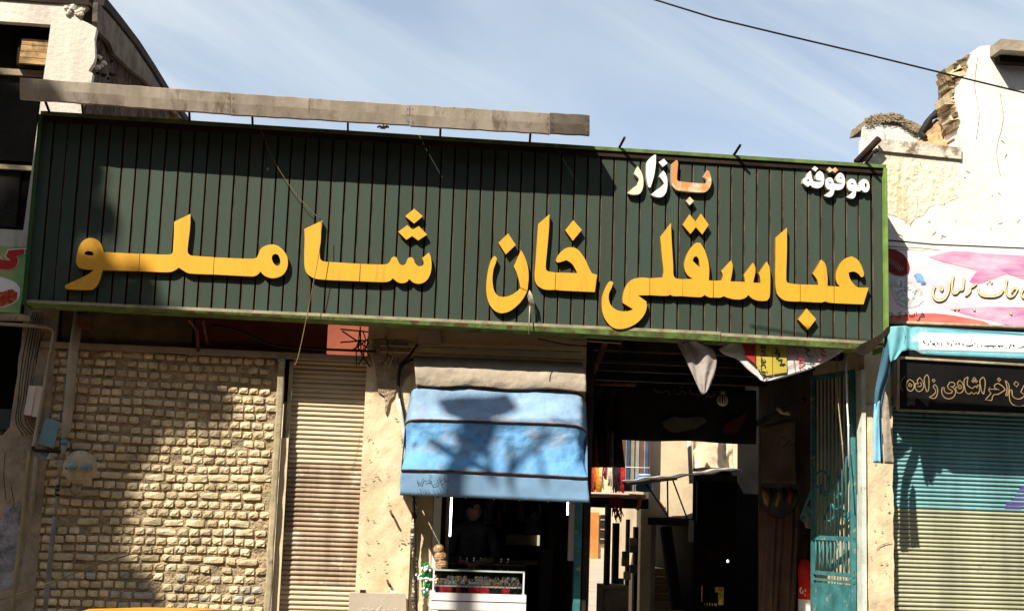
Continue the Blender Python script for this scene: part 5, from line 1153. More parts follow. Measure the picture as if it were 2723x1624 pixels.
# head: one continuous lofted surface with brow, nose and chin
def headf(c, s_=1, tilt=.35, yaw=.3):
    mb = MB(); nU, nV = 24, 20
    for j in range(nV + 1):
        v = j / nV; th = math.pi * v
        for i in range(nU + 1):
            ph = 2 * math.pi * i / nU; x = math.sin(th) * math.sin(ph) * .078; y = -math.sin(th) * math.cos(ph) * .098; z = math.cos(th) * .118
            fr = max(0, math.cos(ph)) * math.sin(th)
            if z < 0: x *= 1 - .28 * (-z / .118) ** 1.5; y *= 1 - .12 * (-z / .118)
            nose = math.exp(-((x / .014) ** 2)) * math.exp(-(((z + .018) / .030) ** 2)) * (fr > .3); y -= .022 * nose
            eye = (math.exp(-(((abs(x) - .032) / .014) ** 2)) * math.exp(-(((z - .012) / .012) ** 2))) * (fr > .3); y += .010 * eye
            brow = math.exp(-(((z - .034) / .012) ** 2)) * (fr > .4); y -= .004 * brow
            lip = math.exp(-((x / .024) ** 2)) * math.exp(-(((z + .060) / .008) ** 2)) * (fr > .4); y -= .006 * lip
            ear = math.exp(-(((abs(x) - .076) / .012) ** 2)) * math.exp(-((z / .026) ** 2)) * math.exp(-((y / .02) ** 2)); x += .016 * ear * (1 if x > 0 else -1)
            mb.v.append(Vector((x, y, z)) * s_)
    mb.smooth = True
    for j in range(nV):
        for i in range(nU): a = j * (nU + 1) + i; mb.face((a, a + 1, a + nU + 2, a + nU + 1))
    Mx = Matrix.Translation(c) @ Matrix.Rotation(yaw, 4, 'Z') @ Matrix.Rotation(tilt, 4, 'X'); mb.v = [Mx @ v for v in mb.v]; return mb, Mx
hm, Mx = headf(V3(0, -.03, -.12)); hm.obj('head', m_skin, man)
mb = MB()
def hairf(u, v):
    ph = 2 * math.pi * u; th = .02 + v * 1.75; x = math.sin(th) * math.sin(ph) * .085; y = -math.sin(th) * math.cos(ph) * .104 + .010; z = math.cos(th) * .125
    if math.cos(ph) > .35 and z < .055: z = .055 + (z - .055) * .05; y = max(y, -.088)
    k = 1 + .02 * noise.noise(Vector((x * 60, y * 60, z * 60))); return Mx @ Vector((x * k, y * k, z * k))
mb.grid(hairf, 28, 14); mb.obj('hair', m_hair, man)
def hand(wrist, d, side, parent, mat=None, s_=1.0):
    d = Vector(d).normalized(); up = Vector((0, 0, 1)); w = d.cross(up).normalized() * side
    n_ = w.cross(d).normalized() * side
    J = [wrist, wrist + d * .045 * s_, wrist + d * .085 * s_]; Eh = [(0, 1), (1, 2)]; Rr = [(.024, .018), (.036, .015), (.036, .013)]
    for k, (off, L) in enumerate(((-.030, .070), (-.010, .080), (.010, .074), (.028, .060))):
        b = J[2] + w * off * s_; J += [b, b + d * L * .45 * s_ - n_ * .006 * s_, b + d * L * .8 * s_ - n_ * .022 * s_, b + d * L * .95 * s_ - n_ * .040 * s_]
        i = len(J); Eh += [(2, i - 4), (i - 4, i - 3), (i - 3, i - 2), (i - 2, i - 1)]; Rr += [.010 * s_, .009 * s_, .0085 * s_, .007 * s_]
    b = J[0] + d * .02 * s_ - w * .025 * s_; J += [b, b + (d * .6 - w * .6) * .035 * s_ - n_ * .01 * s_, b + (d * .9 - w * .45) * .065 * s_ - n_ * .02 * s_]; i = len(J); Eh += [(0, i - 3), (i - 3, i - 2), (i - 2, i - 1)]; Rr += [.013 * s_, .011 * s_, .009 * s_]
    return skinned('hand', J, Eh, Rr, mat or m_skin, parent, 2)
hand(V3(-.11, -.26, -.625), (.55, -.8, -.1), 1, man); hand(V3(.09, -.28, -.605), (-.6, -.75, -.1), -1, man)
skinned('forearm', [V3(-.20, -.12, -.615), V3(-.115, -.255, -.622)], [(0, 1)], [.036, .027], m_skin, man); skinned('forearm', [V3(.20, -.14, -.60), V3(.095, -.275, -.603)], [(0, 1)], [.036, .027], m_skin, man)

# ================================================================ PASSAGE
m_pass = M('sooty_plaster', (.055, .038, .026), .95, .3, 2, .5, 20)  # base colour taken down so the plaster carries the passage's shade
XR = P(2282, 1500, .1).x
pg = thing('passage', 'dark covered bazaar passage with roof beams behind the gate opening', 'covered passage', (3.5, 3, .15))
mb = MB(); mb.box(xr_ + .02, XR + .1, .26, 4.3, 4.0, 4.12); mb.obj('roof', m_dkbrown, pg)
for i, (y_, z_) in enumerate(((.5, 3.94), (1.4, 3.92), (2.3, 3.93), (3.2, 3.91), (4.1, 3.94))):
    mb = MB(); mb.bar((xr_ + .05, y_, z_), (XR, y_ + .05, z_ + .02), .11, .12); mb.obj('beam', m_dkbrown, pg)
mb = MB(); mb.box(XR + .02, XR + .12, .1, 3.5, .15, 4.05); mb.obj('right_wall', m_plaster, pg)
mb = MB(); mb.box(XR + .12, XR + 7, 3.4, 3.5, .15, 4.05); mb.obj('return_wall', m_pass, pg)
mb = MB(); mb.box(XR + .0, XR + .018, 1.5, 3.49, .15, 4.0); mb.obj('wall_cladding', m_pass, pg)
for (a_, b_, r_) in (((1565, 1018), (1690, 1022), .022), ((1545, 957), (2050, 968), .006), ((1570, 1165), (1590, 1102), .004)):
    mb = MB(); mb.tube([P(*a_, .4), P(*b_, .4)], r_, 6); mb.obj('roof_pipe', m_rust if r_ > .01 else m_dkbrown, pg)
mb = MB(); mb.bar(P(1612, 905, .0), P(1560, 1035, .35), .05); mb.obj('diagonal_brace', m_rust, pg)
mb = MB(); mb.bar(P(1650, 905, .2), P(1650, 940, .2), .03); mb.obj('hanger', m_rust, pg)
Z8 = lambda p: cv(p, 1500, 850, 1.917)
bn = thing('black_banner', 'wide black cloth shop banner hanging across the passage', 'banner', P(1830, 1100, 1.2))
YD = 1.2
def bnf(u, v):
    px = 1643 + u * 368; py = 1022 + u * 16 + v * (146 - u * 4) + (2 * math.sin(u * 9) * v); p = P(px, py, YD); p.y += .02 * math.sin(u * 16 + v * 3) * v; return p
m_bcl = M('black_cloth', (.018, .014, .013), .95, .2, 5)
mb = MB(); mb.grid(bnf, 40, 12); solid(mb.obj('cloth', m_bcl, bn), .003)
mb = MB()
for s_ in ([(455,350),(475,372),(480,360),(500,372),(520,360),(545,378),(530,385)], [(560,350),(562,375),(590,378),(600,355),(620,378)], [(640,350),(645,378),(700,382),(705,365),(720,382)], [(725,365),(740,385),(720,395)], [(760,365),(770,380),(740,395)], [(775,352),(778,352)], [(590,345),(610,345)]):
    stroke(mb, Z8(s_), .014, YD - .03, .002)
m_faint = M('faded_print', (.10, .085, .07), .9, .2, 5); mb.obj('lettering', m_faint, bn, kind='stuff')
for pts_ in ([(495,520),(560,495),(620,500),(700,495),(730,515),(690,545),(640,560),(560,575),(520,555)], [(800,560),(830,520),(900,490),(930,470),(910,530),(870,580),(820,580)]):
    mb = MB(); mb.prism(outl(Z8(pts_), YD - .03, 3), YD - .032, YD - .028); mb.obj('printed_shoe', m_faint if pts_[0][0] < 600 else M('dull_red_print', (.09, .02, .02), .9, .2, 5), bn)
# striped globe lantern
ln = thing('lantern', 'small striped glass globe lantern hanging on a cord in front of the black banner', 'lamp', P(1921, 1060, .9))
c = P(1921, 1064, .9)
mb = MB(); rr_ = .055
prof = [(.006, .055), (.03, .048), (.05, .025), (.056, 0), (.05, -.028), (.03, -.048), (.006, -.056)]
for k in range(12):
    a_ = k * math.pi / 6; mb.tube([c + Vector((r_ * math.cos(a_), r_ * math.sin(a_), h_)) for r_, h_ in prof], .006, 5)
mb.obj('ribs', M('pale_glass', (.50, .46, .40), .3, .1, 5), ln, kind='stuff')
mb = MB(); mb.lathe(c, [(r_ * .86, h_ * .95) for r_, h_ in prof], 14); mb.obj('globe', m_dkbrown, ln)
mb = MB(); mb.lathe(c, [(.03, .056), (.032, .10), (.012, .11)], 12); mb.obj('cap', M('dull_brass', (.22, .17, .08), .5, .2, 5), ln)
mb = MB(); mb.tube([c + Vector((0, 0, .1)), Vector((c.x, .9, 4.0))], .004, 5); mb.obj('cord', m_black, ln)
# torn hanging sheets under the flashing
S6 = lambda p: cv(p, 1750, 880, 4.525)
def sheet(outline, y, nm, mat, t, bulge=.03, seed=0):
    """a real hanging cloth: the outline filled by a fine grid, with folds"""
    o2 = smooth_loop(outline, 50, 3); xs = [p[0] for p in o2]; ys = [p[1] for p in o2]; y0, y1 = min(ys), max(ys); nv = 26; mb = MB()
    rows = []
    for j in range(nv + 1):
        yy = y0 + (y1 - y0) * (j * .998 + .0005 * nv) / nv; cr = []
        for i in range(len(o2)):
            a, b = o2[i], o2[(i + 1) % len(o2)]
            if (a[1] - yy) * (b[1] - yy) <= 0 and abs(a[1] - b[1]) > 1e-9: cr.append(a[0] + (b[0] - a[0]) * (yy - a[1]) / (b[1] - a[1]))
        rows.append((min(cr), max(cr), yy))
    def f(u, v):
        j = min(nv, int(round(v * nv))); a, b, yy = rows[j]; px = a + (b - a) * u
        p = P(px, yy, y); p.y += bulge * (math.sin(u * 5 + v * 2 + seed) + .5 * math.sin(u * 13 + v * 7 + seed)) ; return p
    mb.grid(f, 24, nv); return solid(mb.obj(nm, mat, t), .003)
tr = thing('torn_sheet', 'grey torn cloth with a white tip hanging under the green flashing', 'cloth', P(1860, 1040, -.3))
m_greycl = M('grey_cloth', (.34, .30, .27), .95, .12, 3, .4, 14, bdist=.03)
sheet(S6([(235,150),(290,110),(450,120),(600,180),(650,205),(690,290),(698,400),(650,600),(600,720),(540,760),(470,630),(400,480),(300,260)]), -.34, 'cloth', m_greycl, tr)
tb = thing('torn_banner', 'torn white printed banner with red and yellow blocks sagging below the sign', 'banner', P(2070, 960, -.3))
YT = -.36
m_wb = M('white_banner_cloth', (.66, .63, .60), .8, .08, 3, .3, 10, bdist=.03)
sheet(S6([(730,220),(840,150),(1000,140),(2280,160),(2200,260),(1850,450),(1700,500),(1500,560),(1270,605),(1200,550),(1080,460),(960,340),(800,280)]), YT, 'cloth', m_wb, tb, .012)
def blk(pts, mat, dy=.03, nm='printed_block'):
    mb = MB(); mb.prism(xz(S6(pts), YT - dy), YT - dy, YT - dy + .003); return mb.obj(nm, mat, tb)
blk([(1005,150),(1170,155),(1170,395),(1090,330),(1045,290),(1045,240)], M('banner_red', (.45, .03, .03), .7, .1, 5))
ye = M('banner_yellow', (.48, .38, .06), .7, .1, 3)
blk([(1182,155),(1375,160),(1375,525),(1250,540),(1230,480),(1200,440),(1182,410)], ye); blk([(1383,160),(1545,163),(1550,495),(1383,520)], ye)
txc = bpy.data.curves.new('t', 'FONT'); txc.body = 'tavi.ac.ir'; txc.size = .105; txc.extrude = .001
txo = bpy.data.objects.new('t', txc); COL.objects.link(txo)
dg = bpy.context.evaluated_depsgraph_get(); me = bpy.data.meshes.new_from_object(txo.evaluated_get(dg)); bpy.data.objects.remove(txo)
p_ = P(*S6([(1238, 118)])[0], YT - .036); me.transform(Matrix.Translation(p_) @ Matrix.Rotation(R(90), 4, 'Y') @ Matrix.Rotation(R(90), 4, 'X'))
me.materials.clear(); me.materials.append(m_ink); o = bpy.data.objects.new('printed_text', me); COL.objects.link(o); place(o, Vector(), tb)
mb = MB()
for s_, w_ in (([(1410,200),(1440,240),(1400,260),(1470,275),(1440,300)], .016), ([(1470,290),(1420,330)], .014), ([(1440,350),(1490,340),(1480,380)], .014), ([(1460,405),(1530,395)], .014), ([(1500,400),(1505,415)], .012),
               ([(1770,175),(1780,215),(1830,230),(1780,250),(1800,290)], .012), ([(1800,300),(1870,310),(1810,340),(1880,350)], .012), ([(1830,375),(1880,385),(1860,415)], .012), ([(1790,395),(1850,410)], .01)):
    stroke(mb, S6(s_), w_, YT - .037, .002)
mb.obj('lettering', m_ink, tb, kind='stuff')
mb = MB()
for s_, w_ in (([(1560,180),(1620,260),(1640,470)], .005), ([(1620,180),(1690,300),(1700,460)], .006), ([(1870,185),(1920,330)], .005), ([(1690,330),(1760,340),(1700,390),(1770,420),(1700,450)], .014), ([(1740,355),(1750,360)], .014), ([(1950,190),(2010,260),(1960,270),(2020,300)], .014), ([(1930,345),(1960,350)], .014), ([(1940,200),(1990,320)], .006)):
    stroke(mb, S6(s_), w_, YT - .037, .002)
for s_ in ([(1080,180),(1100,215)], [(1085,230),(1110,260)]): stroke(mb, S6(s_), .012, YT - .036, .002)
mb.obj('lettering', M('banner_red_ink', (.50, .03, .04), .7, .1, 5), tb, kind='stuff')
# cords beside the gate
for i, (pts_, r_, m_) in enumerate((([(2225, 944), (2228, 1060), (2240, 1180), (2246, 1283)], .006, m_rail), ([(2251, 939), (2250, 995), (2252, 1062), (2256, 1130), (2257, 1241)], .009, m_whiteflat))):
    mb = MB(); mb.tube([P(*p, -.1) for p in pts_], r_, 6)
    for p in pts_[1:-1]: mb.lathe(P(*p, -.1), [(.002, -.02), (r_ * 1.8, 0), (.002, .02)], 6)
    tag(mb.obj('cord', m_), ('thin tan cord hanging before the teal gate', 'thicker white knotted cord hanging before the teal gate')[i], 'cord')

# ---------------------------------------------------------------- open gate leaf
gt = thing('iron_gate', 'tall teal iron gate leaf with scrolls, standing open at the right of the passage', 'gate', (P(2276, 1500, .1).x, .1, .15))
gh = Vector((P(2274, 1500, .1).x, .12)); ge = Vector((P(2160, 1500, .85).x, .85)); gd_ = (ge - gh); GL = gd_.length; gd_.normalize()
gn = Vector((gd_.y, -gd_.x))   # towards the passage
def G3(s_, z, off=0): q = gh + gd_ * s_ + gn * off; return Vector((q.x, q.y, z))
zb1, zb2, zpt = P(2274, 1433, .12).z, P(2274, 1530, .12).z, P(2274, 1543, .12).z
ztop = P(2155, 1005, .85).z
def gbar(a, b, w_, nm='bar', m_=None): mb = MB(); mb.bar(a, b, w_, .03); return mb.obj(nm, m_ or m_teal, gt)
for z_, w_ in ((zb1, .045), (zb2, .04), (zpt - .02, .025), (.25, .06), (ztop, .05)): gbar(G3(0, z_), G3(GL, z_), w_, 'rail')
for s_ in (0.02, GL - .02): gbar(G3(s_, .2), G3(s_, ztop), .05, 'stile')
npan = 4
for i in range(npan):
    s0, s1 = .05 + (GL - .1) * i / npan, .05 + (GL - .1) * (i + 1) / npan - .008
    mb = MB(); f = [G3(s0, .28), G3(s1, .28), G3(s1, zpt - .05), G3(s0, zpt - .05)]; mb.hexa(f, [q + Vector((gn.x * .012, gn.y * .012, 0)) for q in f]); mb.obj('panel', m_teal, gt)
nb_ = 11
for i in range(1, nb_):
    s_ = GL * i / nb_; mb = MB(); top_z = ztop
    mb.tube([G3(s_, zb1), G3(s_, top_z)], .010, 6); mb.obj('bar', m_teal, gt)
    mb = MB(); mb.tube([G3(s_, zb2), G3(s_, zb1)], .009, 6); mb.obj('bar', m_teal, gt)
    if i % 2: mb = MB(); mb.tube([G3(s_ - GL / nb_, zb2 + .02), G3(s_, (zb1 + zb2) / 2), G3(s_ - GL / nb_, zb1 - .02)], .006, 5); mb.obj('bar', m_teal, gt)
def spiral(s0, z0, r0, turns, sgn=1, th0=0):
    return [G3(s0 + sgn * r0 * (1 - k / 30) * math.cos(th0 + turns * 2 * math.pi * k / 30), z0 + r0 * (1 - k / 30) * math.sin(th0 + turns * 2 * math.pi * k / 30), .02) for k in range(28)]
for (s_, z_, r_, t_, sg, th) in ((.58, zb1 + .52, .20, 1.3, 1, 0), (.30, zb1 + .40, .16, 1.3, -1, 2), (.80, zb1 + .34, .14, 1.2, 1, 4), (.45, zb1 + .28, .13, 1.1, -1, 3.5), (.18, zb1 + .22, .07, 1.2, 1, 1), (.95, zb1 + .2, .06, 1.2, -1, 1)):
    mb = MB(); mb.tube(spiral(s_, z_, r_, t_, sg, th), .012, 6); mb.obj('scroll', m_teal, gt)
mb = MB(); mb.tube([G3(.05, zb1 + .95, .02), G3(.25, zb1 + .62, .02), G3(.5, zb1 + .45, .02), G3(.75, zb1 + .55, .02), G3(1.0, zb1 + .2, .02)], .013, 6); mb.obj('scroll', m_teal, gt)
mb = MB(); mb.bar(P(2287, 1060, .06), P(2292, 1700, .06), .05); tag(mb.obj('gate_post', m_rail), 'weathered wooden post strip behind the teal gate hinge', 'post')

# ---------------------------------------------------------------- cloth goods on the right of the passage
m_drk = M('brown_drape', (.15, .10, .075), .98, .15, 4, .4, 14, bdist=.03)
dr = thing('hanging_drape', 'long brown cloth draped down in the passage left of the red jersey', 'cloth', P(2070, 1624, 1.6))
def drf(u, v):
    top_py = 1330 + 45 * math.sin(math.pi * u) ** 1; px = 2018 + u * 106 + v * 2; py = top_py + (1640 - top_py) * v; p = P(px, py, 1.9)
    p.y += .05 * math.sin(u * 13 + v) * (.4 + v * .6) + .02 * math.sin(u * 29 + v * 5); return p
mb = MB(); mb.grid(drf, 60, 30); solid(mb.obj('cloth', m_drk, dr), .004)
wbn = thing('script_banner', 'dim off white banner with black hand written script on the right passage wall', 'banner', P(2085, 1190, 2.0))
def wbf(u, v):
    px = 2024 + u * 128; py = (1132 - u * 30) + v * (150 + u * 36); p = P(px, py, 2.4 - u * .5); p.y += .02 * math.sin(u * 9 + v * 4); return p
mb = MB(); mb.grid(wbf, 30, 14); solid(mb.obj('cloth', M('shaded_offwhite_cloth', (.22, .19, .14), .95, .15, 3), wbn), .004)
mb = MB()
for s_ in ([(1095,625),(1110,645),(1130,640),(1140,620)], [(1150,615),(1155,640),(1175,630),(1185,655)], [(1200,600),(1205,625),(1225,610),(1245,630),(1230,645)], [(1215,560),(1245,570)], [(1110,600),(1130,603)]): stroke(mb, Z8(s_), .012, 1.85, .002)
mb.obj('lettering', m_ink, wbn, kind='stuff')
mb = MB(); mb.bar(P(1985, 1140, 1.9), P(2140, 1060, .8), .05); tag(mb.obj('slanting_beam', m_black), 'black slanting beam above the script banner', 'beam')
mb = MB(); mb.tube([P(2066, 1082, 1.2), P(2078, 1092, 1.2), P(2100, 1100, 1.2)], [.02, .035, .02], 10); tag(mb.obj('small_floodlight', M('dull_white_shell', (.40, .36, .32), .6, .1, 4)), 'small white floodlight in the dark under the passage roof', 'lamp')
for i in range(9):
    rr = random.Random(i + 80); px = 2026 + i * 11; c_ = rr.choice([(.25, .05, .03), (.03, .03, .03), (.25, .18, .10), (.05, .08, .03), (.30, .10, .04)]); p = P(px, 1292 + rr.uniform(-4, 8), 1.7)
    mb = MB(); mb.tube([p, p + Vector((rr.uniform(-.02, .03), -.03, -.09)), p + Vector((rr.uniform(-.03, .05), -.01, -.19))], [.02, .032, .012], 7)
    tag(mb.obj('hanging_scarf', M('scarf_cloth', c_, .9, .2, 9)), '%s knotted scarf hanging in the row above the brown drape' % {(.25, .05, .03): 'dull red', (.03, .03, .03): 'near black', (.25, .18, .10): 'dull tan', (.05, .08, .03): 'dark olive', (.30, .10, .04): 'rust orange'}[c_], 'scarf', 'scarves above the brown drape')
mn = thing('mannequin', 'dark mannequin in a red sleeveless jersey and white shorts beside the teal gate', 'mannequin', (P(2141, 1560, 1.5).x, 1.5, .15))
mc = P(2141, 1540, 1.5)
def torso(prof, seg=18, cx=0.0):
    mb = MB(); b = 0
    for (w_, d_, z_) in prof:
        for k in range(seg): a_ = 2 * math.pi * k / seg; mb.v.append(Vector((mc.x + w_ * .74 * math.cos(a_), 1.5 + d_ * math.sin(a_), z_)))
    mb.smooth = True
    for i in range(len(prof) - 1):
        for k in range(seg): k2 = (k + 1) % seg; mb.face((i * seg + k, i * seg + k2, (i + 1) * seg + k2, (i + 1) * seg + k))
    return mb
zj0, zj1 = P(2140, 1593, 1.4).z, P(2138, 1488, 1.4).z
m_jersey = M('red_jersey', (.62, .025, .02), .7, .08, 5, .2, 12, bdist=.02)
torso([(.100, .09, zj0), (.098, .09, zj0 + .10), (.092, .085, zj0 + .2), (.10, .09, zj0 + .28), (.10, .085, zj1 - .08), (.075, .06, zj1 - .02), (.045, .04, zj1 + .005)]).obj('jersey', m_jersey, mn)
torso([(.095, .085, zj0 - .42), (.100, .09, zj0 - .2), (.098, .088, zj0 - .001)]).obj('shorts', m_whiteflat, mn)
torso([(.03, .03, zj1), (.035, .035, zj1 + .05), (.06, .07, zj1 + .09), (.072, .09, zj1 + .16), (.06, .075, zj1 + .24), (.02, .03, zj1 + .28)]).obj('head', m_dkbrown, mn)
torso([(.06, .06, .16), (.05, .05, .8), (.09, .085, zj0 - .40)]).obj('legs', m_dkbrown, mn)
mb = MB()
T8 = lambda p: cv(p, 2080, 1280, 4.314)
for s_, w_ in (([(205,1220),(210,1270),(235,1280),(240,1240)], .008), ([(262,1225),(272,1250),(255,1262)], .007), ([(262,1285),(262,1310)], .007), ([(215,1205),(218,1235)], .009)): stroke(mb, T8(s_), w_, 1.398, .002)
mb.obj('lettering', m_whiteflat, mn, kind='stuff')
wc = thing('white_cloth', 'small crumpled white cloth hanging above the red jersey', 'cloth', P(2146, 1400, 1.3)); sheet([(2136, 1352), (2150, 1345), (2158, 1370), (2155, 1404), (2144, 1402), (2136, 1380)], 1.3, 'cloth', M('grey_white_cloth', (.30, .28, .25), .9, .1, 4), wc, .02)

# ---------------------------------------------------------------- left side of the passage: yarn, blinds, pipe
YY = 5.6
mb = MB(); mb.tube([P(1560, 1239, YY), P(1660, 1241, YY), P(1727, 1243, YY)], .006, 5); tag(mb.obj('clothes_line', m_whiteflat), 'thin pale line strung across the left of the passage carrying yarn', 'line')
yc = [(1571, .42, (.28, .04, .03)), (1582, .34, (.62, .13, .03)), (1591, .40, (.72, .28, .03)), (1599, .32, (.70, .50, .25)), (1607, .16, (.22, .02, .06)), (1620, .24, (.62, .56, .42)), (1636, .34, (.03, .012, .018)), (1656, .34, (.42, .02, .02)), (1643, .22, (.03, .015, .02)), (1576, .3, (.35, .05, .02))]
for i, (px, L_, c_) in enumerate(yc):
    rr = random.Random(i + 100); top = P(px, 1240, YY); mb = MB(); L_ *= 1.1
    for k in range(10):
        ox = rr.uniform(-.036, .036); l2 = L_ * rr.uniform(.75, 1.05)
        mb.tube([top + Vector((ox, -.012, 0)), top + Vector((ox * .8 + rr.uniform(-.006, .006), -.02, -l2 * .5)), top + Vector((ox * .9 + rr.uniform(-.008, .008), -.018, -l2)), top + Vector((ox * .6, .012, -l2 * .9)), top + Vector((ox, .014, 0))], .0085, 5)
    nm_ = ['dark red', 'orange', 'yellow orange', 'pale ochre', 'purple', 'cream', 'black', 'bright red', 'dark plum', 'rust red'][i]
    tag(mb.obj('yarn_skein', M('yarn', c_, .95, .25, 30)), '%s skein of yarn hanging on the line in the passage' % nm_, 'yarn', 'yarn skeins on the line')
mb = MB(); rr = random.Random(140)
for k in range(26):
    p = P(rr.uniform(1626, 1652), rr.uniform(1305, 1330), YY - .1); mb.tube([p, p + Vector((rr.uniform(-.04, .05), rr.uniform(-.03, .03), -.1)), p + Vector((rr.uniform(-.03, .09), 0, -.2 - rr.random() * .12))], .007, 5)
tag(mb.obj('yarn_tangle', M('tangled_red_yarn', (.36, .02, .02), .95, .3, 30)), 'tangled red yarn hanging below the skeins over the pink pipe', 'yarn')
for i in range(5):
    p = P(1575 + i * 17, 1150, 2.6); c_ = [(.20, .06, .03), (.04, .02, .03), (.05, .02, .02), (.16, .15, .13), (.03, .015, .02)][i]
    mb = MB()
    def gf(u, v): return Vector((p.x + (u - .5) * .14 * (.5 + .8 * v), 2.6 - .03 * math.sin(u * 9 + i), p.z + .02 - v * .42))
    mb.grid(gf, 8, 8); solid(mb.obj('t', M('garment_cloth', c_, .95, .2, 9)), .004); o = bpy.context.scene.objects[-1] if False else None
    ob = [q for q in COL.objects if q.name.startswith('t') and q.name in ('t',)][0]; ob.name = 'hanging_garment'; tag(ob, ['rust brown garment nearest the awning', 'purplish black garment second from the awning', 'dark maroon garment in the middle', 'pale grey garment between dark ones', 'near black garment beside the striped blind'][i] + ' hanging in the passage', 'garment', 'garments in the upper left of the passage')
mb = MB()
def netf(u, v): p = P(1558 + u * 88, 1022 + v * 142, 2.9); p.y += .03 * math.sin(u * 14 + v * 5) + .02 * noise.noise(Vector((u * 9, v * 14, 2))); return p
mb.grid(netf, 30, 20); o = tag(solid(mb.obj('shade_net', M('dark_shade_net', (.03, .022, .018), .95, .4, 9, .9, 30, bdist=.04, col3=(.10, .07, .05), c3pos=.62, c3scale=8)), .004), 'dark crumpled shade net hanging left of the black banner', 'net')
bl = thing('striped_blind', 'blue brown and cream striped cloth blind hanging at the left behind the yarn', 'blind', P(1690, 1300, 4.5))
sc_ = [(.35, .30, .22), (.05, .09, .18), (.16, .08, .04), (.38, .33, .25), (.05, .09, .18), (.10, .05, .03), (.30, .26, .2), (.03, .05, .10)]
for i in range(14):
    a_ = P(1642 + i * 6.2, 1160, 5.75); b_ = P(1642 + i * 6.2 + 5.9, 1306, 5.75); mb = MB(); mb.box(a_.x, b_.x, 5.75 + (i % 2) * .01, 5.77 + (i % 2) * .01, b_.z, a_.z + .6); mb.obj('strip', M('blind_strip', sc_[i % 8], .9, .15, 5), bl)
mb = MB(); mb.tube([P(1562, 1314, 5.5), P(1640, 1316, 5.5), P(1716, 1321, 5.5)], .034, 10); tag(mb.obj('pipe', M('pink_pipe', (.62, .42, .36), .6, .1, 5)), 'pinkish horizontal pipe below the striped blind in the passage', 'pipe')
mb = MB(); mb.tube([P(1702, 1322, 5.45), P(1700, 1340, 5.45), P(1694, 1355, 5.45)], .026, 8); tag(mb.obj('pipe_elbow', M('rust_pipe', (.40, .18, .10), .7, .1, 5)), 'short rusty elbow hanging from the pink pipe', 'pipe')
mb = MB(); a_ = rect3(1566, 1725, 1325, 1347, 5.55, 5.9); mb.box(*a_); tag(mb.obj('timber_lintel', m_dkbrown), 'dark timber lintel under the pink pipe in the passage', 'beam')
bt = thing('blue_barrel', 'small blue plastic barrel behind the yarn line in the passage', 'barrel', P(1713, 1306, 5.68)); c = P(1713, 1284, 5.68)
mb = MB(); mb.lathe(c, [(.05, -.12), (.115, -.115), (.125, -.05), (.118, 0), (.125, .05), (.115, .09), (.05, .10)], 18); mb.obj('drum', M('blue_plastic', (.06, .22, .50), .4, .08, 4), bt)
mb = MB(); mb.lathe(c, [(.03, .101), (.09, .101), (.09, .125), (.03, .13)], 14); mb.obj('lid', M('pale_blue_lid', (.40, .52, .68), .4, .05, 4), bt)
# posts and showcases along the left of the passage floor
for i, (x0, x1, y0, d_, c_) in enumerate(((1607, 1626, 1340, 3.0, (.03, .025, .02)), (1628, 1648, 1390, 3.4, (.012, .01, .01)), (1664, 1676, 1380, 4.0, (.02, .018, .015)), (1684, 1698, 1400, 4.4, (.025, .02, .018)))):
    a_ = rect3(x0, x1, y0, 1640, d_, d_ + .12); mb = MB(); mb.box(a_[0], a_[1], a_[2], a_[3], .3, a_[5])
    tag(mb.obj('wooden_post', M('dark_post', c_, .8, .3, 4)), ('first dark post from the left in the passage, beside the sunny ground', 'second dark post from the left in the passage', 'third thin dark post in the passage', 'fourth dark post beside the pale stair wall')[i], 'post')
scs = thing('low_showcase', 'low grey wooden showcase at the foot of the posts in the passage', 'showcase', (P(1620, 1600, 2.9).x, 2.9, .3))
a_ = rect3(1601, 1672, 1556, 1640, 2.9, 3.3); mb = MB(); mb.box(a_[0], a_[1], a_[2], a_[3], .3, a_[5]); mb.obj('body', M('grey_wood', (.18, .155, .13), .8, .2, 4), scs)
mb = MB(); mb.box(a_[0] + .02, a_[1] - .02, a_[2] - .02, a_[2] - .001, .5, a_[5] - .05); mb.obj('door', M('grey_wood_door', (.14, .12, .10), .8, .2, 4), scs)
for i in range(7):
    rr = random.Random(170 + i); c = P(1650 + rr.uniform(0, 44), 1440 + i * 18, 3.8); mb = MB(); mb.box(c.x - .04, c.x + .04, 3.8, 3.9, c.z - .05, c.z + .05)
    bevel(mb.obj('goods_box', M('goods', rr.choice([(.45, .45, .42), (.05, .12, .12), (.30, .18, .08), (.08, .08, .09)]), .6, .2, 6)), .01); ob = [q for q in COL.objects if q.name.startswith('goods_box')][-1]; tag(ob, 'small half hidden packet on the racks between the passage posts', 'packet', 'packets on the passage racks')

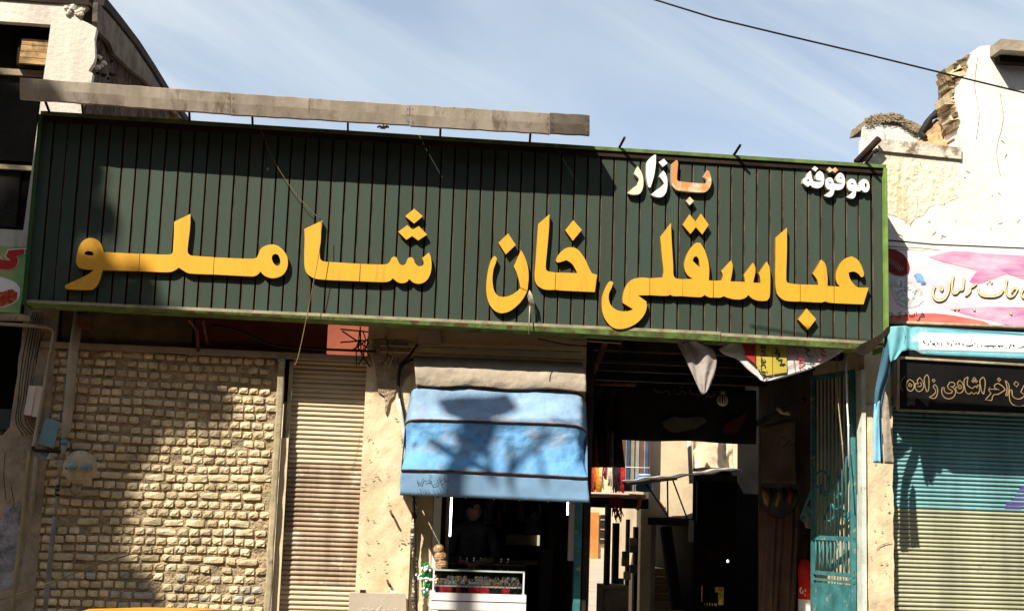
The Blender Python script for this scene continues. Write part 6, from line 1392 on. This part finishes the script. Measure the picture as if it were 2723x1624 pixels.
# stair block beyond
YS = 6.0
m_court = M('court_plaster', (.60, .48, .32), .95, .12, 1.5, .3, 20)
st = thing('stair_block', 'cream plastered block with a stair opening lit by the sun in the court', 'building', (P(1780, 1500, YS).x, YS, .3))
xs0, xs1 = P(1726, 1300, YS).x, P(1842, 1300, YS).x; zbm = P(1780, 1376, YS).z; zst = P(1780, 1396, YS).z
mb = MB(); mb.box(xs0, xs1, YS, YS + 1.6, zbm, 4.6); mb.obj('upper_wall', m_court, st)
mb = MB(); mb.box(xs0 - .02, xs1 + .02, YS - .08, YS + .02, zst, zbm - .001); mb.obj('beam', m_dkbrown, st)
mb = MB(); mb.box(P(1700, 1500, YS).x, P(1728, 1500, YS).x, YS - .05, YS + 1.6, .3, P(1710, 1330, YS).z); mb.obj('pier', m_court, st)
mb = MB(); mb.box(P(1730, 1500, YS + .1).x, P(1742, 1500, YS + .1).x, YS + .1, YS + .2, .3, zst); mb.obj('door_post', M('grey_frame', (.25, .23, .20), .8, .1, 3), st)
for i in range(7):
    zz = P(1780, 1512 + i * 22, YS + 1.4 - i * .2).z; mb = MB(); mb.box(P(1742, 1500, YS + .3).x, xs1 - .02, YS + 1.5 - i * .22, YS + 2.4, zz - .2, zz); mb.obj('step', m_court, st)
mb = MB(); mb.box(xs0, xs1, YS + 2.4, YS + 2.45, .3, 3.5); mb.obj('back_wall', m_court, st)
mb = MB(); mb.bar(P(1770, 1400, YS - .2), P(1800, 1620, YS - .4), .14); tag(mb.obj('slanting_plank', m_dark), 'dark leaning plank in front of the stair opening', 'plank')
# sheet canopy over the dark inner lane
ic2 = thing('inner_canopy', 'battered tin canopy on thin struts over the dark inner lane', 'canopy', (P(1850, 1270, 4.6).x, 4.6, 2.6))
def icf(u, v):
    px = 1672 + u * 300; py = 1284 - u * 36 + (1 - v) * (-6) * (u > .3) ; a_ = P(px, 1284 - u * 36 + 1.5 * math.sin(u * 20), 4.6); b_ = a_ + Vector((.1, 1.0, .06)); p = a_.lerp(b_, v); p.z += .005 * math.sin(u * 40); return p
mb = MB(); mb.grid(icf, 60, 6); solid(mb.obj('tin_sheet', m_gutter, ic2), .012)
mb = MB(); mb.bar(P(1672, 1286, 4.55), P(1800, 1272, 4.55), .035); mb.obj('edge_batten', M('tan_batten', (.40, .28, .14), .8, .2, 5), ic2)
for (a_, b_) in (((1718, 1285), (1778, 1375)), ((1790, 1278), (1830, 1385)), ((1775, 1280), (1776, 1378))): mb = MB(); mb.tube([P(*a_, 4.7), P(*b_, 5.8)], .012, 6); mb.obj('strut', m_black, ic2)
ln2 = thing('inner_lane', 'unlit covered lane with rails and two tiny lamps beyond the canopy', 'covered lane', (3.5, 8, .3))
xq = P(1842, 1500, 6.1).x
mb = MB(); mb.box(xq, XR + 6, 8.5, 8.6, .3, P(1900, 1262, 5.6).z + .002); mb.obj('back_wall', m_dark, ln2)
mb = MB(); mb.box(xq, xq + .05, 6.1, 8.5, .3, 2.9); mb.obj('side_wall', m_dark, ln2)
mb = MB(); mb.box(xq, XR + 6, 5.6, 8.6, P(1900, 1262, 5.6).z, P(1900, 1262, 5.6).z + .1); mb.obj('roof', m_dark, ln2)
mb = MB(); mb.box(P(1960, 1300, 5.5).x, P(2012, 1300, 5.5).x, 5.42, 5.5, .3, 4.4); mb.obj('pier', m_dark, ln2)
for i in range(9): mb = MB(); mb.box(P(1842 + i * 7, 1500, 6.3).x, P(1845 + i * 7, 1500, 6.3).x, 6.3, 6.33, .3, P(1850, 1445 + i * 2, 6.3).z); mb.obj('rail', m_dkbrown, ln2)
mb = MB(); a_ = rect3(1832, 1845, 1382, 1440, 5.9, 5.95); mb.box(*a_); mb.obj('hanging_poster', m_canvas, ln2)
for i, (px, py, r_) in enumerate(((1935, 1491, .022), (1845, 1559, .026))):
    mb = MB(); mb.lathe(P(px, py, 8), [(.004, -r_), (r_, 0), (.004, r_)], 12); tag(mb.obj('lamp_bulb', M('lit_bulb', (.9, .95, 1), .5, .01, 2, emit=3, grain=0)), ('upper tiny white lamp glowing deep in the dark lane', 'lower tiny white lamp glowing deep in the dark lane')[i], 'lamp')
for i, (px, py, w_, h_) in enumerate(((1868, 1578, .03, .12), (1914, 1567, .08, .04), (1918, 1590, .05, .10), (1890, 1606, .12, .02))):
    c = P(px, py, 8); mb = MB(); mb.box(c.x - w_ * .8, c.x + w_ * .8, 8, 8.05, c.z - h_, c.z + h_); bevel(mb.obj('lit_display', M('yellow_lit_goods', (.55, .40, .05), .5, .4, 8, emit=.06, grain=0)), .01)
    ob = [q for q in COL.objects if q.name.startswith('lit_display')][-1]; tag(ob, ['tall narrow yellow lit display deep in the dark lane', 'upper wide yellow lit display deep in the dark lane', 'lower square yellow lit display deep in the dark lane', 'flat yellow lit strip low in the dark lane'][i], 'display')
# tent like cloth beyond
tc_ = thing('tarpaulin', 'cream tarpaulin tent lit by the sun beyond the dark banner', 'tarpaulin', P(1900, 1220, 8.5))
def tcf(u, v):
    px = 1835 + u * 128; py = 1130 + v * 140; p = P(px, py, 8.5); p.y += .45 * abs(math.sin(u * 4.6 + .6)) - .12 * v + .05 * noise.noise(Vector((u * 9, v * 7, 3))) + .04 * math.sin(u * 14 + v * 9); return p
mb = MB(); mb.grid(tcf, 60, 20); solid(mb.obj('cloth', M('cream_tarp', (.66, .52, .36), .8, .12, 2, .4, 8, bdist=.05), tc_), .01)
mb = MB(); mb.tube([P(1832, 1150, 5.0), P(1838, 1285, 5.0)], .03, 8); tag(mb.obj('thatched_pole', m_whitel), 'pale ragged pole between the cream wall and the tarpaulin', 'pole')
# far court building with the orange door
fb = thing('court_building', 'far sunlit cream building with orange door seen through the passage', 'building', (20, 52, .3))
mb = MB(); mb.box(-10, 40, 52, 53, .3, 9.8); mb.obj('wall', m_court, fb)
c0, c1 = P(1567, 1468, 51.9), P(1592, 1362, 51.9); mb = MB(); mb.box(c0.x, c1.x, 51.8, 51.95, .3, c1.z); mb.obj('door', M('orange_door', (.55, .22, .06), .7, .15, 1), fb)
c0, c1 = P(1595, 1445, 51.9), P(1608, 1368, 51.9); wn_o = MB(); wn_o.box(c0.x, c1.x, 51.85, 51.95, c0.z, c1.z); fw = wn_o.obj('window', m_glass, fb)
for k in range(3): mb = MB(); zz = c0.z + (c1.z - c0.z) * (k + .5) / 3; mb.box(c0.x, c1.x, 51.8, 51.845, zz - .03, zz + .03); mb.obj('bar', m_rail, fw)
for (a_, b_) in (((-10, 6), (-9.6, 52)), ((40, 6), (40.4, 52))): mb = MB(); mb.box(a_[0], b_[0], a_[1], b_[1], .3, 7); mb.obj('side_wing', m_court, fb)
# ================================================================ GAS PIPES ON THE LEFT
H8 = lambda p: cv(p, 0, 1050, 4.24)
def pipe(pts, r_, mat, label, y=-.12, nm='pipe', n=10, sm=True):
    pts = smooth_loop(pts, 80, 3, False) if (sm and len(pts) > 2) else pts
    mb = MB(); mb.tube([P(a, b, y) for a, b in pts], r_, n); return tag(mb.obj(nm, mat), label, 'pipe')
pipe([(-60, 858), (0, 861), (120, 869), (138, 873), (143, 884), (140, 905), (92, 1170), (88, 1186)], .016, m_pipe, 'thin bent beige and blue gas pipe coming in from the left edge', -.14)
pipe([(88, 1186), (90, 1194), (104, 1197), (140, 1199), (160, 1201)], .017, m_dkbrown, 'short dark horizontal gas pipe joining the riser under the blue plate', -.13)
dp = thing('gas_riser', 'thick beige drop pipe tapering to valves and a thin pipe on the brick wall', 'pipe', P(170, 1200, -.12))
mb = MB(); mb.tube([P(211, 826, -.12), P(195, 935, -.12), P(178, 1128, -.12), P(175, 1142, -.12), P(171, 1158, -.12), P(170, 1170, -.12)], [.045, .045, .045, .043, .024, .023], 18); mb.obj('drop_pipe', m_pipe, dp)
mb = MB(); mb.tube([P(172, 1168, -.12), P(171, 1182, -.12)], .030, 10); mb.obj('collar', m_pipeblue, dp)
mb = MB(); mb.tube([P(171, 1182, -.12), P(166, 1222, -.12)], .026, 10); mb.obj('tee', m_pipe, dp)
mb = MB(); mb.tube([P(150, 1228, -.14), P(158, 1236, -.14), P(165, 1240, -.14), P(176, 1236, -.14)], [.018, .030, .032, .014], 10); mb.tube([P(165, 1222, -.12), P(157, 1262, -.12)], [.030, .018], 10); mb.obj('valve', m_pipe, dp)
mb = MB(); mb.tube([P(157, 1262, -.12), P(155, 1290, -.12), P(150, 1330, -.12), P(147, 1372, -.12)], .009, 8); mb.obj('thin_pipe', m_pole, dp)
for py in (1292, 1302, 1315): mb = MB(); mb.tube([P(154.5 - (py - 1290) * .08, py - 3, -.12), P(154 - (py - 1290) * .08, py + 3, -.12)], .017, 8); mb.obj('collar', m_dkbrown, dp)
mb = MB(); mb.tube([P(146, 1372, -.12), P(132, 1500, -.12), P(118, 1640, -.12), P(108, 1740, -.12)], .022, 10); mb.obj('lower_pipe', M('grey_pipe', (.22, .20, .19), .6, .15, 5), dp)
pipe([(80, 1198), (70, 1290), (59, 1400), (45, 1510), (30, 1640), (22, 1740)], .020, M('ochre_pipe', (.30, .24, .12), .8, .15, 5), 'yellowish brown vertical pipe at the far left of the brick wall', -.10)
pipe([(96, 1215), (90, 1290), (80, 1362)], .026, m_pipe, 'short wide beige duct beside the gas riser', -.09)
rg = thing('gas_regulator', 'round saucer shaped beige gas regulator with blue handles', 'gas regulator', P(213, 1242, -.2))
c = P(213, 1242, -.2)
mb = MB(); mb.lathe(c, [(.03, .07), (.10, .05), (.148, .015), (.153, 0), (.148, -.015), (.10, -.045), (.04, -.06), (.005, -.062)], 32, 'y'); mb.obj('body', M('rust_stained_beige', (.42, .35, .24), .7, .15, 5, .1, 40, col3=(.30, .14, .05), c3pos=.64, c3scale=5), rg)
mb = MB(); mb.tube([c + Vector((-.10, -.06, -.012)), c + Vector((-.055, -.085, .012)), c + Vector((-.02, -.08, .0))], [.018, .030, .02], 10); mb.obj('handle', m_pipeblue, rg)
mb = MB(); mb.tube([c + Vector((.02, -.07, -.002)), c + Vector((.07, -.075, .0)), c + Vector((.11, -.06, -.004))], [.014, .020, .020], 10); mb.obj('handle', m_pipeblue, rg)
mb = MB(); mb.lathe(c + Vector((.112, -.062, -.006)), [(.003, .0), (.012, -.002), (.012, -.01), (.003, -.012)], 8, 'y'); mb.lathe(c + Vector((-.105, -.066, -.014)), [(.003, .0), (.012, -.002), (.012, -.01), (.003, -.012)], 8, 'y'); mb.obj('bolt', m_black, rg)
mb = MB(); mb.tube([P(208, 1284, -.17), P(206, 1294, -.15), P(200, 1302, -.08)], [.030, .036, .05], 12); mb.obj('outlet', m_pipe, rg)
for k in range(12):
    a_ = k * math.pi / 6; mb = MB(); mb.lathe(c + Vector((.138 * math.cos(a_), -.022, .138 * math.sin(a_))), [(.002, .0), (.006, -.001), (.006, -.006), (.002, -.007)], 6, 'y'); mb.obj('rim_bolt', m_pipe, rg)
bp_ = H8([(515, 250), (680, 300), (600, 600), (425, 545)])
mb = MB(); mb.prism(xz(bp_, -.10), -.10, -.085); tag(mb.obj('blue_plate', M('chalky_blue_metal', (.22, .36, .38), .7, .2, 6, col3=(.12, .27, .36), c3pos=.55, c3scale=6)), 'tilted blue metal plate behind the gas pipes', 'plate')
mb = MB(); mb.prism(xz(H8([(440, 640), (540, 660), (500, 730)]), -.10), -.11, -.085); tag(mb.obj('bracket_plate', m_pipeblue), 'small torn blue green plate below the larger blue plate', 'plate')
mb = MB(); q_ = P(134, 1212, -.18); mb.lathe(q_, [(.012, .03), (.016, .01), (.04, -.025), (.042, -.03), (.01, -.03)], 12); tag(mb.obj('bell_cup', m_pipe), 'small pale metal cup hanging under the dark gas pipe', 'metal cup')
mbx = thing('meter_box', 'narrow grey white metal box fixed on the left plaster pillar', 'box', P(85, 1070, -.1))
mb = MB(); mb.prism(xz([(77, 1024), (96, 1026), (82, 1104), (63, 1102)], -.11), -.11, -.03); mb.obj('body', m_whitel, mbx)
mb = MB(); mb.prism(xz([(97, 1024), (114, 1028), (101, 1108), (83, 1106)], -.10), -.10, -.03); mb.obj('body', m_whitel, mbx)
rr = random.Random(91)
for i in range(6):
    x0 = 48 + i * 7; pts = [(x0 + 40 - i * 2, 830), (x0 + 24, 900 + rr.uniform(-10, 10)), (x0 + 8, 990 + rr.uniform(-10, 10)), (x0, 1070 + rr.uniform(-20, 10)), (x0 - 4 + rr.uniform(-4, 8), 1120), (x0 + 14 + i * 4, 1150 + rr.uniform(-4, 8))]
    mb = MB(); mb.tube([P(a, b, -.07) for a, b in smooth_loop(pts, 80, 3, False)], rr.choice([.003, .004, .005]), 5)
    tag(mb.obj('loose_wire', m_black), 'thin black wire sagging down the left plaster pillar', 'wire', 'wires on the left pillar')
# grey embossed service box
eb = thing('service_box', 'grey beige embossed utility box with rounded corners at the foot of the cream pillar', 'utility box', P(1004, 1640, -.15))
YE = -.26; M9 = lambda p: cv(p, 900, 1540, 9.956)
m_ebx = M('beige_moulded_box', (.44, .37, .29), .7, .05, 4, .08, 60)
a_ = outl(M9([(275, 420), (290, 380), (330, 355), (900, 365), (1700, 385), (1760, 395), (1790, 440), (1790, 1700), (275, 1700)]), YE, 3); mb = MB(); mb.prism(a_, YE, YE + .2); bevel(mb.obj('body', m_ebx, eb), .014, 3)
mb = MB()
for s_ in ([(560,790),(600,810),(560,830)], [(620,760),(640,720)], [(620,800),(640,770),(690,775),(740,780)], [(790,720),(780,810)], [(820,830),(860,790),(900,790),(930,750)], [(910,700),(925,700)], [(1000,820),(1080,750),(1150,685)], [(1030,830),(1060,790),(1110,790)], [(1200,820),(1240,785)], [(1235,740),(1240,742)], [(1290,810),(1350,780)], [(1450,800),(1480,770),(1540,790),(1500,820)], [(600,880),(800,900),(1000,890)], [(1100,900),(1400,910)]): stroke(mb, M9(s_), .008, YE - .004, .004)
mb.obj('embossed_script', M('pale_embossing', (.62, .56, .48), .6, .05, 4), eb, kind='stuff')
for i, (px, py) in enumerate(((966, 1571), (1046, 1573))): mb = MB(); c = P(px, py, YE + .05); mb.box(c.x - .03, c.x + .025, YE + .03, YE + .09, c.z - .012, c.z + .012); mb.obj('clip', m_black if i == 0 else m_whitel, eb)

# ---------------------------------------------------------------- cords and overhead wire
def cord(pts, r_, y, mat, label, ys=None):
    q = smooth_loop(pts, 80, 5, False); mb = MB(); n = len(q)
    mb.tube([P(a, b, (y if ys is None else y + (ys - y) * i / (n - 1))) for i, (a, b) in enumerate(q)], r_, 6); return tag(mb.obj('cord', mat), label, 'cord')
m_cord = M('tan_cord', (.22, .165, .085), .9, .2, 9)
cord([(690, 335), (730, 430), (790, 520), (854, 587)], .0028, -.52, m_cord, 'upper part of the thin tan cord slanting over the sign to the tall letter')
cord([(854, 587), (852, 650), (832, 760), (810, 870), (796, 935), (786, 968), (781, 968)], .0036, -.60, m_cord, 'lower tan cord hanging from the tall letter down past the sign')
cord([(-60, 1612), (60, 1575), (240, 1508), (340, 1475), (470, 1448)], .006, -.6, m_cord, 'tan cord slanting up across the lower left of the brick wall', -.04)
rr = random.Random(99); mb = MB()
for k in range(14):
    x0 = 1411 + rr.uniform(-7, 7); mb.tube([P(1408, 772, -.53), P(x0, 785 + rr.uniform(0, 8), -.55), P(x0 + rr.uniform(-4, 4), 803 + rr.uniform(0, 12), -.55)], .004, 5)
mb.tube([P(1410, 800, -.54), P(1408, 840, -.54), P(1406, 888, -.56)], [.010, .006, .005], 6)
tag(mb.obj('rag_knot', m_canvas), 'frayed grey rag knotted to the curved letter near the middle of the sign', 'rag')
q = [(1690, -16), (1900, 49), (2100, 97), (2300, 144), (2500, 193), (2723, 247), (2900, 292)]
mb = MB(); mb.tube([P(a, b, -2.3 + i * .05) for i, (a, b) in enumerate(q)], .008, 6); tag(mb.obj('overhead_cable', m_black), 'black overhead cable sloping down to the right across the sky', 'cable')
cord([(560, 862), (640, 880), (720, 915), (800, 925), (1000, 934)], .012, -.10, m_black, 'black cable sagging below the sign in front of the red board')
cord([(1430, 900), (1500, 915), (1560, 920)], .006, -.15, m_black, 'short black cable under the flashing near the awning')

# ================================================================ TAXI AT THE KERB
tx = P(470, 1616, -3.25); car = thing('taxi', 'yellow taxi parked at the kerb, only its roof edge showing at the bottom left', 'taxi', (tx.x, -3.25, 0))
CXc, CYc = tx.x, -3.25; ZR = P(470, 1617, -2.75).z; kz = ZR / 1.44
def loft(secs, mat, nm, parent, smooth=True):
    mb = MB(); n = len(secs[0])
    for s_ in secs: mb.v += [Vector(p) for p in s_]
    mb.smooth = smooth
    for i in range(len(secs) - 1):
        for k in range(n): k2 = (k + 1) % n; mb.face((i * n + k, i * n + k2, (i + 1) * n + k2, (i + 1) * n + k))
    mb.face(list(range(n))[::-1]); mb.face([(len(secs) - 1) * n + k for k in range(n)])
    return mb.obj(nm, mat, parent)
def sec(x, hw, z0, z1, r_=.12, n=5):
    pts = []
    for (cy, cz, a0) in ((hw - r_, z1 - r_, 0), (-hw + r_, z1 - r_, 90), (-hw + r_ * .6, z0 + r_ * .6, 180), (hw - r_ * .6, z0 + r_ * .6, 270)):
        rr_ = r_ if a0 < 180 else r_ * .6
        for k in range(n): a_ = R(a0 + 90 * k / (n - 1)); pts.append((CXc + x, CYc + cy + rr_ * math.cos(a_), (cz + rr_ * math.sin(a_)) * kz))
    return pts
loft([sec(-2.15, .62, .38, .66), sec(-2.05, .76, .28, .78), sec(-1.5, .82, .24, .90), sec(-.9, .84, .22, .96), sec(0, .85, .22, .97), sec(.9, .84, .22, .95), sec(1.5, .82, .24, .90), sec(2.0, .76, .28, .82), sec(2.12, .64, .38, .70)], m_yellow, 'body', car)
loft([sec(-1.15, .70, .94, .97, .01), sec(-.72, .62, .94, 1.38, .06), sec(0, .62, .94, 1.405, .06), sec(.62, .61, .94, 1.385, .06), sec(1.12, .70, .94, .97, .01)], m_glass, 'cabin_glass', car)
loft([sec(-.80, .56, 1.36, 1.375, .005), sec(-.70, .62, 1.365, 1.415, .02), sec(-.3, .64, 1.37, 1.436, .03), sec(.2, .64, 1.37, 1.44, .03), sec(.60, .62, 1.365, 1.42, .02), sec(.70, .56, 1.36, 1.38, .005)], m_yellow, 'roof', car)
for s_ in (-1, 1):
    for (xa_, xb_, za_, zb_) in ((-1.12, -.72, .96, 1.38), (0, 0, .96, 1.39), (1.10, .62, .96, 1.38)): mb = MB(); mb.bar((CXc + xa_, CYc + s_ * .70, za_ * kz), (CXc + xb_, CYc + s_ * .625, zb_ * kz), .06); mb.obj('roof_pillar', m_yellow, car)
    for xw in (-1.32, 1.30):
        mb = MB(); mb.lathe((CXc + xw, CYc + s_ * .76, .30), [(.18, -.09), (.29, -.09), (.305, -.05), (.305, .05), (.29, .09), (.18, .09)], 24, 'y'); wh = mb.obj('wheel', m_black, car)
        mb = MB(); mb.lathe((CXc + xw, CYc + s_ * .80, .30), [(.02, -.06), (.17, -.05), (.17, .05), (.02, .06)], 20, 'y'); mb.obj('rim', m_pole, wh)
    mb = MB(); mb.lathe((CXc - 2.12, CYc + s_ * .52, .60), [(.02, -.02), (.09, -.01), (.08, .03), (.02, .04)], 14, 'x'); mb.obj('headlight', m_whiteflat, car)
    mb = MB(); mb.box(CXc + 2.06, CXc + 2.13, CYc + s_ * .50 - .1, CYc + s_ * .50 + .1, .58, .72); mb.obj('tail_light', m_redbox, car)
for xx in (-2.17, 2.15): mb = MB(); mb.box(CXc + xx - .05, CXc + xx + .05, CYc - .72, CYc + .72, .32, .46); bevel(mb.obj('bumper', m_black, car), .03)

# ================================================================ STREET TREE AND LAMP POLE (outside the frame, they throw the shade)
def cast(px, py, yt, yw=0.0):   # the point at depth yt whose shadow falls on picture point (px,py) of the wall plane yw
    p = P(px, py, yw); return p + LDIR * ((yt - p.y) / LDIR.y)
rr = random.Random(123); lv = MB(); centers = []
# (wall picture point, radius px, density) : where shade lies in the photograph
blobs = [(-60, 150, 110, .5), (-40, 420, 130, .8), (20, 600, 110, 1), (60, 760, 120, 1), (30, 950, 150, 1.2), (60, 1150, 160, 1.2), (40, 1350, 150, 1.2), (60, 1550, 160, 1.2), (190, 1000, 130, 1.1), (240, 1120, 130, 1.1), (230, 1280, 110, 1.1), (190, 1420, 110, 1.0), (220, 1560, 110, 1.0), (330, 1570, 70, .9), (340, 1000, 110, 1.0), (330, 1160, 100, .9), (440, 1060, 100, .8), (560, 1085, 70, .5), (285, 1380, 50, .6), (150, 620, 60, .6), (130, 480, 60, .6), (210, 560, 40, .25), (110, 700, 70, .8), (400, 1610, 40, .5), (-150, 900, 200, 1), (-150, 1300, 200, 1), (-180, 600, 160, 1), (120, 860, 90, 1), (110, 400, 80, 1), (150, 520, 80, .9), (220, 470, 60, .55), (262, 590, 55, .7), (150, 780, 90, .9), (260, 740, 60, .6), (380, 770, 45, .5), (70, 700, 90, 1), (150, 330, 60, .8), (-120, 60, 60, .5)]
leafM = MB()
for (px, py, rad, dens) in blobs:
    n = int(rad * rad * dens / 9)
    ydep = rr.uniform(-8.5, -7); yw_ = -.45 if py < 830 and px > 90 else 0.0
    for k in range(n):
        a_ = rr.uniform(0, 6.283); q = rad * math.sqrt(rr.random()); d_ = rr.gauss(0, .5)
        c = cast(px + q * math.cos(a_), py + q * math.sin(a_), ydep + d_, yw_)
        s_ = rr.uniform(.04, .075); u = Vector((rr.uniform(-1, 1), rr.uniform(-1, 1), rr.uniform(-.6, .6))).normalized(); v = u.cross(Vector((rr.uniform(-1, 1), rr.uniform(-1, 1), rr.uniform(-1, 1)))).normalized()
        leafM.add([c - u * s_, c - v * s_ * .5, c + u * s_, c + v * s_ * .5], [(0, 1, 2, 3)])
    centers.append(sum((cast(px, py, ydep, -.2) for _ in range(1)), Vector()))
cm = sum(centers, Vector()) / len(centers)
tree = thing('street_tree', 'tall plane tree at the kerb left of the view whose crown shades the brick wall', 'tree', (cm.x, cm.y, 0))
leafM.obj('leaves', m_leaf, tree, kind='stuff')
mb = MB(); mb.tube([(cm.x, cm.y, 0), (cm.x + .1, cm.y, 3), (cm.x - .05, cm.y, 6), (cm.x, cm.y, cm.z)], [.32, .24, .18, .07], 12); mb.obj('trunk', m_bark, tree)
for c in centers:
    mb = MB(); z0 = min(c.z - .5, rr.uniform(5, cm.z - .5)); mb.tube([(cm.x, cm.y, z0), ((cm.x + c.x) / 2, (cm.y + c.y) / 2, (z0 + c.z) / 2 + .3), c], [.09, .05, .012], 6); mb.obj('limb', m_bark, tree)
YPl = -6.6
pl_ = cast(1232, 1200, YPl, -.6); ptop = cast(1232, 1080, YPl, -.6)
lpz = thing('street_lamp', 'steel street lamp pole with broad bowl and stays at the left roadside', 'street lamp', (pl_.x, YPl, 0))
mb = MB(); mb.tube([(pl_.x, YPl, 0), (pl_.x, YPl, 4), (pl_.x, YPl, ptop.z)], [.12, .10, .085], 14); mb.obj('pole', m_pole, lpz)
bowl = [cast(a, b, YPl, -.4) for a, b in ((1160, 1070), (1178, 1048), (1225, 1040), (1300, 1034), (1345, 1015), (1352, 1032), (1322, 1078), (1290, 1108), (1240, 1116), (1205, 1104))]
mb = MB(); mb.prism([(p.x, p.z) for p in bowl], YPl - .12, YPl + .12); bevel(mb.obj('lamp_head', m_pole, lpz), .04, 2)
nk = [cast(a, b, YPl, -.5) for a, b in ((1232, 1095), (1308, 1095), (1304, 1180), (1286, 1200), (1240, 1192))]
mb = MB(); mb.prism([(p.x, p.z) for p in nk], YPl - .08, YPl + .08); bevel(mb.obj('ballast_box', m_pole, lpz), .02, 2)
for (a_, b_, w_) in (((1130, 1145), (1330, 1300), .045), ((1270, 1110), (1330, 1320), .03), ((1310, 1060), (1250, 1330), .02), ((1200, 1120), (1262, 1180), .05), ((1345, 1150), (1380, 1340), .03), ((1440, 1110), (1385, 1210), .035), ((1385, 1210), (1378, 1300), .035), ((1300, 1085), (1560, 1055), .018), ((1440, 1040), (1555, 1140), .018), ((1420, 1170), (1470, 1330), .02)):
    mb = MB(); mb.tube([cast(*a_, YPl, -.6), cast(*b_, YPl + .1, -.6)], w_, 8); mb.obj('stay', m_pole, lpz)
